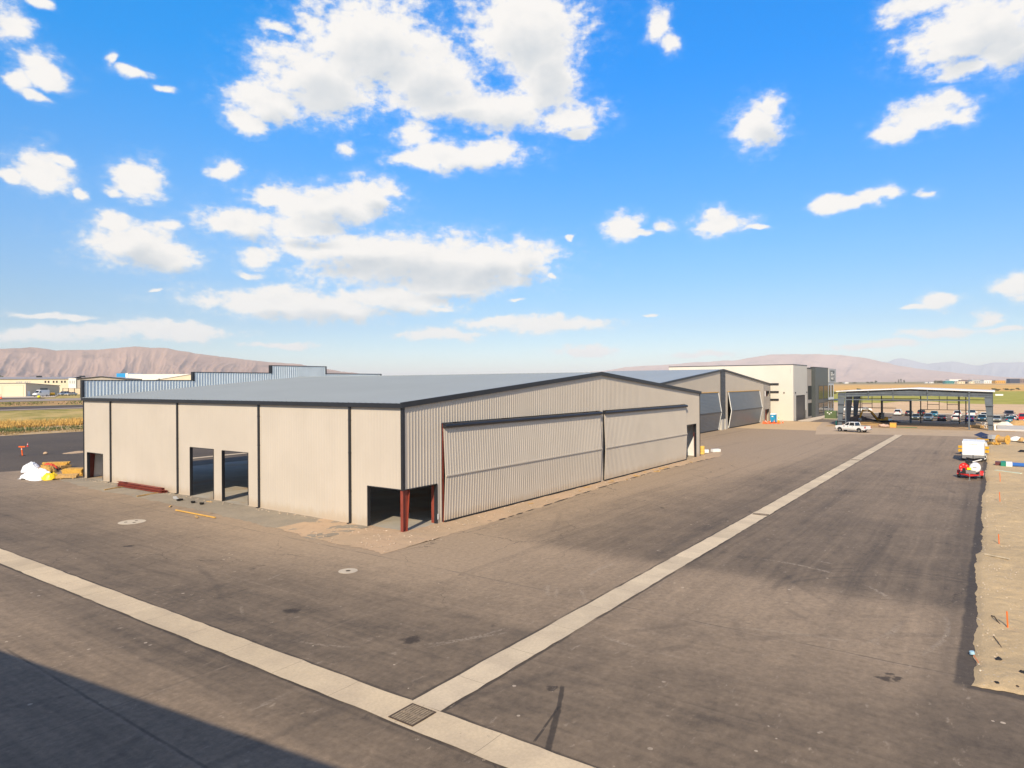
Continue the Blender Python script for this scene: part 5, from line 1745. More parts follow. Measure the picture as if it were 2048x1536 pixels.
# sagebrush along the edge of the green field
SHR = [(1718, 770, 2.0, 5.0), (1694, 640, 2.2, 6.5), (1683, 620, 2.0, 4.5), (1780, 760, 2.2, 4.0), (1988, 690, 2.5, 5.0), (1994, 680, 1.6, 6.0), (2014, 720, 1.8, 6.0), (2036, 720, 2.4, 4.5), (2024, 700, 1.4, 4.0), (1669, 560, 1.6, 4.0)]
for i, (px, dep, h, wd) in enumerate(SHR):
    x, y = px_point(px, dep)
    make_tree('sage_shrub', x, y, -0.06, h, wd, 'dark sagebrush on the border of the green and gold fields', 'shrub', 'sagebrush along the field border', 2, 100 + i, 160, 0.05, 0.10)


# ------------------------------------------------------------------ vehicles
def paint(name, col, metal=0.0):
    return mat(name, col, 0.28, metal, var=0.02, coat=0.6)


M['tyre'] = mat('tyre_rubber', (0.018, 0.018, 0.018), 0.85)
M['rim'] = mat('alloy_rim', (0.50, 0.50, 0.50), 0.3, 0.8)
M['lamp_red'] = mat('red_lamp_lens', (0.45, 0.012, 0.016), 0.2)
M['lamp_clear'] = mat('clear_lamp_lens', (0.75, 0.75, 0.72), 0.15)
M['plate'] = mat('licence_plate', (0.70, 0.70, 0.66), 0.4)
M['vglass'] = mat('vehicle_glass', (0.012, 0.016, 0.022), 0.08, spec=0.8)


def wheel(parent, x, y, r, wd=0.24, side=1):
    mb = MB()
    n = 20
    prof = [(-wd / 2, r * 0.62), (-wd / 2, r * 0.90), (-wd * 0.38, r), (wd * 0.38, r), (wd / 2, r * 0.90), (wd / 2, r * 0.62)]
    rings = []
    for i in range(n):
        a = 2 * math.pi * i / n
        rings.append([(x + q * math.cos(a), y + t_, r + q * math.sin(a)) for t_, q in prof])
    rings.append(rings[0])
    mb.loft(rings, cap=False)
    o = mb.build('wheel', M['tyre'], parent, smooth=False)
    mb = MB()
    yo = y + side * wd * 0.36
    mb.cyl((x, y - wd * 0.4, r), (x, y + wd * 0.4, r), r * 0.63, n=16)
    for k in range(5):
        a = 2 * math.pi * k / 5
        mb.beam((x, yo + side * 0.035, r), (x + r * 0.55 * math.cos(a), yo + side * 0.03, r + r * 0.55 * math.sin(a)), 0.03, 0.07, up=(0, 1, 0))
    mb.build('rim', M['rim'], o)
    return o


def ring8(x, w, z0, zm, z1, tw):
    return [(x, -w * 0.90, z0), (x, -w, z0 + (zm - z0) * 0.45), (x, -w * 0.985, zm), (x, -tw, z1), (x, tw, z1), (x, w * 0.985, zm), (x, w, z0 + (zm - z0) * 0.45), (x, w * 0.90, z0)]


CAR = {  # length half, width half, belt, roof, hood x, windscreen top x, roof rear x, rear glass base x, tail height
    'sedan': (2.35, 0.90, 0.95, 1.45, 0.95, 0.25, -1.05, -1.75, 1.00),
    'hatch': (2.15, 0.89, 0.98, 1.52, 0.95, 0.30, -1.45, -1.98, 1.02),
    'suv': (2.35, 0.94, 1.10, 1.74, 1.00, 0.45, -1.80, -2.20, 1.12),
}


def make_car(kind, x, y, heading, m, label, name='parked_car', s=1.06, z=0.012, group='cars parked in the lot behind the steel frame'):
    r_ = empty(name, (x, y, z), heading, label, 'car', group)
    r_.scale = (s, s, s)
    hl, w, belt, roof, hx, wx_, rx, gx, tail = CAR[kind]
    mb = MB()
    mb.loft([ring8(hl, w * 0.80, 0.32, 0.52, 0.60, w * 0.70), ring8(hl - 0.12, w * 0.92, 0.24, 0.62, 0.74, w * 0.80), ring8(hl - 0.55, w * 0.99, 0.22, 0.72, 0.84, w * 0.86),
             ring8(hx, w, 0.22, 0.80, belt, w * 0.90), ring8(gx, w, 0.22, 0.82, max(belt, tail), w * 0.90), ring8(-hl + 0.25, w * 0.98, 0.26, 0.80, tail, w * 0.86), ring8(-hl + 0.05, w * 0.90, 0.32, 0.72, tail * 0.92, w * 0.80), ring8(-hl, w * 0.84, 0.40, 0.66, 0.78, w * 0.76)])
    mb.build('body', m, r_)
    lo = lambda xx: (xx, w * 0.90, belt - 0.02)
    tw = w * 0.70
    mb = MB()
    B = [(hx - 0.02, -w * 0.86, belt - .03), (hx - 0.02, w * 0.86, belt - .03), (gx, w * 0.86, belt - .03), (gx, -w * 0.86, belt - .03)]
    T = [(wx_, -tw, roof - 0.05), (wx_, tw, roof - 0.05), (rx, tw, roof - 0.05), (rx, -tw, roof - 0.05)]
    mb.loft([B, T])
    mb.build('window', M['vglass'], r_)
    mb = MB()
    mb.loft([[(wx_ + 0.10, -tw - 0.02, roof - 0.07), (wx_ + 0.10, tw + 0.02, roof - 0.07), (rx - 0.06, tw + 0.02, roof - 0.07), (rx - 0.06, -tw - 0.02, roof - 0.07)],
             [(wx_ - 0.1, -tw + 0.08, roof), (wx_ - 0.1, tw - 0.08, roof), (rx + 0.1, tw - 0.08, roof), (rx + 0.1, -tw + 0.08, roof)]])
    mb.build('roof', m, r_)
    mb = MB()
    for sg_ in (-1, 1):
        mb.beam((hx, sg_ * w * 0.86, belt - .02), (wx_, sg_ * (tw + 0.01), roof - 0.05), 0.07, 0.06)
        mb.beam((gx, sg_ * w * 0.86, belt - .02), (rx, sg_ * (tw + 0.01), roof - 0.05), 0.07, 0.12)
        mb.beam(((hx + gx) / 2 - 0.1, sg_ * w * 0.865, belt - .02), ((wx_ + rx) / 2 - 0.1, sg_ * (tw + 0.01), roof - 0.05), 0.06, 0.07)
    mb.build('pillar', m, r_)
    for sg_ in (-1, 1):
        wheel(r_, hl - 0.88, sg_ * (w - 0.12), 0.33, 0.22, sg_)
        wheel(r_, -hl + 0.85, sg_ * (w - 0.12), 0.33, 0.22, sg_)
        MB().obox((hl - 0.10, sg_ * w * 0.66, 0.66), (0.22, 0.34, 0.13)).build('headlight', M['lamp_clear'], r_)
        MB().obox((-hl + 0.05, sg_ * w * 0.68, tail - 0.14), (0.16, 0.32, 0.20)).build('taillight', M['lamp_red'], r_)
        MB().obox((hx - 0.25, sg_ * (w + 0.06), belt + 0.06), (0.12, 0.16, 0.13)).build('mirror', m, r_)
    MB().obox((-hl - 0.01, 0, 0.70), (0.03, 0.34, 0.14)).build('licence_plate', M['plate'], r_)
    MB().obox((hl - 0.02, 0, 0.50), (0.06, 0.9, 0.16)).build('grille', M['black'], r_)
    return r_


PI = math.pi
P_ = {'white': paint('white_car_paint', (0.72, 0.72, 0.71)), 'silver': paint('silver_car_paint', (0.38, 0.40, 0.41), 0.4), 'steelblue': paint('steel_blue_paint', (0.13, 0.20, 0.26), 0.3), 'green': paint('grey_green_paint', (0.085, 0.105, 0.085), 0.2),
      'charcoal': paint('charcoal_paint', (0.050, 0.050, 0.058), 0.2), 'navy': paint('navy_paint', (0.018, 0.028, 0.070)), 'blue': paint('bright_blue_paint', (0.015, 0.065, 0.26)), 'teal': paint('teal_paint', (0.03, 0.10, 0.12), 0.2),
      'turq': paint('turquoise_paint', (0.02, 0.19, 0.27)), 'sage': paint('pale_sage_paint', (0.33, 0.36, 0.32), 0.3), 'mauve': paint('mauve_grey_paint', (0.16, 0.125, 0.15), 0.2), 'red': paint('red_paint', (0.55, 0.015, 0.016)), 'black': paint('black_paint', (0.02, 0.02, 0.022))}
F_, B_ = PI, 0.0                     # nose towards the yard / nose away from it
for kind, x, y, hd, c, lab in [
        ('suv', 197.7, -9.8, B_, 'white', 'white SUV alone at the left end of the far parking row, seen from behind'),
        ('sedan', 197.1, -12.7, B_, 'charcoal', 'charcoal sedan right of the white SUV in the far row'),
        ('suv', 196.1, -15.9, B_, 'black', 'black SUV with red tail lamps in the far row'),
        ('sedan', 195.8, -19.0, F_, 'turq', 'turquoise sedan with its windscreen towards us in the far row'),
        ('suv', 195.7, -24.7, B_, 'white', 'white SUV in the far row behind the white sedan'),
        ('sedan', 192.7, -30.9, B_, 'white', 'white sedan in the far row behind the teal car'),
        ('sedan', 171.9, -16.3, F_, 'green', 'grey green sedan facing us at the left of the near row'),
        ('suv', 169.2, -19.3, F_, 'steelblue', 'steel blue SUV facing us in the near row'),
        ('sedan', 168.3, -22.3, B_, 'charcoal', 'charcoal sedan seen from behind between the steel blue SUV and white sedan'),
        ('hatch', 168.6, -25.2, B_, 'white', 'white sedan with red lamps seen from behind in the near row'),
        ('hatch', 168.0, -28.1, B_, 'blue', 'bright blue hatchback behind the tall grey post of the steel frame'),
        ('hatch', 172.2, -30.6, F_, 'teal', 'dark teal hatchback left of the right hand frame column'),
        ('sedan', 170.5, -33.6, F_, 'sage', 'pale sage sedan just right of the frame column'),
        ('sedan', 166.4, -36.2, B_, 'turq', 'turquoise blue sedan seen from behind in front of the mauve pickup'),
        ('sedan', 178.5, -36.9, B_, 'white', 'white sedan mostly hidden by the turquoise blue car')]:
    make_car(kind, x + (2.2 if x < 176 else 0.0), y, hd, P_[c], lab)
make_car('suv', 220.5, 8.0, R(100), P_['white'], 'white SUV parked on the road beyond the charcoal office front', z=0.012)
make_car('sedan', 220.0, 2.6, R(100), P_['white'], 'white sedan parked on the road seen through the left frame column')


def make_pickup(x, y, heading, m, label, s=1.05, group=None, z=0.0, flat_rear=False):
    r_ = empty('pickup_truck', (x, y, z), heading, label, 'pickup truck', group)
    r_.scale = (s, s, s)
    w = 0.98
    mb = MB()
    mb.loft([ring8(2.98, w * 0.86, 0.50, 0.86, 1.02, w * 0.80), ring8(2.80, w * 0.97, 0.42, 1.0, 1.14, w * 0.88), ring8(2.0, w, 0.42, 1.06, 1.20, w * 0.90), ring8(1.28, w, 0.42, 1.10, 1.26, w * 0.91),
             ring8(0.0, w, 0.42, 1.10, 1.24, w * 0.94), ring8(-1.05, w, 0.42, 1.10, 1.24, w * 0.94)])
    mb.build('body', m, r_)
    mb = MB()
    for sg_ in (-1, 1):
        mb.box(-3.0, sg_ * w, 0.52, -1.051, sg_ * (w - 0.10), 1.26)
    mb.box(-1.16, -w + 0.1, 0.60, -1.052, w - 0.1, 1.25)
    mb.box(-3.0, -w + 0.1, 0.55, -1.16, w - 0.1, 0.72)
    mb.build('bed', m, r_)
    MB().box(-3.08, -w + 0.02, 0.58, -3.001, w - 0.02, 1.25).build('tailgate', m, r_)
    MB().box(-2.99, -w + 0.11, 1.16, -1.17, w - 0.11, 1.20).build('bed_cover', M['black'], r_)
    mb = MB()
    for sg_ in (-1, 1):
        mb.box(-3.0, sg_ * (w - 0.005), 1.262, -1.06, sg_ * (w - 0.11), 1.285)
    mb.build('bed_rail', M['black'], r_)
    tw = 0.76
    B = [(1.22, -w * 0.88, 1.20), (1.22, w * 0.88, 1.20), (-1.03, w * 0.90, 1.20), (-1.03, -w * 0.90, 1.20)]
    T = [(0.46, -tw, 1.86), (0.46, tw, 1.86), (-0.86, tw, 1.86), (-0.86, -tw, 1.86)]
    MB().loft([B, T]).build('window', M['vglass'], r_)
    mb = MB()
    mb.loft([[(0.60, -tw - 0.03, 1.83), (0.60, tw + 0.03, 1.83), (-0.94, tw + 0.03, 1.83), (-0.94, -tw - 0.03, 1.83)], [(0.30, -tw + 0.10, 1.93), (0.30, tw - 0.10, 1.93), (-0.72, tw - 0.10, 1.93), (-0.72, -tw + 0.10, 1.93)]])
    mb.build('roof', m, r_)
    mb = MB()
    for sg_ in (-1, 1):
        mb.beam((1.24, sg_ * w * 0.88, 1.21), (0.48, sg_ * (tw + 0.012), 1.86), 0.07, 0.07)
        mb.beam((0.22, sg_ * w * 0.893, 1.21), (0.05, sg_ * (tw + 0.012), 1.86), 0.06, 0.09)
        mb.beam((-0.98, sg_ * w * 0.90, 1.21), (-0.84, sg_ * (tw + 0.012), 1.86), 0.08, 0.24)
    mb.build('pillar', m, r_)
    mb = MB()
    for sg_ in (-1, 1):
        mb.box(-1.0, sg_ * (w + 0.02), 0.36, 1.15, sg_ * (w - 0.12), 0.43)
    mb.build('side_step', M['black'], r_)
    for sg_ in (-1, 1):
        for xx in (1.98, -1.86):
            wheel(r_, xx, sg_ * (w - 0.12), 0.41, 0.28, sg_)
            mb = MB()
            arc = []
            for k in range(9):
                a_ = PI * k / 8
                arc.append((xx + 0.50 * math.cos(a_), 0.44 + 0.48 * math.sin(a_)))
            mb.prism(arc, sg_ * (w + 0.004), sg_ * (w + 0.012), 'y')
            mb.build('wheel_arch', M['black'], r_)
        MB().obox((2.88, sg_ * w * 0.76, 0.98), (0.20, 0.30, 0.22)).build('headlight', M['lamp_clear'], r_)
        MB().obox((-3.02, sg_ * (w - 0.08), 1.02), (0.16, 0.17, 0.34)).build('taillight', M['lamp_red'], r_)
        MB().obox((0.95, sg_ * (w + 0.12), 1.34), (0.14, 0.24, 0.24)).build('mirror', m, r_)
        MB().obox((0.35, sg_ * (w + 0.012), 1.06), (0.20, 0.03, 0.05)).build('door_handle', M['black'], r_)
        MB().obox((-0.6, sg_ * (w + 0.012), 1.06), (0.20, 0.03, 0.05)).build('door_handle', M['black'], r_)
    MB().obox((2.97, 0, 0.88), (0.10, 1.15, 0.34)).build('grille', M['black'], r_)
    MB().obox((2.98, 0, 0.56), (0.16, 1.86, 0.20)).build('bumper', M['steel'], r_)
    MB().obox((-3.16, 0, 0.62), (0.16, 1.86, 0.20)).build('bumper', M['steel'], r_)
    MB().obox((-3.25, 0, 0.70), (0.03, 0.34, 0.15)).build('licence_plate', M['plate'], r_)
    return r_


make_pickup(117.75, -9.75, math.atan2(6.34, 2.71), P_['white'], 'white crew cab pickup parked beside the end of the gutter', 1.06)
make_pickup(193.2, -36.4, F_, P_['mauve'], 'mauve grey pickup facing us in the far row', 1.12, 'pickups in the parking lot', 0.012)
make_pickup(194.3, -28.0, B_, P_['white'], 'white pickup seen from behind in the far row', 1.08, 'pickups in the parking lot', 0.012)
make_pickup(173.4, -39.0, B_, P_['red'], 'red pickup cut by the right edge of the picture', 1.14, 'pickups in the parking lot', 0.012)

# white van and two cars on the airfield ramp
vn = empty('panel_van', (74.0, 269.5, 6.15), R(205), 'white panel van parked beside the sand coloured hangar', 'van')
vn.scale = (1.02, 1.02, 1.02)
mb = MB()
mb.loft([ring8(2.95, 0.85, 0.45, 0.85, 1.00, 0.75), ring8(2.75, 0.97, 0.35, 1.0, 1.20, 0.85), ring8(2.05, 1.0, 0.35, 1.15, 1.42, 0.86), ring8(1.35, 1.0, 0.35, 1.5, 2.35, 0.78), ring8(1.0, 1.0, 0.35, 1.6, 2.55, 0.82), ring8(-2.8, 1.0, 0.35, 1.6, 2.55, 0.82), ring8(-2.95, 0.95, 0.40, 1.5, 2.45, 0.80)])
mb.build('body', P_['white'], vn)
mb = MB()
mb.loft([[(2.02, -0.80, 1.46), (2.02, 0.80, 1.46), (1.98, 0.80, 1.42), (1.98, -0.80, 1.42)], [(1.42, -0.72, 2.28), (1.42, 0.72, 2.28), (1.36, 0.72, 2.26), (1.36, -0.72, 2.26)]])
for sg_ in (-1, 1):
    mb.quad((1.75, sg_ * 0.99, 1.42), (0.75, sg_ * 1.005, 1.42), (0.75, sg_ * 0.93, 2.05), (1.25, sg_ * 0.92, 2.05))
mb.build('window', M['vglass'], vn)
for sg_ in (-1, 1):
    for xx in (1.95, -1.75):
        wheel(vn, xx, sg_ * 0.88, 0.36, 0.24, sg_)
MB().box(2.70, -0.9, 0.32, 3.02, 0.9, 0.62).build('bumper', M['black'], vn)
make_car('sedan', 89.3, 281.8, R(205), paint('champagne_paint', (0.50, 0.46, 0.38), 0.3), 'champagne sedan parked near the petrol blue hangar doors', 'parked_car', 1.05, 6.15, 'cars on the airfield ramp')
make_car('suv', 89.5, 289.5, R(205), P_['silver'], 'silver SUV behind the champagne sedan on the airfield', 'parked_car', 1.05, 6.15, 'cars on the airfield ramp')
yb_ = empty('fuel_cart', (78.6, 272.2, 6.14), R(20), 'yellow fuel cart behind the white van', 'cart')
M['yel'] = mat('machine_yellow', (0.62, 0.34, 0.012), 0.4, var=0.08)
mb = MB()
mb.cyl((-1.1, 0, 0.95), (1.1, 0, 0.95), 0.52, n=14)
mb.box(-1.5, -0.5, 0.40, 1.3, 0.5, 0.52)
mb.build('tank', M['yel'], yb_)
for xx in (-0.8, 0.8):
    for sg_ in (-1, 1):
        wheel(yb_, xx, sg_ * 0.5, 0.24, 0.16, sg_)
yl = empty('runway_marker', (69.8, 259.6, 5.78), 0, 'round yellow marker ball on the grass before the white van', 'marker')
MB().blob((0, 0, 0.45), (0.55, 0.55, 0.5), 3, 14, 10, 0.03, flat=False).build('ball', mat('marker_yellow', (0.85, 0.75, 0.01), 0.4), yl, smooth=True)
MB().cyl((0, 0, 0), (0, 0, 0.3), 0.1).build('stem', M['black'], yl)


def cone(x, y, z, h, label, col, group=None, rz=0):
    r_ = empty('traffic_cone', (x, y, z), rz, label, 'traffic cone', group)
    mb = MB()
    mb.box(-h * 0.27, -h * 0.27, 0, h * 0.27, h * 0.27, h * 0.05)
    mb.build('base', col, r_)
    mb = MB()
    mb.cyl((0, 0, h * 0.05), (0, 0, h), h * 0.19, h * 0.035, 14)
    mb.build('body', col, r_)
    mb = MB()
    mb.cyl((0, 0, h * 0.52), (0, 0, h * 0.70), h * 0.122, h * 0.094, 14)
    mb.build('band', M['white'], r_)
    return r_


M['orange'] = mat('safety_orange', (0.85, 0.13, 0.015), 0.5, var=0.05)
cone(57.5, 258.5, 5.75, 1.6, 'orange marker cone at the far left on the airfield', M['orange'])

# ------------------------------------------------------------------ trailers on the drive
bt = empty('box_trailer', (69.6, -30.92, 0), 0, 'white enclosed box trailer standing at the unpaved edge', 'trailer')
M['twhite'] = mat('trailer_white', (0.82, 0.82, 0.80), 0.35, var=0.02)
mb = MB()
hw, x0_, x1_, zb_, zt_ = 1.17, 0.0, 4.9, 0.42, 2.50
pts = [(x0_, zb_), (x1_, zb_), (x1_, zt_ - 0.1), (x1_ - 0.12, zt_), (x0_ + 0.14, zt_), (x0_, zt_ - 0.14)]
mb.prism(pts[::-1], -hw, hw, 'y')
mb.build('body', M['twhite'], bt)
MB().box(-0.012, -hw - 0.005, zb_ - 0.02, 0.0, hw + 0.005, zb_ + 0.42).build('stone_guard', M['steel'], bt)
mb = MB()
for sg_ in (-1, 1):
    mb.box(-0.018, sg_ * hw, zb_ + 0.42, 0.02, sg_ * (hw - 0.06), zt_ - 0.12)
mb.build('corner_rail', M['ltgrey'], bt)
mb = MB()
for k, w_ in enumerate((0.10, 0.07, 0.07, 0.10, 0.09, 0.07, 0.07, 0.09)):
    yy = 0.42 - k * 0.11
    mb.box(-0.006, yy - w_ / 2, 2.16, -0.001, yy + w_ / 2, 2.245)
mb.build('lettering', M['ltgrey'], bt)
for sg_ in (-1, 1):
    for xx in (2.5, 3.3):
        wheel(bt, xx, sg_ * (hw + 0.02), 0.34, 0.22, sg_)
    MB().box(2.0, sg_ * (hw + 0.001), 0.66, 3.8, sg_ * (hw + 0.16), 0.74).build('fender', M['ltgrey'], bt)
mb = MB()
for sg_ in (-1, 1):
    mb.beam((0.05, sg_ * 0.75, 0.48), (-1.25, sg_ * 0.05, 0.48), 0.08, 0.10)
mb.cyl((-1.0, 0, 0.05), (-1.0, 0, 0.95), 0.04)
mb.box(-1.10, -0.10, 0.0, -0.90, 0.10, 0.05)
mb.build('tongue', M['black'], bt)
# yellow machine beyond the trailer
ym = empty('yellow_machine', (79.3, -30.75, 0), 0, 'yellow machine with grey hood half hidden behind the white box trailer', 'machine')
mb = MB()
for zz in (0.55, 1.05):
    mb.box(-0.2, -1.75, zz - 0.17, 0.2, 1.75, zz + 0.17)
mb.box(0.2, -1.1, 0.42, 3.2, 1.1, 1.25)
mb.build('frame', M['yel'], ym)
mb = MB()
mb.loft([[(0.0, -1.6, 1.25), (0.0, -0.7, 1.25), (1.4, -0.7, 1.25), (1.4, -1.6, 1.25)], [(0.15, -1.5, 1.7), (0.15, -0.8, 1.7), (1.3, -0.8, 1.7), (1.3, -1.5, 1.7)], [(0.4, -1.3, 1.9), (0.4, -0.95, 1.9), (1.0, -0.95, 1.9), (1.0, -1.3, 1.9)]])
mb.build('hood', M['ltgrey'], ym)
for sg_ in (-1, 1):
    for xx in (0.6, 2.5):
        wheel(ym, xx, sg_ * 1.2, 0.42, 0.3, sg_)

# pressure washer trailer
pw = empty('washer_trailer', (51.6, -31.0, 0), 0, 'pressure washer trailer with red hose reel and white water tank', 'trailer')
M['pwred'] = mat('washer_red', (0.62, 0.016, 0.016), 0.4, var=0.05)
mb = MB()
for sg_ in (-1, 1):
    mb.box(-0.4, sg_ * 0.72, 0.42, 2.6, sg_ * 0.80, 0.54)
    mb.beam((-0.4, sg_ * 0.76, 0.48), (-1.5, sg_ * 0.04, 0.48), 0.07, 0.10)
for xx in (-0.35, 0.9, 2.5):
    mb.box(xx, -0.72, 0.43, xx + 0.08, 0.72, 0.53)
mb.build('frame', M['pwred'], pw)
MB().box(-0.38, -0.78, 0.541, 2.6, 0.78, 0.57).build('deck', M['black'], pw)
for sg_ in (-1, 1):
    wheel(pw, 1.0, sg_ * 1.02, 0.34, 0.22, sg_)
    mb = MB()
    arc = [(1.0 + 0.44 * math.cos(PI * k / 8), 0.36 + 0.44 * math.sin(PI * k / 8)) for k in range(9)]
    arc += [(1.0 + 0.40 * math.cos(PI * k / 8), 0.36 + 0.40 * math.sin(PI * k / 8)) for k in range(8, -1, -1)]
    mb.prism(arc, sg_ * 0.88, sg_ * 1.15, 'y')
    mb.build('fender', M['pwred'], pw)
mb = MB()
n = 20
rings = []
for (xx, rr) in ((-0.02, 0.30), (0.05, 0.46), (0.35, 0.52), (1.2, 0.52), (1.5, 0.46), (1.57, 0.30)):
    rings.append([(xx, -0.42 + rr * math.cos(2 * PI * k / n), 1.12 + rr * math.sin(2 * PI * k / n)) for k in range(n)])
mb.loft(rings)
tk = mb.build('water_tank', M['twhite'], pw, smooth=True)
mb = MB()
pl_ = []
for k in range(16):
    a_ = 2 * PI * k / 16
    pl_.append((-0.42 + 0.2 * math.cos(a_), 1.22 + 0.08 * math.sin(a_)))
mb.prism(pl_, -0.045, -0.02, 'x')
mb.build('tank_label', M['ltgrey'], tk)
mb = MB()
yc, zc = 0.50, 1.14
for xx in (0.0, 0.42):
    mb.cyl((xx, yc, zc), (xx + 0.03, yc, zc), 0.46, n=24)
rl = mb.build('hose_reel', M['pwred'], pw)
MB().cyl((0.031, yc, zc), (0.419, yc, zc), 0.34, n=20).build('hose', mat('red_hose', (0.40, 0.03, 0.03), 0.6, var=0.3, vscale=20), rl)
mb = MB()
for k in range(6):
    a_ = 2 * PI * k / 6 + 0.3
    mb.cyl((-0.02, yc + 0.30 * math.cos(a_), zc + 0.30 * math.sin(a_)), (-0.001, yc + 0.30 * math.cos(a_), zc + 0.30 * math.sin(a_)), 0.075, n=10)
mb.build('reel_hole', mat('pale_red', (0.8, 0.22, 0.2), 0.5), rl)
MB().prism([(yc - 0.22, 0.55), (yc + 0.22, 0.55), (yc + 0.10, 1.10), (yc - 0.10, 1.10)], -0.10, -0.04, 'x').build('reel_stand', M['black'], pw)
mb = MB()
mb.box(0.5, -0.02, 0.57, 1.3, 0.22, 1.35)
mb.box(0.55, -0.22, 1.55, 1.15, 0.42, 1.85)
mb.cyl((0.6, 0.1, 1.85), (0.6, 0.1, 2.15), 0.05)
mb.box(0.3, 0.1, 1.35, 0.9, 0.35, 1.56)
mb.build('pump_engine', M['black'], pw)
MB().box(-0.15, -0.12, 0.95, 0.12, 0.24, 1.15).build('battery_box', mat('hi_vis_yellow', (0.75, 0.80, 0.01), 0.4), pw)
mb = MB()
mb.box(-0.25, -0.5, 0.57, 0.3, 0.35, 0.9)
mb.build('valve_manifold', M['steel'], pw)
MB().beam((0.6, -0.2, 1.72), (1.5, -1.35, 2.05), 0.07, 0.07).build('spray_boom', M['white'], pw)
MB().box(1.2, -1.22, 1.83, 1.6, -0.92, 2.08).build('boom_head', M['black'], pw)
mb = MB()
mb.cyl((-1.35, 0, 0.03), (-1.35, 0, 0.85), 0.045)
mb.box(-1.45, -0.12, 0, -1.25, 0.12, 0.03)
mb.build('jack_stand', M['steel'], pw)
MB().box(-0.20, 0.78, 0.25, 0.0, 0.95, 0.62).build('outrigger', M['black'], pw)

# ------------------------------------------------------------------ mini excavator and soil under the frame
M['exc'] = mat('excavator_yellow', (0.68, 0.36, 0.015), 0.4, var=0.06)
ex = empty('mini_excavator', (155.2, -10.3, 0.016), math.atan2(4.3, -3.9), 'yellow mini excavator digging under the steel frame', 'excavator')
for sg_ in (-1, 1):
    mb = MB()
    rings = []
    out = [(-1.15 + 0.3 * math.cos(a_), 0.3 + 0.3 * math.sin(a_)) for a_ in np.linspace(PI / 2, 3 * PI / 2, 8)] + [(1.15 + 0.3 * math.cos(a_), 0.3 + 0.3 * math.sin(a_)) for a_ in np.linspace(-PI / 2, PI / 2, 8)]
    mb.prism(out, sg_ * 0.55, sg_ * 0.98, 'y')
    mb.build('track', M['tyre'], ex)
MB().box(-0.8, -0.54, 0.25, 0.8, 0.54, 0.55).build('undercarriage', M['black'], ex)
mb = MB()
mb.loft([[(-1.35, -0.8, 0.56), (0.75, -0.9, 0.56), (0.75, 0.9, 0.56), (-1.35, 0.8, 0.56)], [(-1.45, -0.8, 0.95), (0.7, -0.9, 0.95), (0.7, 0.9, 0.95), (-1.45, 0.8, 0.95)], [(-1.25, -0.75, 1.45), (-0.35, -0.8, 1.45), (-0.35, 0.8, 1.45), (-1.25, 0.75, 1.45)]])
mb.build('body', M['exc'], ex)
cb = MB()
cb.loft([[(-0.34, -0.1, 0.96), (0.72, -0.1, 0.96), (0.72, 0.88, 0.96), (-0.34, 0.88, 0.96)], [(-0.34, -0.05, 2.35), (0.45, -0.05, 2.35), (0.45, 0.82, 2.35), (-0.34, 0.82, 2.35)]])
cbo = cb.build('cab_window', M['vglass'], ex)
MB().box(-0.42, -0.1, 2.351, 0.55, 0.88, 2.46).build('cab_roof', M['black'], ex)
mb = MB()
bm = [(0.7, -0.35, 0.85), (2.0, -0.35, 2.45), (3.1, -0.35, 3.15), (4.6, -0.35, 3.05)]
for a_, b2 in zip(bm[:-1], bm[1:]):
    mb.beam(a_, b2, 0.24, 0.36)
mb.build('boom', M['exc'], ex)
MB().beam((4.45, -0.35, 3.3), (5.3, -0.35, 1.2), 0.22, 0.30).build('dipper_arm', M['exc'], ex)
MB().beam((1.0, -0.35, 0.8), (2.4, -0.35, 2.35), 0.12, 0.12).build('boom_cylinder', M['black'], ex)
MB().beam((3.0, -0.35, 3.45), (4.5, -0.35, 3.5), 0.12, 0.12).build('arm_cylinder', M['black'], ex)
mb = MB()
mb.prism([(5.2, 1.25), (5.55, 0.95), (5.45, 0.35), (4.95, 0.15), (4.75, 0.45), (5.0, 0.7)], -0.65, -0.05, 'y')
mb.build('bucket', M['steel'], ex)


def mound(name, x, y, rx, ry, h, m, label, seed, cat='soil pile', group=None):
    n = 26
    mb = MB()
    U = np.linspace(-1, 1, n)
    uu, vv = np.meshgrid(U, U, indexing='ij')
    rr = np.sqrt(uu ** 2 + vv ** 2)
    nz_ = fbm(uu * 2.2 + seed, vv * 2.2 + seed * 2, 5, 0.55)
    H_ = np.maximum(0, 1 - (rr / (0.75 + 0.5 * nz_)) ** 1.6) * (0.6 + 0.8 * nz_) * h - 0.02
    o = grid_mesh(name, uu * rx, vv * ry, H_, m, smooth=True)
    o.location = (x, y, 0.016)
    return tag(o, label, cat, group)


M['freshsoil'] = soil_material('fresh_dug_soil', (0.50, 0.32, 0.14), (0.42, 0.27, 0.13), (0.5, 0.4, 0.3), 0.3, 1.2)
M['darksoil'] = soil_material('damp_dug_soil', (0.14, 0.105, 0.085), (0.19, 0.14, 0.11), (0.3, 0.25, 0.2), 0.3, 1.0)
mound('soil_mound', 147.0, -8.8, 5.2, 4.2, 0.75, M['freshsoil'], 'low orange soil spill in front of the digger bucket', 2)
mound('soil_mound', 156.5, -5.2, 3.5, 4.8, 1.5, M['darksoil'], 'dark dug soil heap at the left under the frame', 5)
mound('soil_mound', 157.2, -12.6, 2.0, 2.2, 0.5, M['darksoil'], 'small dark soil heap right of the excavator', 8)
mound('sand_pile', 156.3, -34.7, 1.6, 2.0, 0.9, mat('white_sand', (0.72, 0.68, 0.60), 0.9, var=0.1, vscale=3), 'white sand pile right of the steel frame', 12, 'sand pile')
mound('sand_pile', 157.9, -37.5, 2.0, 2.4, 1.2, M['freshsoil'], 'tan sand pile in front of the red pickup', 15, 'sand pile')

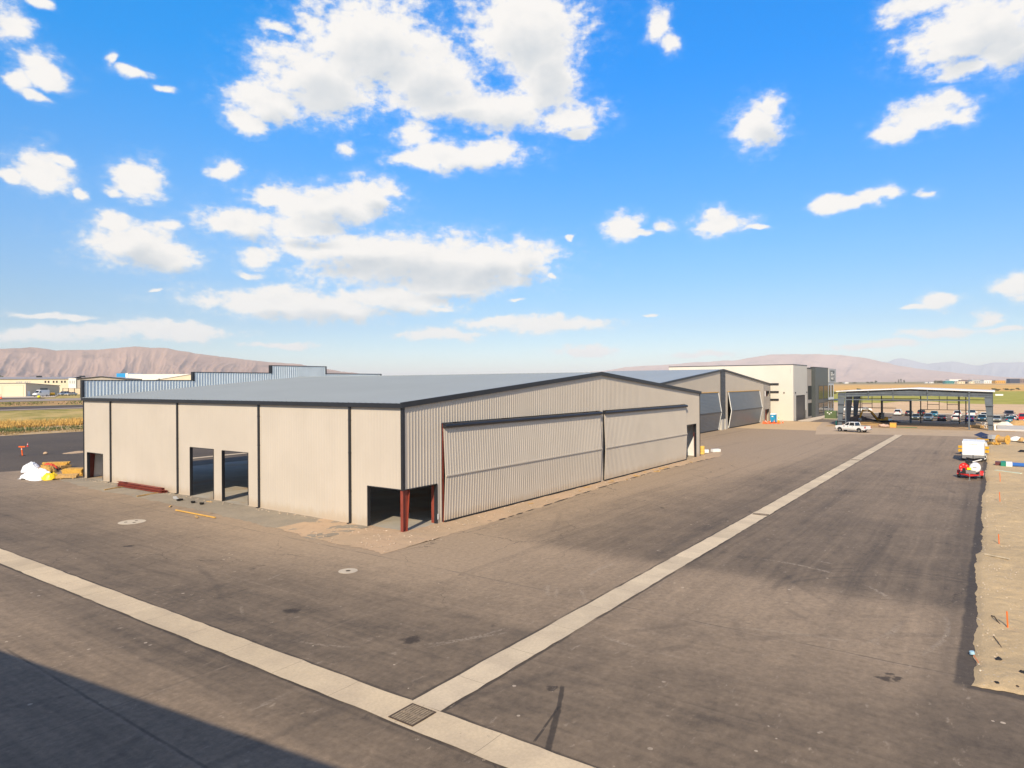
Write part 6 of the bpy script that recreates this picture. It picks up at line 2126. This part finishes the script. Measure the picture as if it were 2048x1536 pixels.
fs = MB()
fs.box(136.6, -70.0, 0.0, 153.5, -33.6, 0.22)
fs.box(136.2, -70.0, 0.0, 136.6, -33.4, 0.34)
tag(fs.build('foundation_slab', mat('new_slab_concrete', (0.52, 0.50, 0.47), 0.75, var=0.08, vscale=0.5)), 'low pale concrete foundation slab right of the steel frame', 'foundation')

# stall lines of the car park
ln = MB()
for k in range(14):
    yy = 1.8 - 3.0 * k - 7.0
    ln.box(165.6, yy - 0.07, 0.013, 171.0, yy + 0.07, 0.017)
    ln.box(193.0, yy - 0.07, 0.013, 198.4, yy + 0.07, 0.017)
tag(ln.build('stall_lines', mat('yellow_road_paint', (0.62, 0.36, 0.04), 0.7, var=0.15, vscale=3)), kind='structure')
bl_ = MB().box(168.0, -11.2, 0.013, 171.5, -9.4, 0.017).build('accessible_bay_paint', mat('blue_road_paint', (0.10, 0.30, 0.42), 0.7, var=0.15, vscale=3))
tag(bl_, kind='structure')


# ------------------------------------------------------------------ portable toilet and safety fencing
pt = empty('portable_toilet', (143.0, 12.1, 0), R(-8), 'blue portable toilet with white roof beside the slate doored hangar', 'portable toilet')
M['ptblue'] = mat('toilet_blue', (0.012, 0.27, 0.52), 0.45, var=0.04)
mb = MB()
mb.box(-0.58, -0.58, 0.14, 0.58, 0.58, 2.02)
mb.build('cabin', M['ptblue'], pt)
mb = MB()
mb.box(-0.62, -0.62, 0, 0.62, 0.62, 0.139)
mb.build('skid', M['black'], pt)
mb = MB()
mb.loft([[(-0.64, -0.64, 2.02), (0.64, -0.64, 2.02), (0.64, 0.64, 2.02), (-0.64, 0.64, 2.02)], [(-0.55, -0.55, 2.22), (0.55, -0.55, 2.22), (0.55, 0.55, 2.22), (-0.55, 0.55, 2.22)], [(-0.3, -0.4, 2.32), (0.3, -0.4, 2.32), (0.3, 0.4, 2.32), (-0.3, 0.4, 2.32)]])
mb.build('roof', M['white'], pt)
d = MB().box(-0.62, -0.42, 0.2, -0.582, 0.42, 1.92).build('door', M['ptblue'], pt)
MB().box(-0.635, -0.22, 1.42, -0.622, 0.22, 1.68).build('door_sign', M['white'], d)
MB().cyl((0.45, -0.63, 0.2), (0.45, -0.63, 2.45), 0.05).build('vent_pipe', M['ltgrey'], pt)
fn = empty('safety_fence', (136.0, 13.0, 0), R(-55), 'crumpled orange plastic safety fence before the end bay', 'fence')
mb = MB()
g = random.Random(7)
px_ = [(0.0, 0.0)]
for k in range(46):
    px_.append((px_[-1][0] + 0.10, 0.22 * math.sin(k * 0.9) + g.uniform(-.08, .08)))
for k in range(len(px_) - 1):
    h0 = 0.45 + 0.30 * math.sin(k * 0.5) + g.uniform(-.05, .1)
    for j in range(5):
        za, zb = h0 * j / 5, h0 * (j + 0.72) / 5
        mb.quad((px_[k][0], px_[k][1], za), (px_[k + 1][0] - 0.02, px_[k + 1][1], za), (px_[k + 1][0] - 0.02, px_[k + 1][1] + 0.03, zb), (px_[k][0], px_[k][1] + 0.03, zb))
mb.build('mesh_panel', M['orange'], fn)
for xx in (0.3, 2.0, 3.9):
    MB().cyl((xx, 0.1, 0), (xx, 0.12, 1.1), 0.03).build('stake', M['wood'], fn)
cone(141.9, 9.6, 0, 0.8, 'orange traffic cone standing alone right of the portable toilet', M['orange'], 'cones by the portable toilet')
cone(143.5, 11.0, 0, 1.3, 'tall yellow cone at the right side of the portable toilet', mat('cone_yellow', (0.80, 0.50, 0.01), 0.5), 'cones by the portable toilet')
for i, (x_, y_, q) in enumerate(((136.9, 12.2, 'cone nearest the hangar doors in the orange heap'), (138.2, 11.6, 'middle cone of the orange heap by the toilet'), (139.6, 11.0, 'cone of the orange heap just before the portable toilet'), (138.6, 12.9, 'rear cone of the orange heap below the end bay door'))):
    cone(x_, y_, 0, 0.75 + 0.06 * i, 'orange traffic ' + q, M['orange'], 'cones by the portable toilet', i)

# ------------------------------------------------------------------ drain grates and manholes
M['rust'] = mat('rusty_iron', (0.085, 0.060, 0.042), 0.8, 0.2, var=0.3, vscale=6)


def grate(x, y, lx, ly, n, label, z=0.013):
    r_ = empty('drain_grate', (x, y, z), 0, label, 'drain grate', 'drain grates in the gutters')
    MB().box(-lx / 2, -ly / 2, -0.30, lx / 2, ly / 2, -0.001).build('pit', M['black'], r_)
    mb = MB()
    t_ = 0.05
    mb.box(-lx / 2, -ly / 2, 0.0, lx / 2, -ly / 2 + t_, 0.022)
    mb.box(-lx / 2, ly / 2 - t_, 0.0, lx / 2, ly / 2, 0.022)
    mb.box(-lx / 2, -ly / 2 + t_, 0.0, -lx / 2 + t_, ly / 2 - t_, 0.022)
    mb.box(lx / 2 - t_, -ly / 2 + t_, 0.0, lx / 2, ly / 2 - t_, 0.022)
    mb.build('frame', M['rust'], r_)
    mb = MB()
    for k in range(n):
        yy = -ly / 2 + t_ + (ly - 2 * t_) * (k + 0.5) / n
        w_ = (ly - 2 * t_) / n * 0.34
        mb.box(-lx / 2 + t_, yy - w_, 0.001, -0.03, yy + w_, 0.018)
        mb.box(0.03, yy - w_, 0.001, lx / 2 - t_, yy + w_, 0.018)
    mb.box(-0.029, -ly / 2 + t_, 0.001, 0.029, ly / 2 - t_, 0.019)
    mb.build('bars', mat('worn_iron_bar', (0.29, 0.225, 0.15), 0.7, 0.1, var=0.25, vscale=8), r_)
    return r_


grate(-18.22, -18.42, 1.06, 1.02, 9, 'large square iron drain grate where the two gutters cross')
grate(20.1, -18.40, 0.55, 1.10, 10, 'narrow iron grate across the drive gutter, halfway along')
grate(64.1, -18.40, 0.55, 1.10, 10, 'narrow iron grate far along the drive gutter')
M['ring'] = concrete_material('manhole_concrete', (0.52, 0.455, 0.36), (0.45, 0.39, 0.315), mud=0.25)
mh = empty('manhole', (-8.79, 19.55, 0), 0, 'large round concrete manhole collar with three dark lids, near the red steel', 'manhole', 'manholes in the asphalt')
MB().cyl((0, 0, 0.002), (0, 0, 0.014), 0.93, n=40).build('collar', M['ring'], mh)
for a_ in (0.4, 2.5, 4.6):
    MB().cyl((0.42 * math.cos(a_), 0.42 * math.sin(a_), 0.0141), (0.42 * math.cos(a_), 0.42 * math.sin(a_), 0.022), 0.115, n=18).build('lid', M['rust'], mh)
mh = empty('manhole', (-8.53, -4.24, 0), 0, 'small round concrete manhole collar in front of the cut-away hangar corner', 'manhole', 'manholes in the asphalt')
MB().cyl((0, 0, 0.002), (0, 0, 0.014), 0.52, n=36).build('collar', M['ring'], mh)
MB().cyl((0, 0, 0.0141), (0, 0, 0.022), 0.13, n=18).build('lid', M['rust'], mh)

# ------------------------------------------------------------------ building materials along the hangar
gz = 0.05
rp = empty('steel_purlin_stack', (-0.72, 35.0, gz), R(90.8), 'stack of dark red steel purlins lying on the gravel by the wall', 'steel stack')
for k, (yy, zz) in enumerate(((-0.22, 0.14), (0.0, 0.14), (0.22, 0.14), (-0.12, 0.36), (0.10, 0.36))):
    mb = MB()
    mb.box(-4.3 + 0.1 * k, yy - 0.095, zz - 0.10, 4.2 + 0.06 * k, yy - 0.075, zz + 0.10)
    mb.box(-4.3 + 0.1 * k, yy - 0.075, zz + 0.08, 4.2 + 0.06 * k, yy + 0.09, zz + 0.10)
    mb.box(-4.3 + 0.1 * k, yy - 0.075, zz - 0.10, 4.2 + 0.06 * k, yy + 0.09, zz - 0.08)
    mb.build('purlin', M['red'], rp)
ps = MB().obox((0, 0, 0), (0.9, 0.42, 0.012), 0, 0.25, 0)
o = ps.build('paper_sheet', M['white'], loc=(-0.82, 38.1, 0.60), rz=R(88))
tag(o, 'white paper sheet lying on the red steel stack', 'paper')
for (xa, ya, xb, yb_, lab) in ((-2.95, 37.6, -0.25, 38.35, 'timber skid under the far end of the red steel'), (-3.05, 30.9, -0.25, 31.45, 'timber skid under the near end of the red steel')):
    o = MB().beam((xa, ya, gz + 0.035), (xb, yb_, gz + 0.035), 0.10, 0.09).build('timber_skid', M['wood'])
    tag(o, lab, 'timber', 'timber skids under the red steel')
o = MB().beam((-4.62, 21.15, 0.09), (-4.52, 15.55, 0.075), 0.11, 0.07).build('timber_batten', mat('fresh_yellow_timber', (0.62, 0.36, 0.08), 0.7, var=0.15, vscale=4))
tag(o, 'long yellow timber batten at the outer edge of the gravel', 'timber')
for (x_, y_, a_, L, lab) in ((-3.95, 23.3, 50, 0.55, 'short pale offcut on the gravel beyond the yellow batten'), (-0.9, 22.55, 95, 0.75, 'short yellow offcut by the wall near the tall doorways'), (-5.15, 17.1, 70, 0.75, 'pale offcut on the asphalt beside the yellow batten'), (24.4, -0.75, 150, 0.7, 'timber block leaning near the middle of the folding doors')):
    o = MB().obox((0, 0, 0.03), (L, 0.13, 0.06)).build('timber_offcut', M['wood'], loc=(x_, y_, 0.045), rz=R(a_))
    tag(o, lab, 'timber', 'timber offcuts')
for (x_, y_, lab) in ((-1.93, 23.35, 'left one of the two on the gravel'), (-1.91, 22.0, 'right one of the two on the gravel')):
    r_ = empty('pail', (x_, y_, 0.045), 0, 'small black pail, ' + lab, 'pail', 'black pails on the gravel')
    MB().cyl((0, 0, 0), (0, 0, 0.16), 0.15, 0.20, 16, cap=False).build('body', M['black'], r_)
    MB().cyl((0, 0, 0.01), (0, 0, 0.02), 0.14, n=14).build('bottom', M['black'], r_)
r_ = empty('cable_coil', (-1.95, 25.5, 0.05), R(20), 'flattened coil of black cable on the gravel', 'cable')
mb = MB()
for k in range(3):
    pts = [(0.26 * math.cos(2 * PI * i / 18) * (1 + 0.1 * k), 0.20 * math.sin(2 * PI * i / 18), 0.03 + 0.04 * k) for i in range(19)]
    mb.tube(pts, 0.025, 6)
mb.build('loop', M['black'], r_)
r_ = tag(MB().prism([(-0.42, 0.02), (0.40, 0.02), (0.44, 0.18), (0.2, 0.12), (-0.2, 0.09), (-0.40, 0.12)], -0.14, 0.14, 'y').build('mortar_trough', M['ltgrey'], loc=(-1.72, 26.6, 0.05), rz=R(75)), 'grey bent sheet metal trough on the gravel left of the cable', 'trough')

# heap of wraps and timber at the far end of the wall
M['wrap'] = mat('white_poly_sheet', (0.82, 0.84, 0.86), 0.35, var=0.03)


def tarp(name, x, y, sx, sy, h, m, label, seed, rz=0, cat='tarp', ridge=0.35):
    n = 46
    U = np.linspace(-1, 1, n)
    uu, vv = np.meshgrid(U, U, indexing='ij')
    nz_ = fbm(uu * 1.8 + seed, vv * 1.8 + seed * 3, 4, 0.5)
    fold = np.abs(vnoise(uu * 7 + seed + vv * 3, vv * 4 - uu * 2 + seed) - 0.5) * 0.8 + np.abs(vnoise(vv * 9 - uu * 4 + seed, uu * 6 + seed) - 0.5) * 0.5
    ax = np.abs(uu) ** 2.2 + np.abs(vv + ridge * uu) ** 2.2
    H_ = np.clip(1.05 - ax, 0, 1) ** 0.6 * (0.55 + 0.7 * nz_) * h + fold * h * 0.30 * np.clip(1.2 - ax, 0, 1) + 0.012
    wx_ = uu * sx * (0.85 + 0.4 * fbm(vv * 2 + seed, uu * 0 + 4, 3))
    wy_ = vv * sy * (0.85 + 0.4 * fbm(uu * 2 + seed + 9, vv * 0 + 7, 3))
    o = grid_mesh(name, wx_, wy_, H_, m, smooth=True)
    o.location = (x, y, 0.012)
    o.rotation_euler = (0, 0, rz)
    return tag(o, label, cat)


tarp('plastic_tarp', -3.35, 52.7, 1.0, 1.75, 1.05, M['wrap'], 'large white plastic sheet draped over the heap at the wall end', 3, R(6))
tarp('plastic_tarp', -0.9, 61.4, 0.9, 1.5, 0.95, M['wrap'], 'smaller crumpled white plastic bundle behind the large sheet', 7, R(-20))
tarp('plastic_bundle', -2.65, 51.0, 0.75, 0.65, 0.70, mat('yellow_plastic', (0.80, 0.58, 0.01), 0.4, var=0.08), 'bright yellow plastic bundle right of the white sheet', 11, 0, 'bundle', 0.1)
tarp('brown_paper_roll', -0.1, 58.9, 0.9, 1.7, 0.75, mat('kraft_paper', (0.46, 0.27, 0.06), 0.7, var=0.2, vscale=2), 'heap of brown kraft paper wraps behind the yellow bundle', 15, R(-15), 'paper', 0.2)
tarp('red_wrap', 0.6, 60.2, 0.5, 0.9, 0.8, mat('red_wrap', (0.55, 0.06, 0.02), 0.5), 'small red wrap lying between brown paper and timber bundle', 21, R(20), 'wrap', 0.2)


def lumber(name, x, y, L, W_, H_, rows, cols, rz, m, label, seed, z=0.04):
    r_ = empty(name, (x, y, z), rz, label, 'timber', 'timber stacks by the hangar')
    g = random.Random(seed)
    for xx in (-L * 0.3, L * 0.3):
        MB().box(xx - 0.05, -W_ * 0.55, 0, xx + 0.05, W_ * 0.55, 0.085).build('bearer', M['wood'], r_)
    mb = MB()
    for i in range(rows):
        for j in range(cols):
            a0 = -W_ / 2 + W_ * j / cols
            z0 = 0.086 + H_ * i / rows
            sh_ = g.uniform(-.25, .25)
            mb.box(-L / 2 + sh_, a0 + 0.008, z0 + 0.004, L / 2 + sh_ * g.uniform(.2, 1), a0 + W_ / cols - 0.008, z0 + H_ / rows - 0.004)
    o = mb.build('boards', m, r_)
    o['kind'] = 'stuff'
    return r_


lumber('lumber_stack', 1.9, 61.8, 2.6, 1.2, 0.65, 5, 6, R(-40), M['osb'], 'yellow lumber bundle at the back of the heap with end marks', 1)
lumber('plywood_stack', 0.15, 52.0, 2.4, 1.2, 0.75, 9, 1, R(-60), M['osb'], 'orange yellow plywood pile against the hangar end', 2)
lumber('timber_pile', -1.35, 50.0, 1.9, 0.8, 0.38, 3, 4, R(-35), M['wood'], 'low untidy pile of pale boards beside the doorway', 3)
lumber('timber_pile', 2.3, 60.6, 1.4, 0.7, 0.3, 2, 4, R(10), M['wood'], 'small pile of pale boards right of the yellow lumber bundle', 4)
g = random.Random(3)
for k in range(5):
    o = MB().beam((0, 0, 0.04), (1.8 + 0.3 * k, 0, 0.05 + 0.05 * k), 0.09, 0.04).build('loose_board', M['wood'], loc=(-1.7 + 0.35 * k, 53.2 - 0.5 * k, 0.03), rz=R(40 + 22 * k))
    tag(o, 'loose board between the yellow bundle and the plywood pile', 'timber', 'loose boards between the bundle and the plywood')

bd = empty('barricade_post', (5.5, 83.2, 0), R(35), 'orange barricade post with crossbar standing on the dark asphalt', 'barricade')
mb = MB()
mb.box(-0.28, -0.28, 0, 0.28, 0.28, 0.05)
mb.build('base', M['rubber'], bd)
mb = MB()
mb.cyl((0, 0, 0.05), (-0.02, 0.12, 1.25), 0.10, 0.085, 14)
mb.build('post', M['orange'], bd)
MB().cyl((-0.02, 0.09, 0.92), (-0.02, 0.105, 1.05), 0.093, n=14).build('band', M['white'], bd)
MB().box(-0.08, -0.42, 1.25, 0.06, 0.55, 1.42).build('crossbar', M['orange'], bd)
cone(11.75, 99.7, 0, 0.7, 'red cone far out on the dark asphalt behind the barricade post', mat('red_plastic', (0.60, 0.03, 0.02), 0.5))
mound('sand_patch', 12.2, 81.4, 2.2, 1.3, 0.22, M['tansoil'], 'low pale sand heap on the dark asphalt left of the hangar', 31, 'sand pile')
tag(MB().blob((8.17, 82.4, 0.12), (0.32, 0.32, 0.26), 4, 12, 8, 0.3).build('sandbag', M['tansoil'], smooth=True), 'single tan sandbag lying between barricade post and sand heap', 'sandbag')

# right end of the near hangar
br = empty('drum', (60.4, 0.75, 0.02), 0, 'yellow drum standing at the right corner of the near hangar', 'drum')
mb = MB()
mb.cyl((0, 0, 0.0), (0, 0, 1.15), 0.38, 0.36, 18)
mb.build('body', mat('drum_yellow', (0.74, 0.48, 0.10), 0.5, var=0.1), br)
for zz in (0.35, 0.75):
    MB().cyl((0, 0, zz), (0, 0, zz + 0.04), 0.39, n=18).build('hoop', M['wood'], br)
for i, (x_, y_, a_, lab) in enumerate(((63.0, 1.0, 20, 'white foam box beside the yellow drum'), (64.6, 0.2, -35, 'white foam box lying further right on the soil'))):
    o = MB().obox((0, 0, 0.2), (1.3, 0.6, 0.38), 0, 0.05 * i).build('foam_box', M['twhite'], loc=(x_, y_, 0.02), rz=R(a_))
    tag(o, lab, 'box', 'white foam boxes by the drum')

# ------------------------------------------------------------------ things on the dirt lot
st_ = mat('stake_orange', (0.78, 0.16, 0.02), 0.6)
for (x_, y_, h, lab) in ((50.1, -33.55, 0.85, 'farthest orange survey stake, near the long boards'), (36.4, -33.45, 0.75, 'second farthest orange survey stake along the lot edge'), (18.3, -33.3, 0.55, 'orange survey stake beside the fallen pale plank'), (0.95, -33.5, 0.62, 'nearest and tallest orange survey stake in the dirt')):
    o = MB().beam((0, 0, 0.0), (0.02, 0.03, h + 0.08), 0.055, 0.03).build('survey_stake', st_, loc=(x_, y_, 0.05))
    tag(o, lab, 'stake', 'survey stakes in the dirt')
o = MB().beam((14.5, -32.6, 0.15), (14.0, -33.75, 0.14), 0.13, 0.05).build('plank', mat('weathered_plank', (0.50, 0.42, 0.29), 0.8, var=0.2, vscale=4))
tag(o, 'weathered pale plank lying on the dirt lot', 'timber')
tag(MB().tube([(2.2, -32.95, 0.12), (1.8, -33.05, 0.22), (1.45, -33.15, 0.16), (1.2, -33.25, 0.10)], 0.022, 6).build('wire_loop', M['rust']), 'bent rusty wire near the nearest orange stake', 'wire')
tag(MB().tube([(-0.6, -33.02, 0.11), (-1.2, -33.15, 0.13), (-1.8, -33.28, 0.10)], 0.016, 6).build('rebar', M['rust']), 'thin rusty rod lying on the dirt below the stake', 'rod')
tag(MB().tube([(-3.2, -32.42, 0.10), (-3.9, -32.58, 0.10)], 0.012, 6).build('string_line', M['orange']), 'short orange string by the corner of the dirt lot', 'string')
tag(MB().cyl((-3.0, -32.38, 0.06), (-3.0, -32.36, 0.16), 0.09, 0.08, 12).build('blue_cap', mat('pale_blue_plastic', (0.35, 0.55, 0.66), 0.4)), 'pale blue plastic cap at the asphalt edge', 'plastic cap')  # small plastic cap, built as a short tapered cylinder
g = random.Random(12)
for k in range(6):
    x_, y_ = -5.55 + g.uniform(-0.35, 2.6) * (k > 2), -33.1 - g.uniform(0, 1.3)
    s_ = g.uniform(0.05, 0.16)
    tag(MB().blob((0, 0, s_ * 0.4), (s_, s_ * 0.8, s_ * 0.6), 50 + k, 10, 6, 0.35).build('asphalt_lump', M['black'] if k % 2 else M['rust'], loc=(x_, y_, 0.06)), 'dark crumb of asphalt on the near corner of the dirt lot', 'lump', 'asphalt crumbs on the dirt corner')
jk = empty('pipe_bundle', (66.6, -33.3, 0.08), 0, 'pair of blue pipes with green and white valve head on the dirt', 'pipes')
M['pipeblue'] = mat('pipe_blue', (0.03, 0.13, 0.42), 0.4, var=0.05)
for k in (0, 1):
    mb = MB()
    mb.cyl((0.5 - 1.3 * k, -0.9, 0.18), (-0.6 - 1.3 * k, -7.0, 0.2), 0.17, n=12)
    mb.build('pipe', M['pipeblue'], jk)
MB().box(-1.4, -0.9, 0, 0.8, -0.4, 0.45).build('valve_head', mat('valve_green', (0.01, 0.22, 0.14), 0.5), jk)
MB().box(-1.2, -1.5, 0, -0.3, -0.91, 0.5).build('white_drum', M['white'], jk)
MB().box(-0.8, -0.39, 0, 0.6, 0.15, 0.4).build('coupling', mat('maroon_iron', (0.12, 0.03, 0.03), 0.6), jk)
gb = MB().obox((0, 0, 0.05), (2.9, 0.32, 0.08))
o = gb.build('sheet_board', mat('pale_green_board', (0.55, 0.62, 0.48), 0.5, var=0.05), loc=(59.2, -34.3, 0.08), rz=R(-128))
tag(o, 'pale green board lying on the dirt beside the blue pipes', 'board')
tag(MB().prism([(-0.8, 0), (0.9, 0), (0.5, 0.22), (-0.4, 0.3)], -0.3, 0.3, 'y').build('rubber_mat', M['rubber'], loc=(86.5, -36.6, 0.09), rz=R(-60)), 'black rubber mat rolled on the dirt at the right edge', 'mat')

so = empty('solar_trailer', (103.3, -32.0, 0.01), R(-35), 'solar lighting trailer with dark blue tilted panels', 'trailer')
MB().obox((0, 0.4, 1.05), (1.7, 2.1, 0.06), 0, R(18), R(-14)).build('solar_panel', mat('solar_cells', (0.028, 0.040, 0.085), 0.15, var=0.1, vscale=6), so)
MB().box(-1.2, -0.7, 0.42, 1.2, 0.7, 0.62).build('chassis', M['yel'], so)
MB().box(-0.5, -1.3, 0.62, 0.6, -0.6, 1.25).build('battery_cabinet', M['ltgrey'], so)
mb = MB()
mb.beam((-0.4, -1.0, 1.25), (-0.4, 0.4, 0.95), 0.06, 0.06)
mb.beam((0.4, -1.4, 0.5), (0.4, -2.4, 0.5), 0.09, 0.09)
mb.build('mast', M['steel'], so)
for sg_ in (-1, 1):
    wheel(so, sg_ * 0.1, sg_ * 0.85, 0.32, 0.2, sg_)
wr = empty('cable_reel', (100.2, -34.2, 0.06), R(-30), 'big yellow plywood cable reel on the dirt lot', 'cable reel')
for yy in (-0.75, 0.68):
    mb = MB()
    mb.cyl((0, yy, 0.72), (0, yy + 0.07, 0.72), 0.72, n=22)
    mb.build('flange', M['osb'], wr)
MB().cyl((0, -0.68, 0.72), (0, 0.68, 0.72), 0.48, n=18).build('drum', M['wood'], wr)
MB().cyl((0, -0.76, 0.72), (0, -0.751, 0.72), 0.10, n=12).build('hub_hole', M['black'], wr)
lumber('timber_pile', 98.6, -33.0, 1.6, 1.2, 0.3, 2, 5, R(30), M['osb'], 'yellow boards lying in front of the solar trailer', 6, 0.02)
for i, (x_, y_, s_, c_, lab) in enumerate(((106.3, -36.0, 0.9, 'twhite', 'white sack on top of the debris at the right edge'), (105.2, -36.9, 0.8, 'wood', 'brown sack of debris at the right edge'), (104.4, -37.6, 0.7, 'twhite', 'white sack cut by the right edge of the picture'))):
    tag(MB().blob((0, 0, s_ * 0.35), (s_ * 0.8, s_, s_ * 0.6), 70 + i, 12, 8, 0.3).build('debris_sack', M[c_], loc=(x_, y_, 0.05)), lab, 'sack', 'debris sacks at the right edge')

# small things under the steel frame
sw = empty('sawhorse', (144.2, -31.3, 0.016), R(20), 'white sawhorse standing under the right end of the frame', 'sawhorse')
mb = MB()
for xx in (-0.5, 0.5):
    for sg_ in (-1, 1):
        mb.beam((xx, sg_ * 0.3, 0), (xx, sg_ * 0.05, 1.1), 0.10, 0.08)
mb.build('leg', M['white'], sw)
MB().box(-0.8, -0.09, 1.0, 0.8, 0.09, 1.14).build('beam', M['white'], sw)
lumber('timber_pile', 143.4, -30.0, 2.4, 0.9, 0.5, 3, 4, R(70), M['wood'], 'brown boards stacked left of the white sawhorse', 9, 0.016)
oc = MB().box(-0.55, -0.6, 0, 0.55, 0.6, 0.95).build('orange_crate', mat('crate_orange', (0.74, 0.36, 0.06), 0.6, var=0.1), loc=(137.2, -14.9, 0.016))
tag(oc, 'orange crate on the bare soil before the frame', 'crate')
MB().box(-0.6, -0.65, 0.951, 0.6, 0.65, 1.02).build('lid', M['wood'], oc)
tag(MB().blob((0, 0, 0.2), (0.7, 1.1, 0.5), 91, 12, 8, 0.35).build('debris_sack', mat('pink_debris', (0.52, 0.36, 0.28), 0.8, var=0.2), loc=(136.4, -13.1, 0.016)), 'pinkish debris sack left of the orange crate', 'sack', None)
tag(MB().box(-0.25, -3.4, 0, 0.25, 3.4, 0.10).build('silt_sock', mat('green_sock', (0.05, 0.16, 0.07), 0.8), loc=(137.4, -16.0, 0.016), rz=R(3)), 'long green silt sock on the soil by the orange crate', 'silt sock')
tb_ = empty('bollard', (139.8, -2.9, 0.01), 0, 'short teal bollard in front of the white pickup bonnet', 'bollard')
MB().cyl((0, 0, 0), (0, 0, 0.95), 0.16, 0.14, 14).build('post', mat('teal_plastic', (0.02, 0.45, 0.30), 0.45), tb_)
MB().cyl((0, 0, 0.95), (0, 0, 1.05), 0.17, 0.08, 14).build('cap', M['white'], tb_)

# scraps of timber, clods and stones on the soil strip
g = random.Random(21)
mb = MB()
for k in range(420):
    if k < 260:
        x_, y_ = g.uniform(0.5, 58), -g.uniform(0.35, 2.3)
    elif k < 340:
        x_, y_ = -g.uniform(0.2, 4.6), g.uniform(-3.2, 6)
    else:
        x_, y_ = -g.uniform(0.25, 0.9), g.uniform(8, 48)
    s_ = g.uniform(0.02, 0.075)
    mb.blob((x_, y_, 0.05), (s_, s_ * g.uniform(.6, 1), s_ * 0.7), k, 7, 5, 0.3)
tag(mb.build('loose_stones', mat('pale_stone', (0.50, 0.40, 0.30), 0.9, var=0.25, vscale=6)), kind='stuff')
for k in range(16):
    x_, y_ = g.uniform(8, 50), -g.uniform(0.5, 1.7)
    o = MB().obox((0, 0, 0.03), (g.uniform(0.3, 0.9), g.uniform(0.06, 0.12), 0.04)).build('wood_scrap', M['osb'] if k % 3 else M['wood'], loc=(x_, y_, 0.05), rz=g.uniform(0, 3.1))
    tag(o, 'scrap of yellow wood on the tan soil along the folding doors', 'wood scrap', 'wood scraps along the folding doors')
mb = MB()
for k in range(600):
    x_, y_ = g.uniform(-5.6, 40), -32.5 - g.random() ** 1.6 * 5
    s_ = g.uniform(0.015, 0.055)
    mb.blob((x_, y_, 0.075), (s_, s_ * g.uniform(.6, 1), s_ * 0.7), k, 6, 4, 0.3)
tag(mb.build('dirt_lot_stones', mat('lot_stone', (0.55, 0.46, 0.35), 0.9, var=0.3, vscale=6)), kind='stuff')

# tall dry grass and weeds on the bank left of the asphalt
def grass(name, spots, m, hmin, hmax, seed):
    g = random.Random(seed)
    mb = MB()
    for (x0, x1, y0, y1, n) in spots:
        for k in range(n):
            x_, y_ = g.uniform(x0, x1), g.uniform(y0, y1)
            z_ = float(terr(x_, y_)) - 0.06
            c_ = fbm(np.array([x_ * 0.12]), np.array([y_ * 0.25]), 3)[0]
            if c_ < 0.40:
                continue
            h = g.uniform(hmin, hmax) * (0.5 + 1.2 * (c_ - 0.3))
            for q in range(4):
                a_ = g.uniform(0, 6.28)
                w_ = g.uniform(0.05, 0.11)
                lx, ly = math.cos(a_) * h * 0.35, math.sin(a_) * h * 0.35
                dx_, dy_ = -math.sin(a_) * w_, math.cos(a_) * w_
                mb.add([(x_ - dx_, y_ - dy_, z_), (x_ + dx_, y_ + dy_, z_), (x_ + lx, y_ + ly, z_ + h)], [(0, 1, 2)])
    return tag(mb.build(name, m), kind='stuff')


grass('tall_dry_grass', [(8, 62, 148, 157, 3600)], mat('straw_gold', (0.62, 0.40, 0.12), 0.9, var=0.25, vscale=0.6), 0.6, 1.5, 1)
grass('green_weeds', [(8, 62, 138, 146, 1200), (20, 80, 222, 234, 700)], mat('weed_green', (0.12, 0.15, 0.05), 0.9, var=0.3, vscale=0.5), 0.3, 0.8, 2)
grass('edge_grass', [(5, 62, 134.3, 139, 1400)], mat('dry_edge_grass', (0.36, 0.26, 0.12), 0.9, var=0.3, vscale=0.5), 0.25, 0.6, 3)
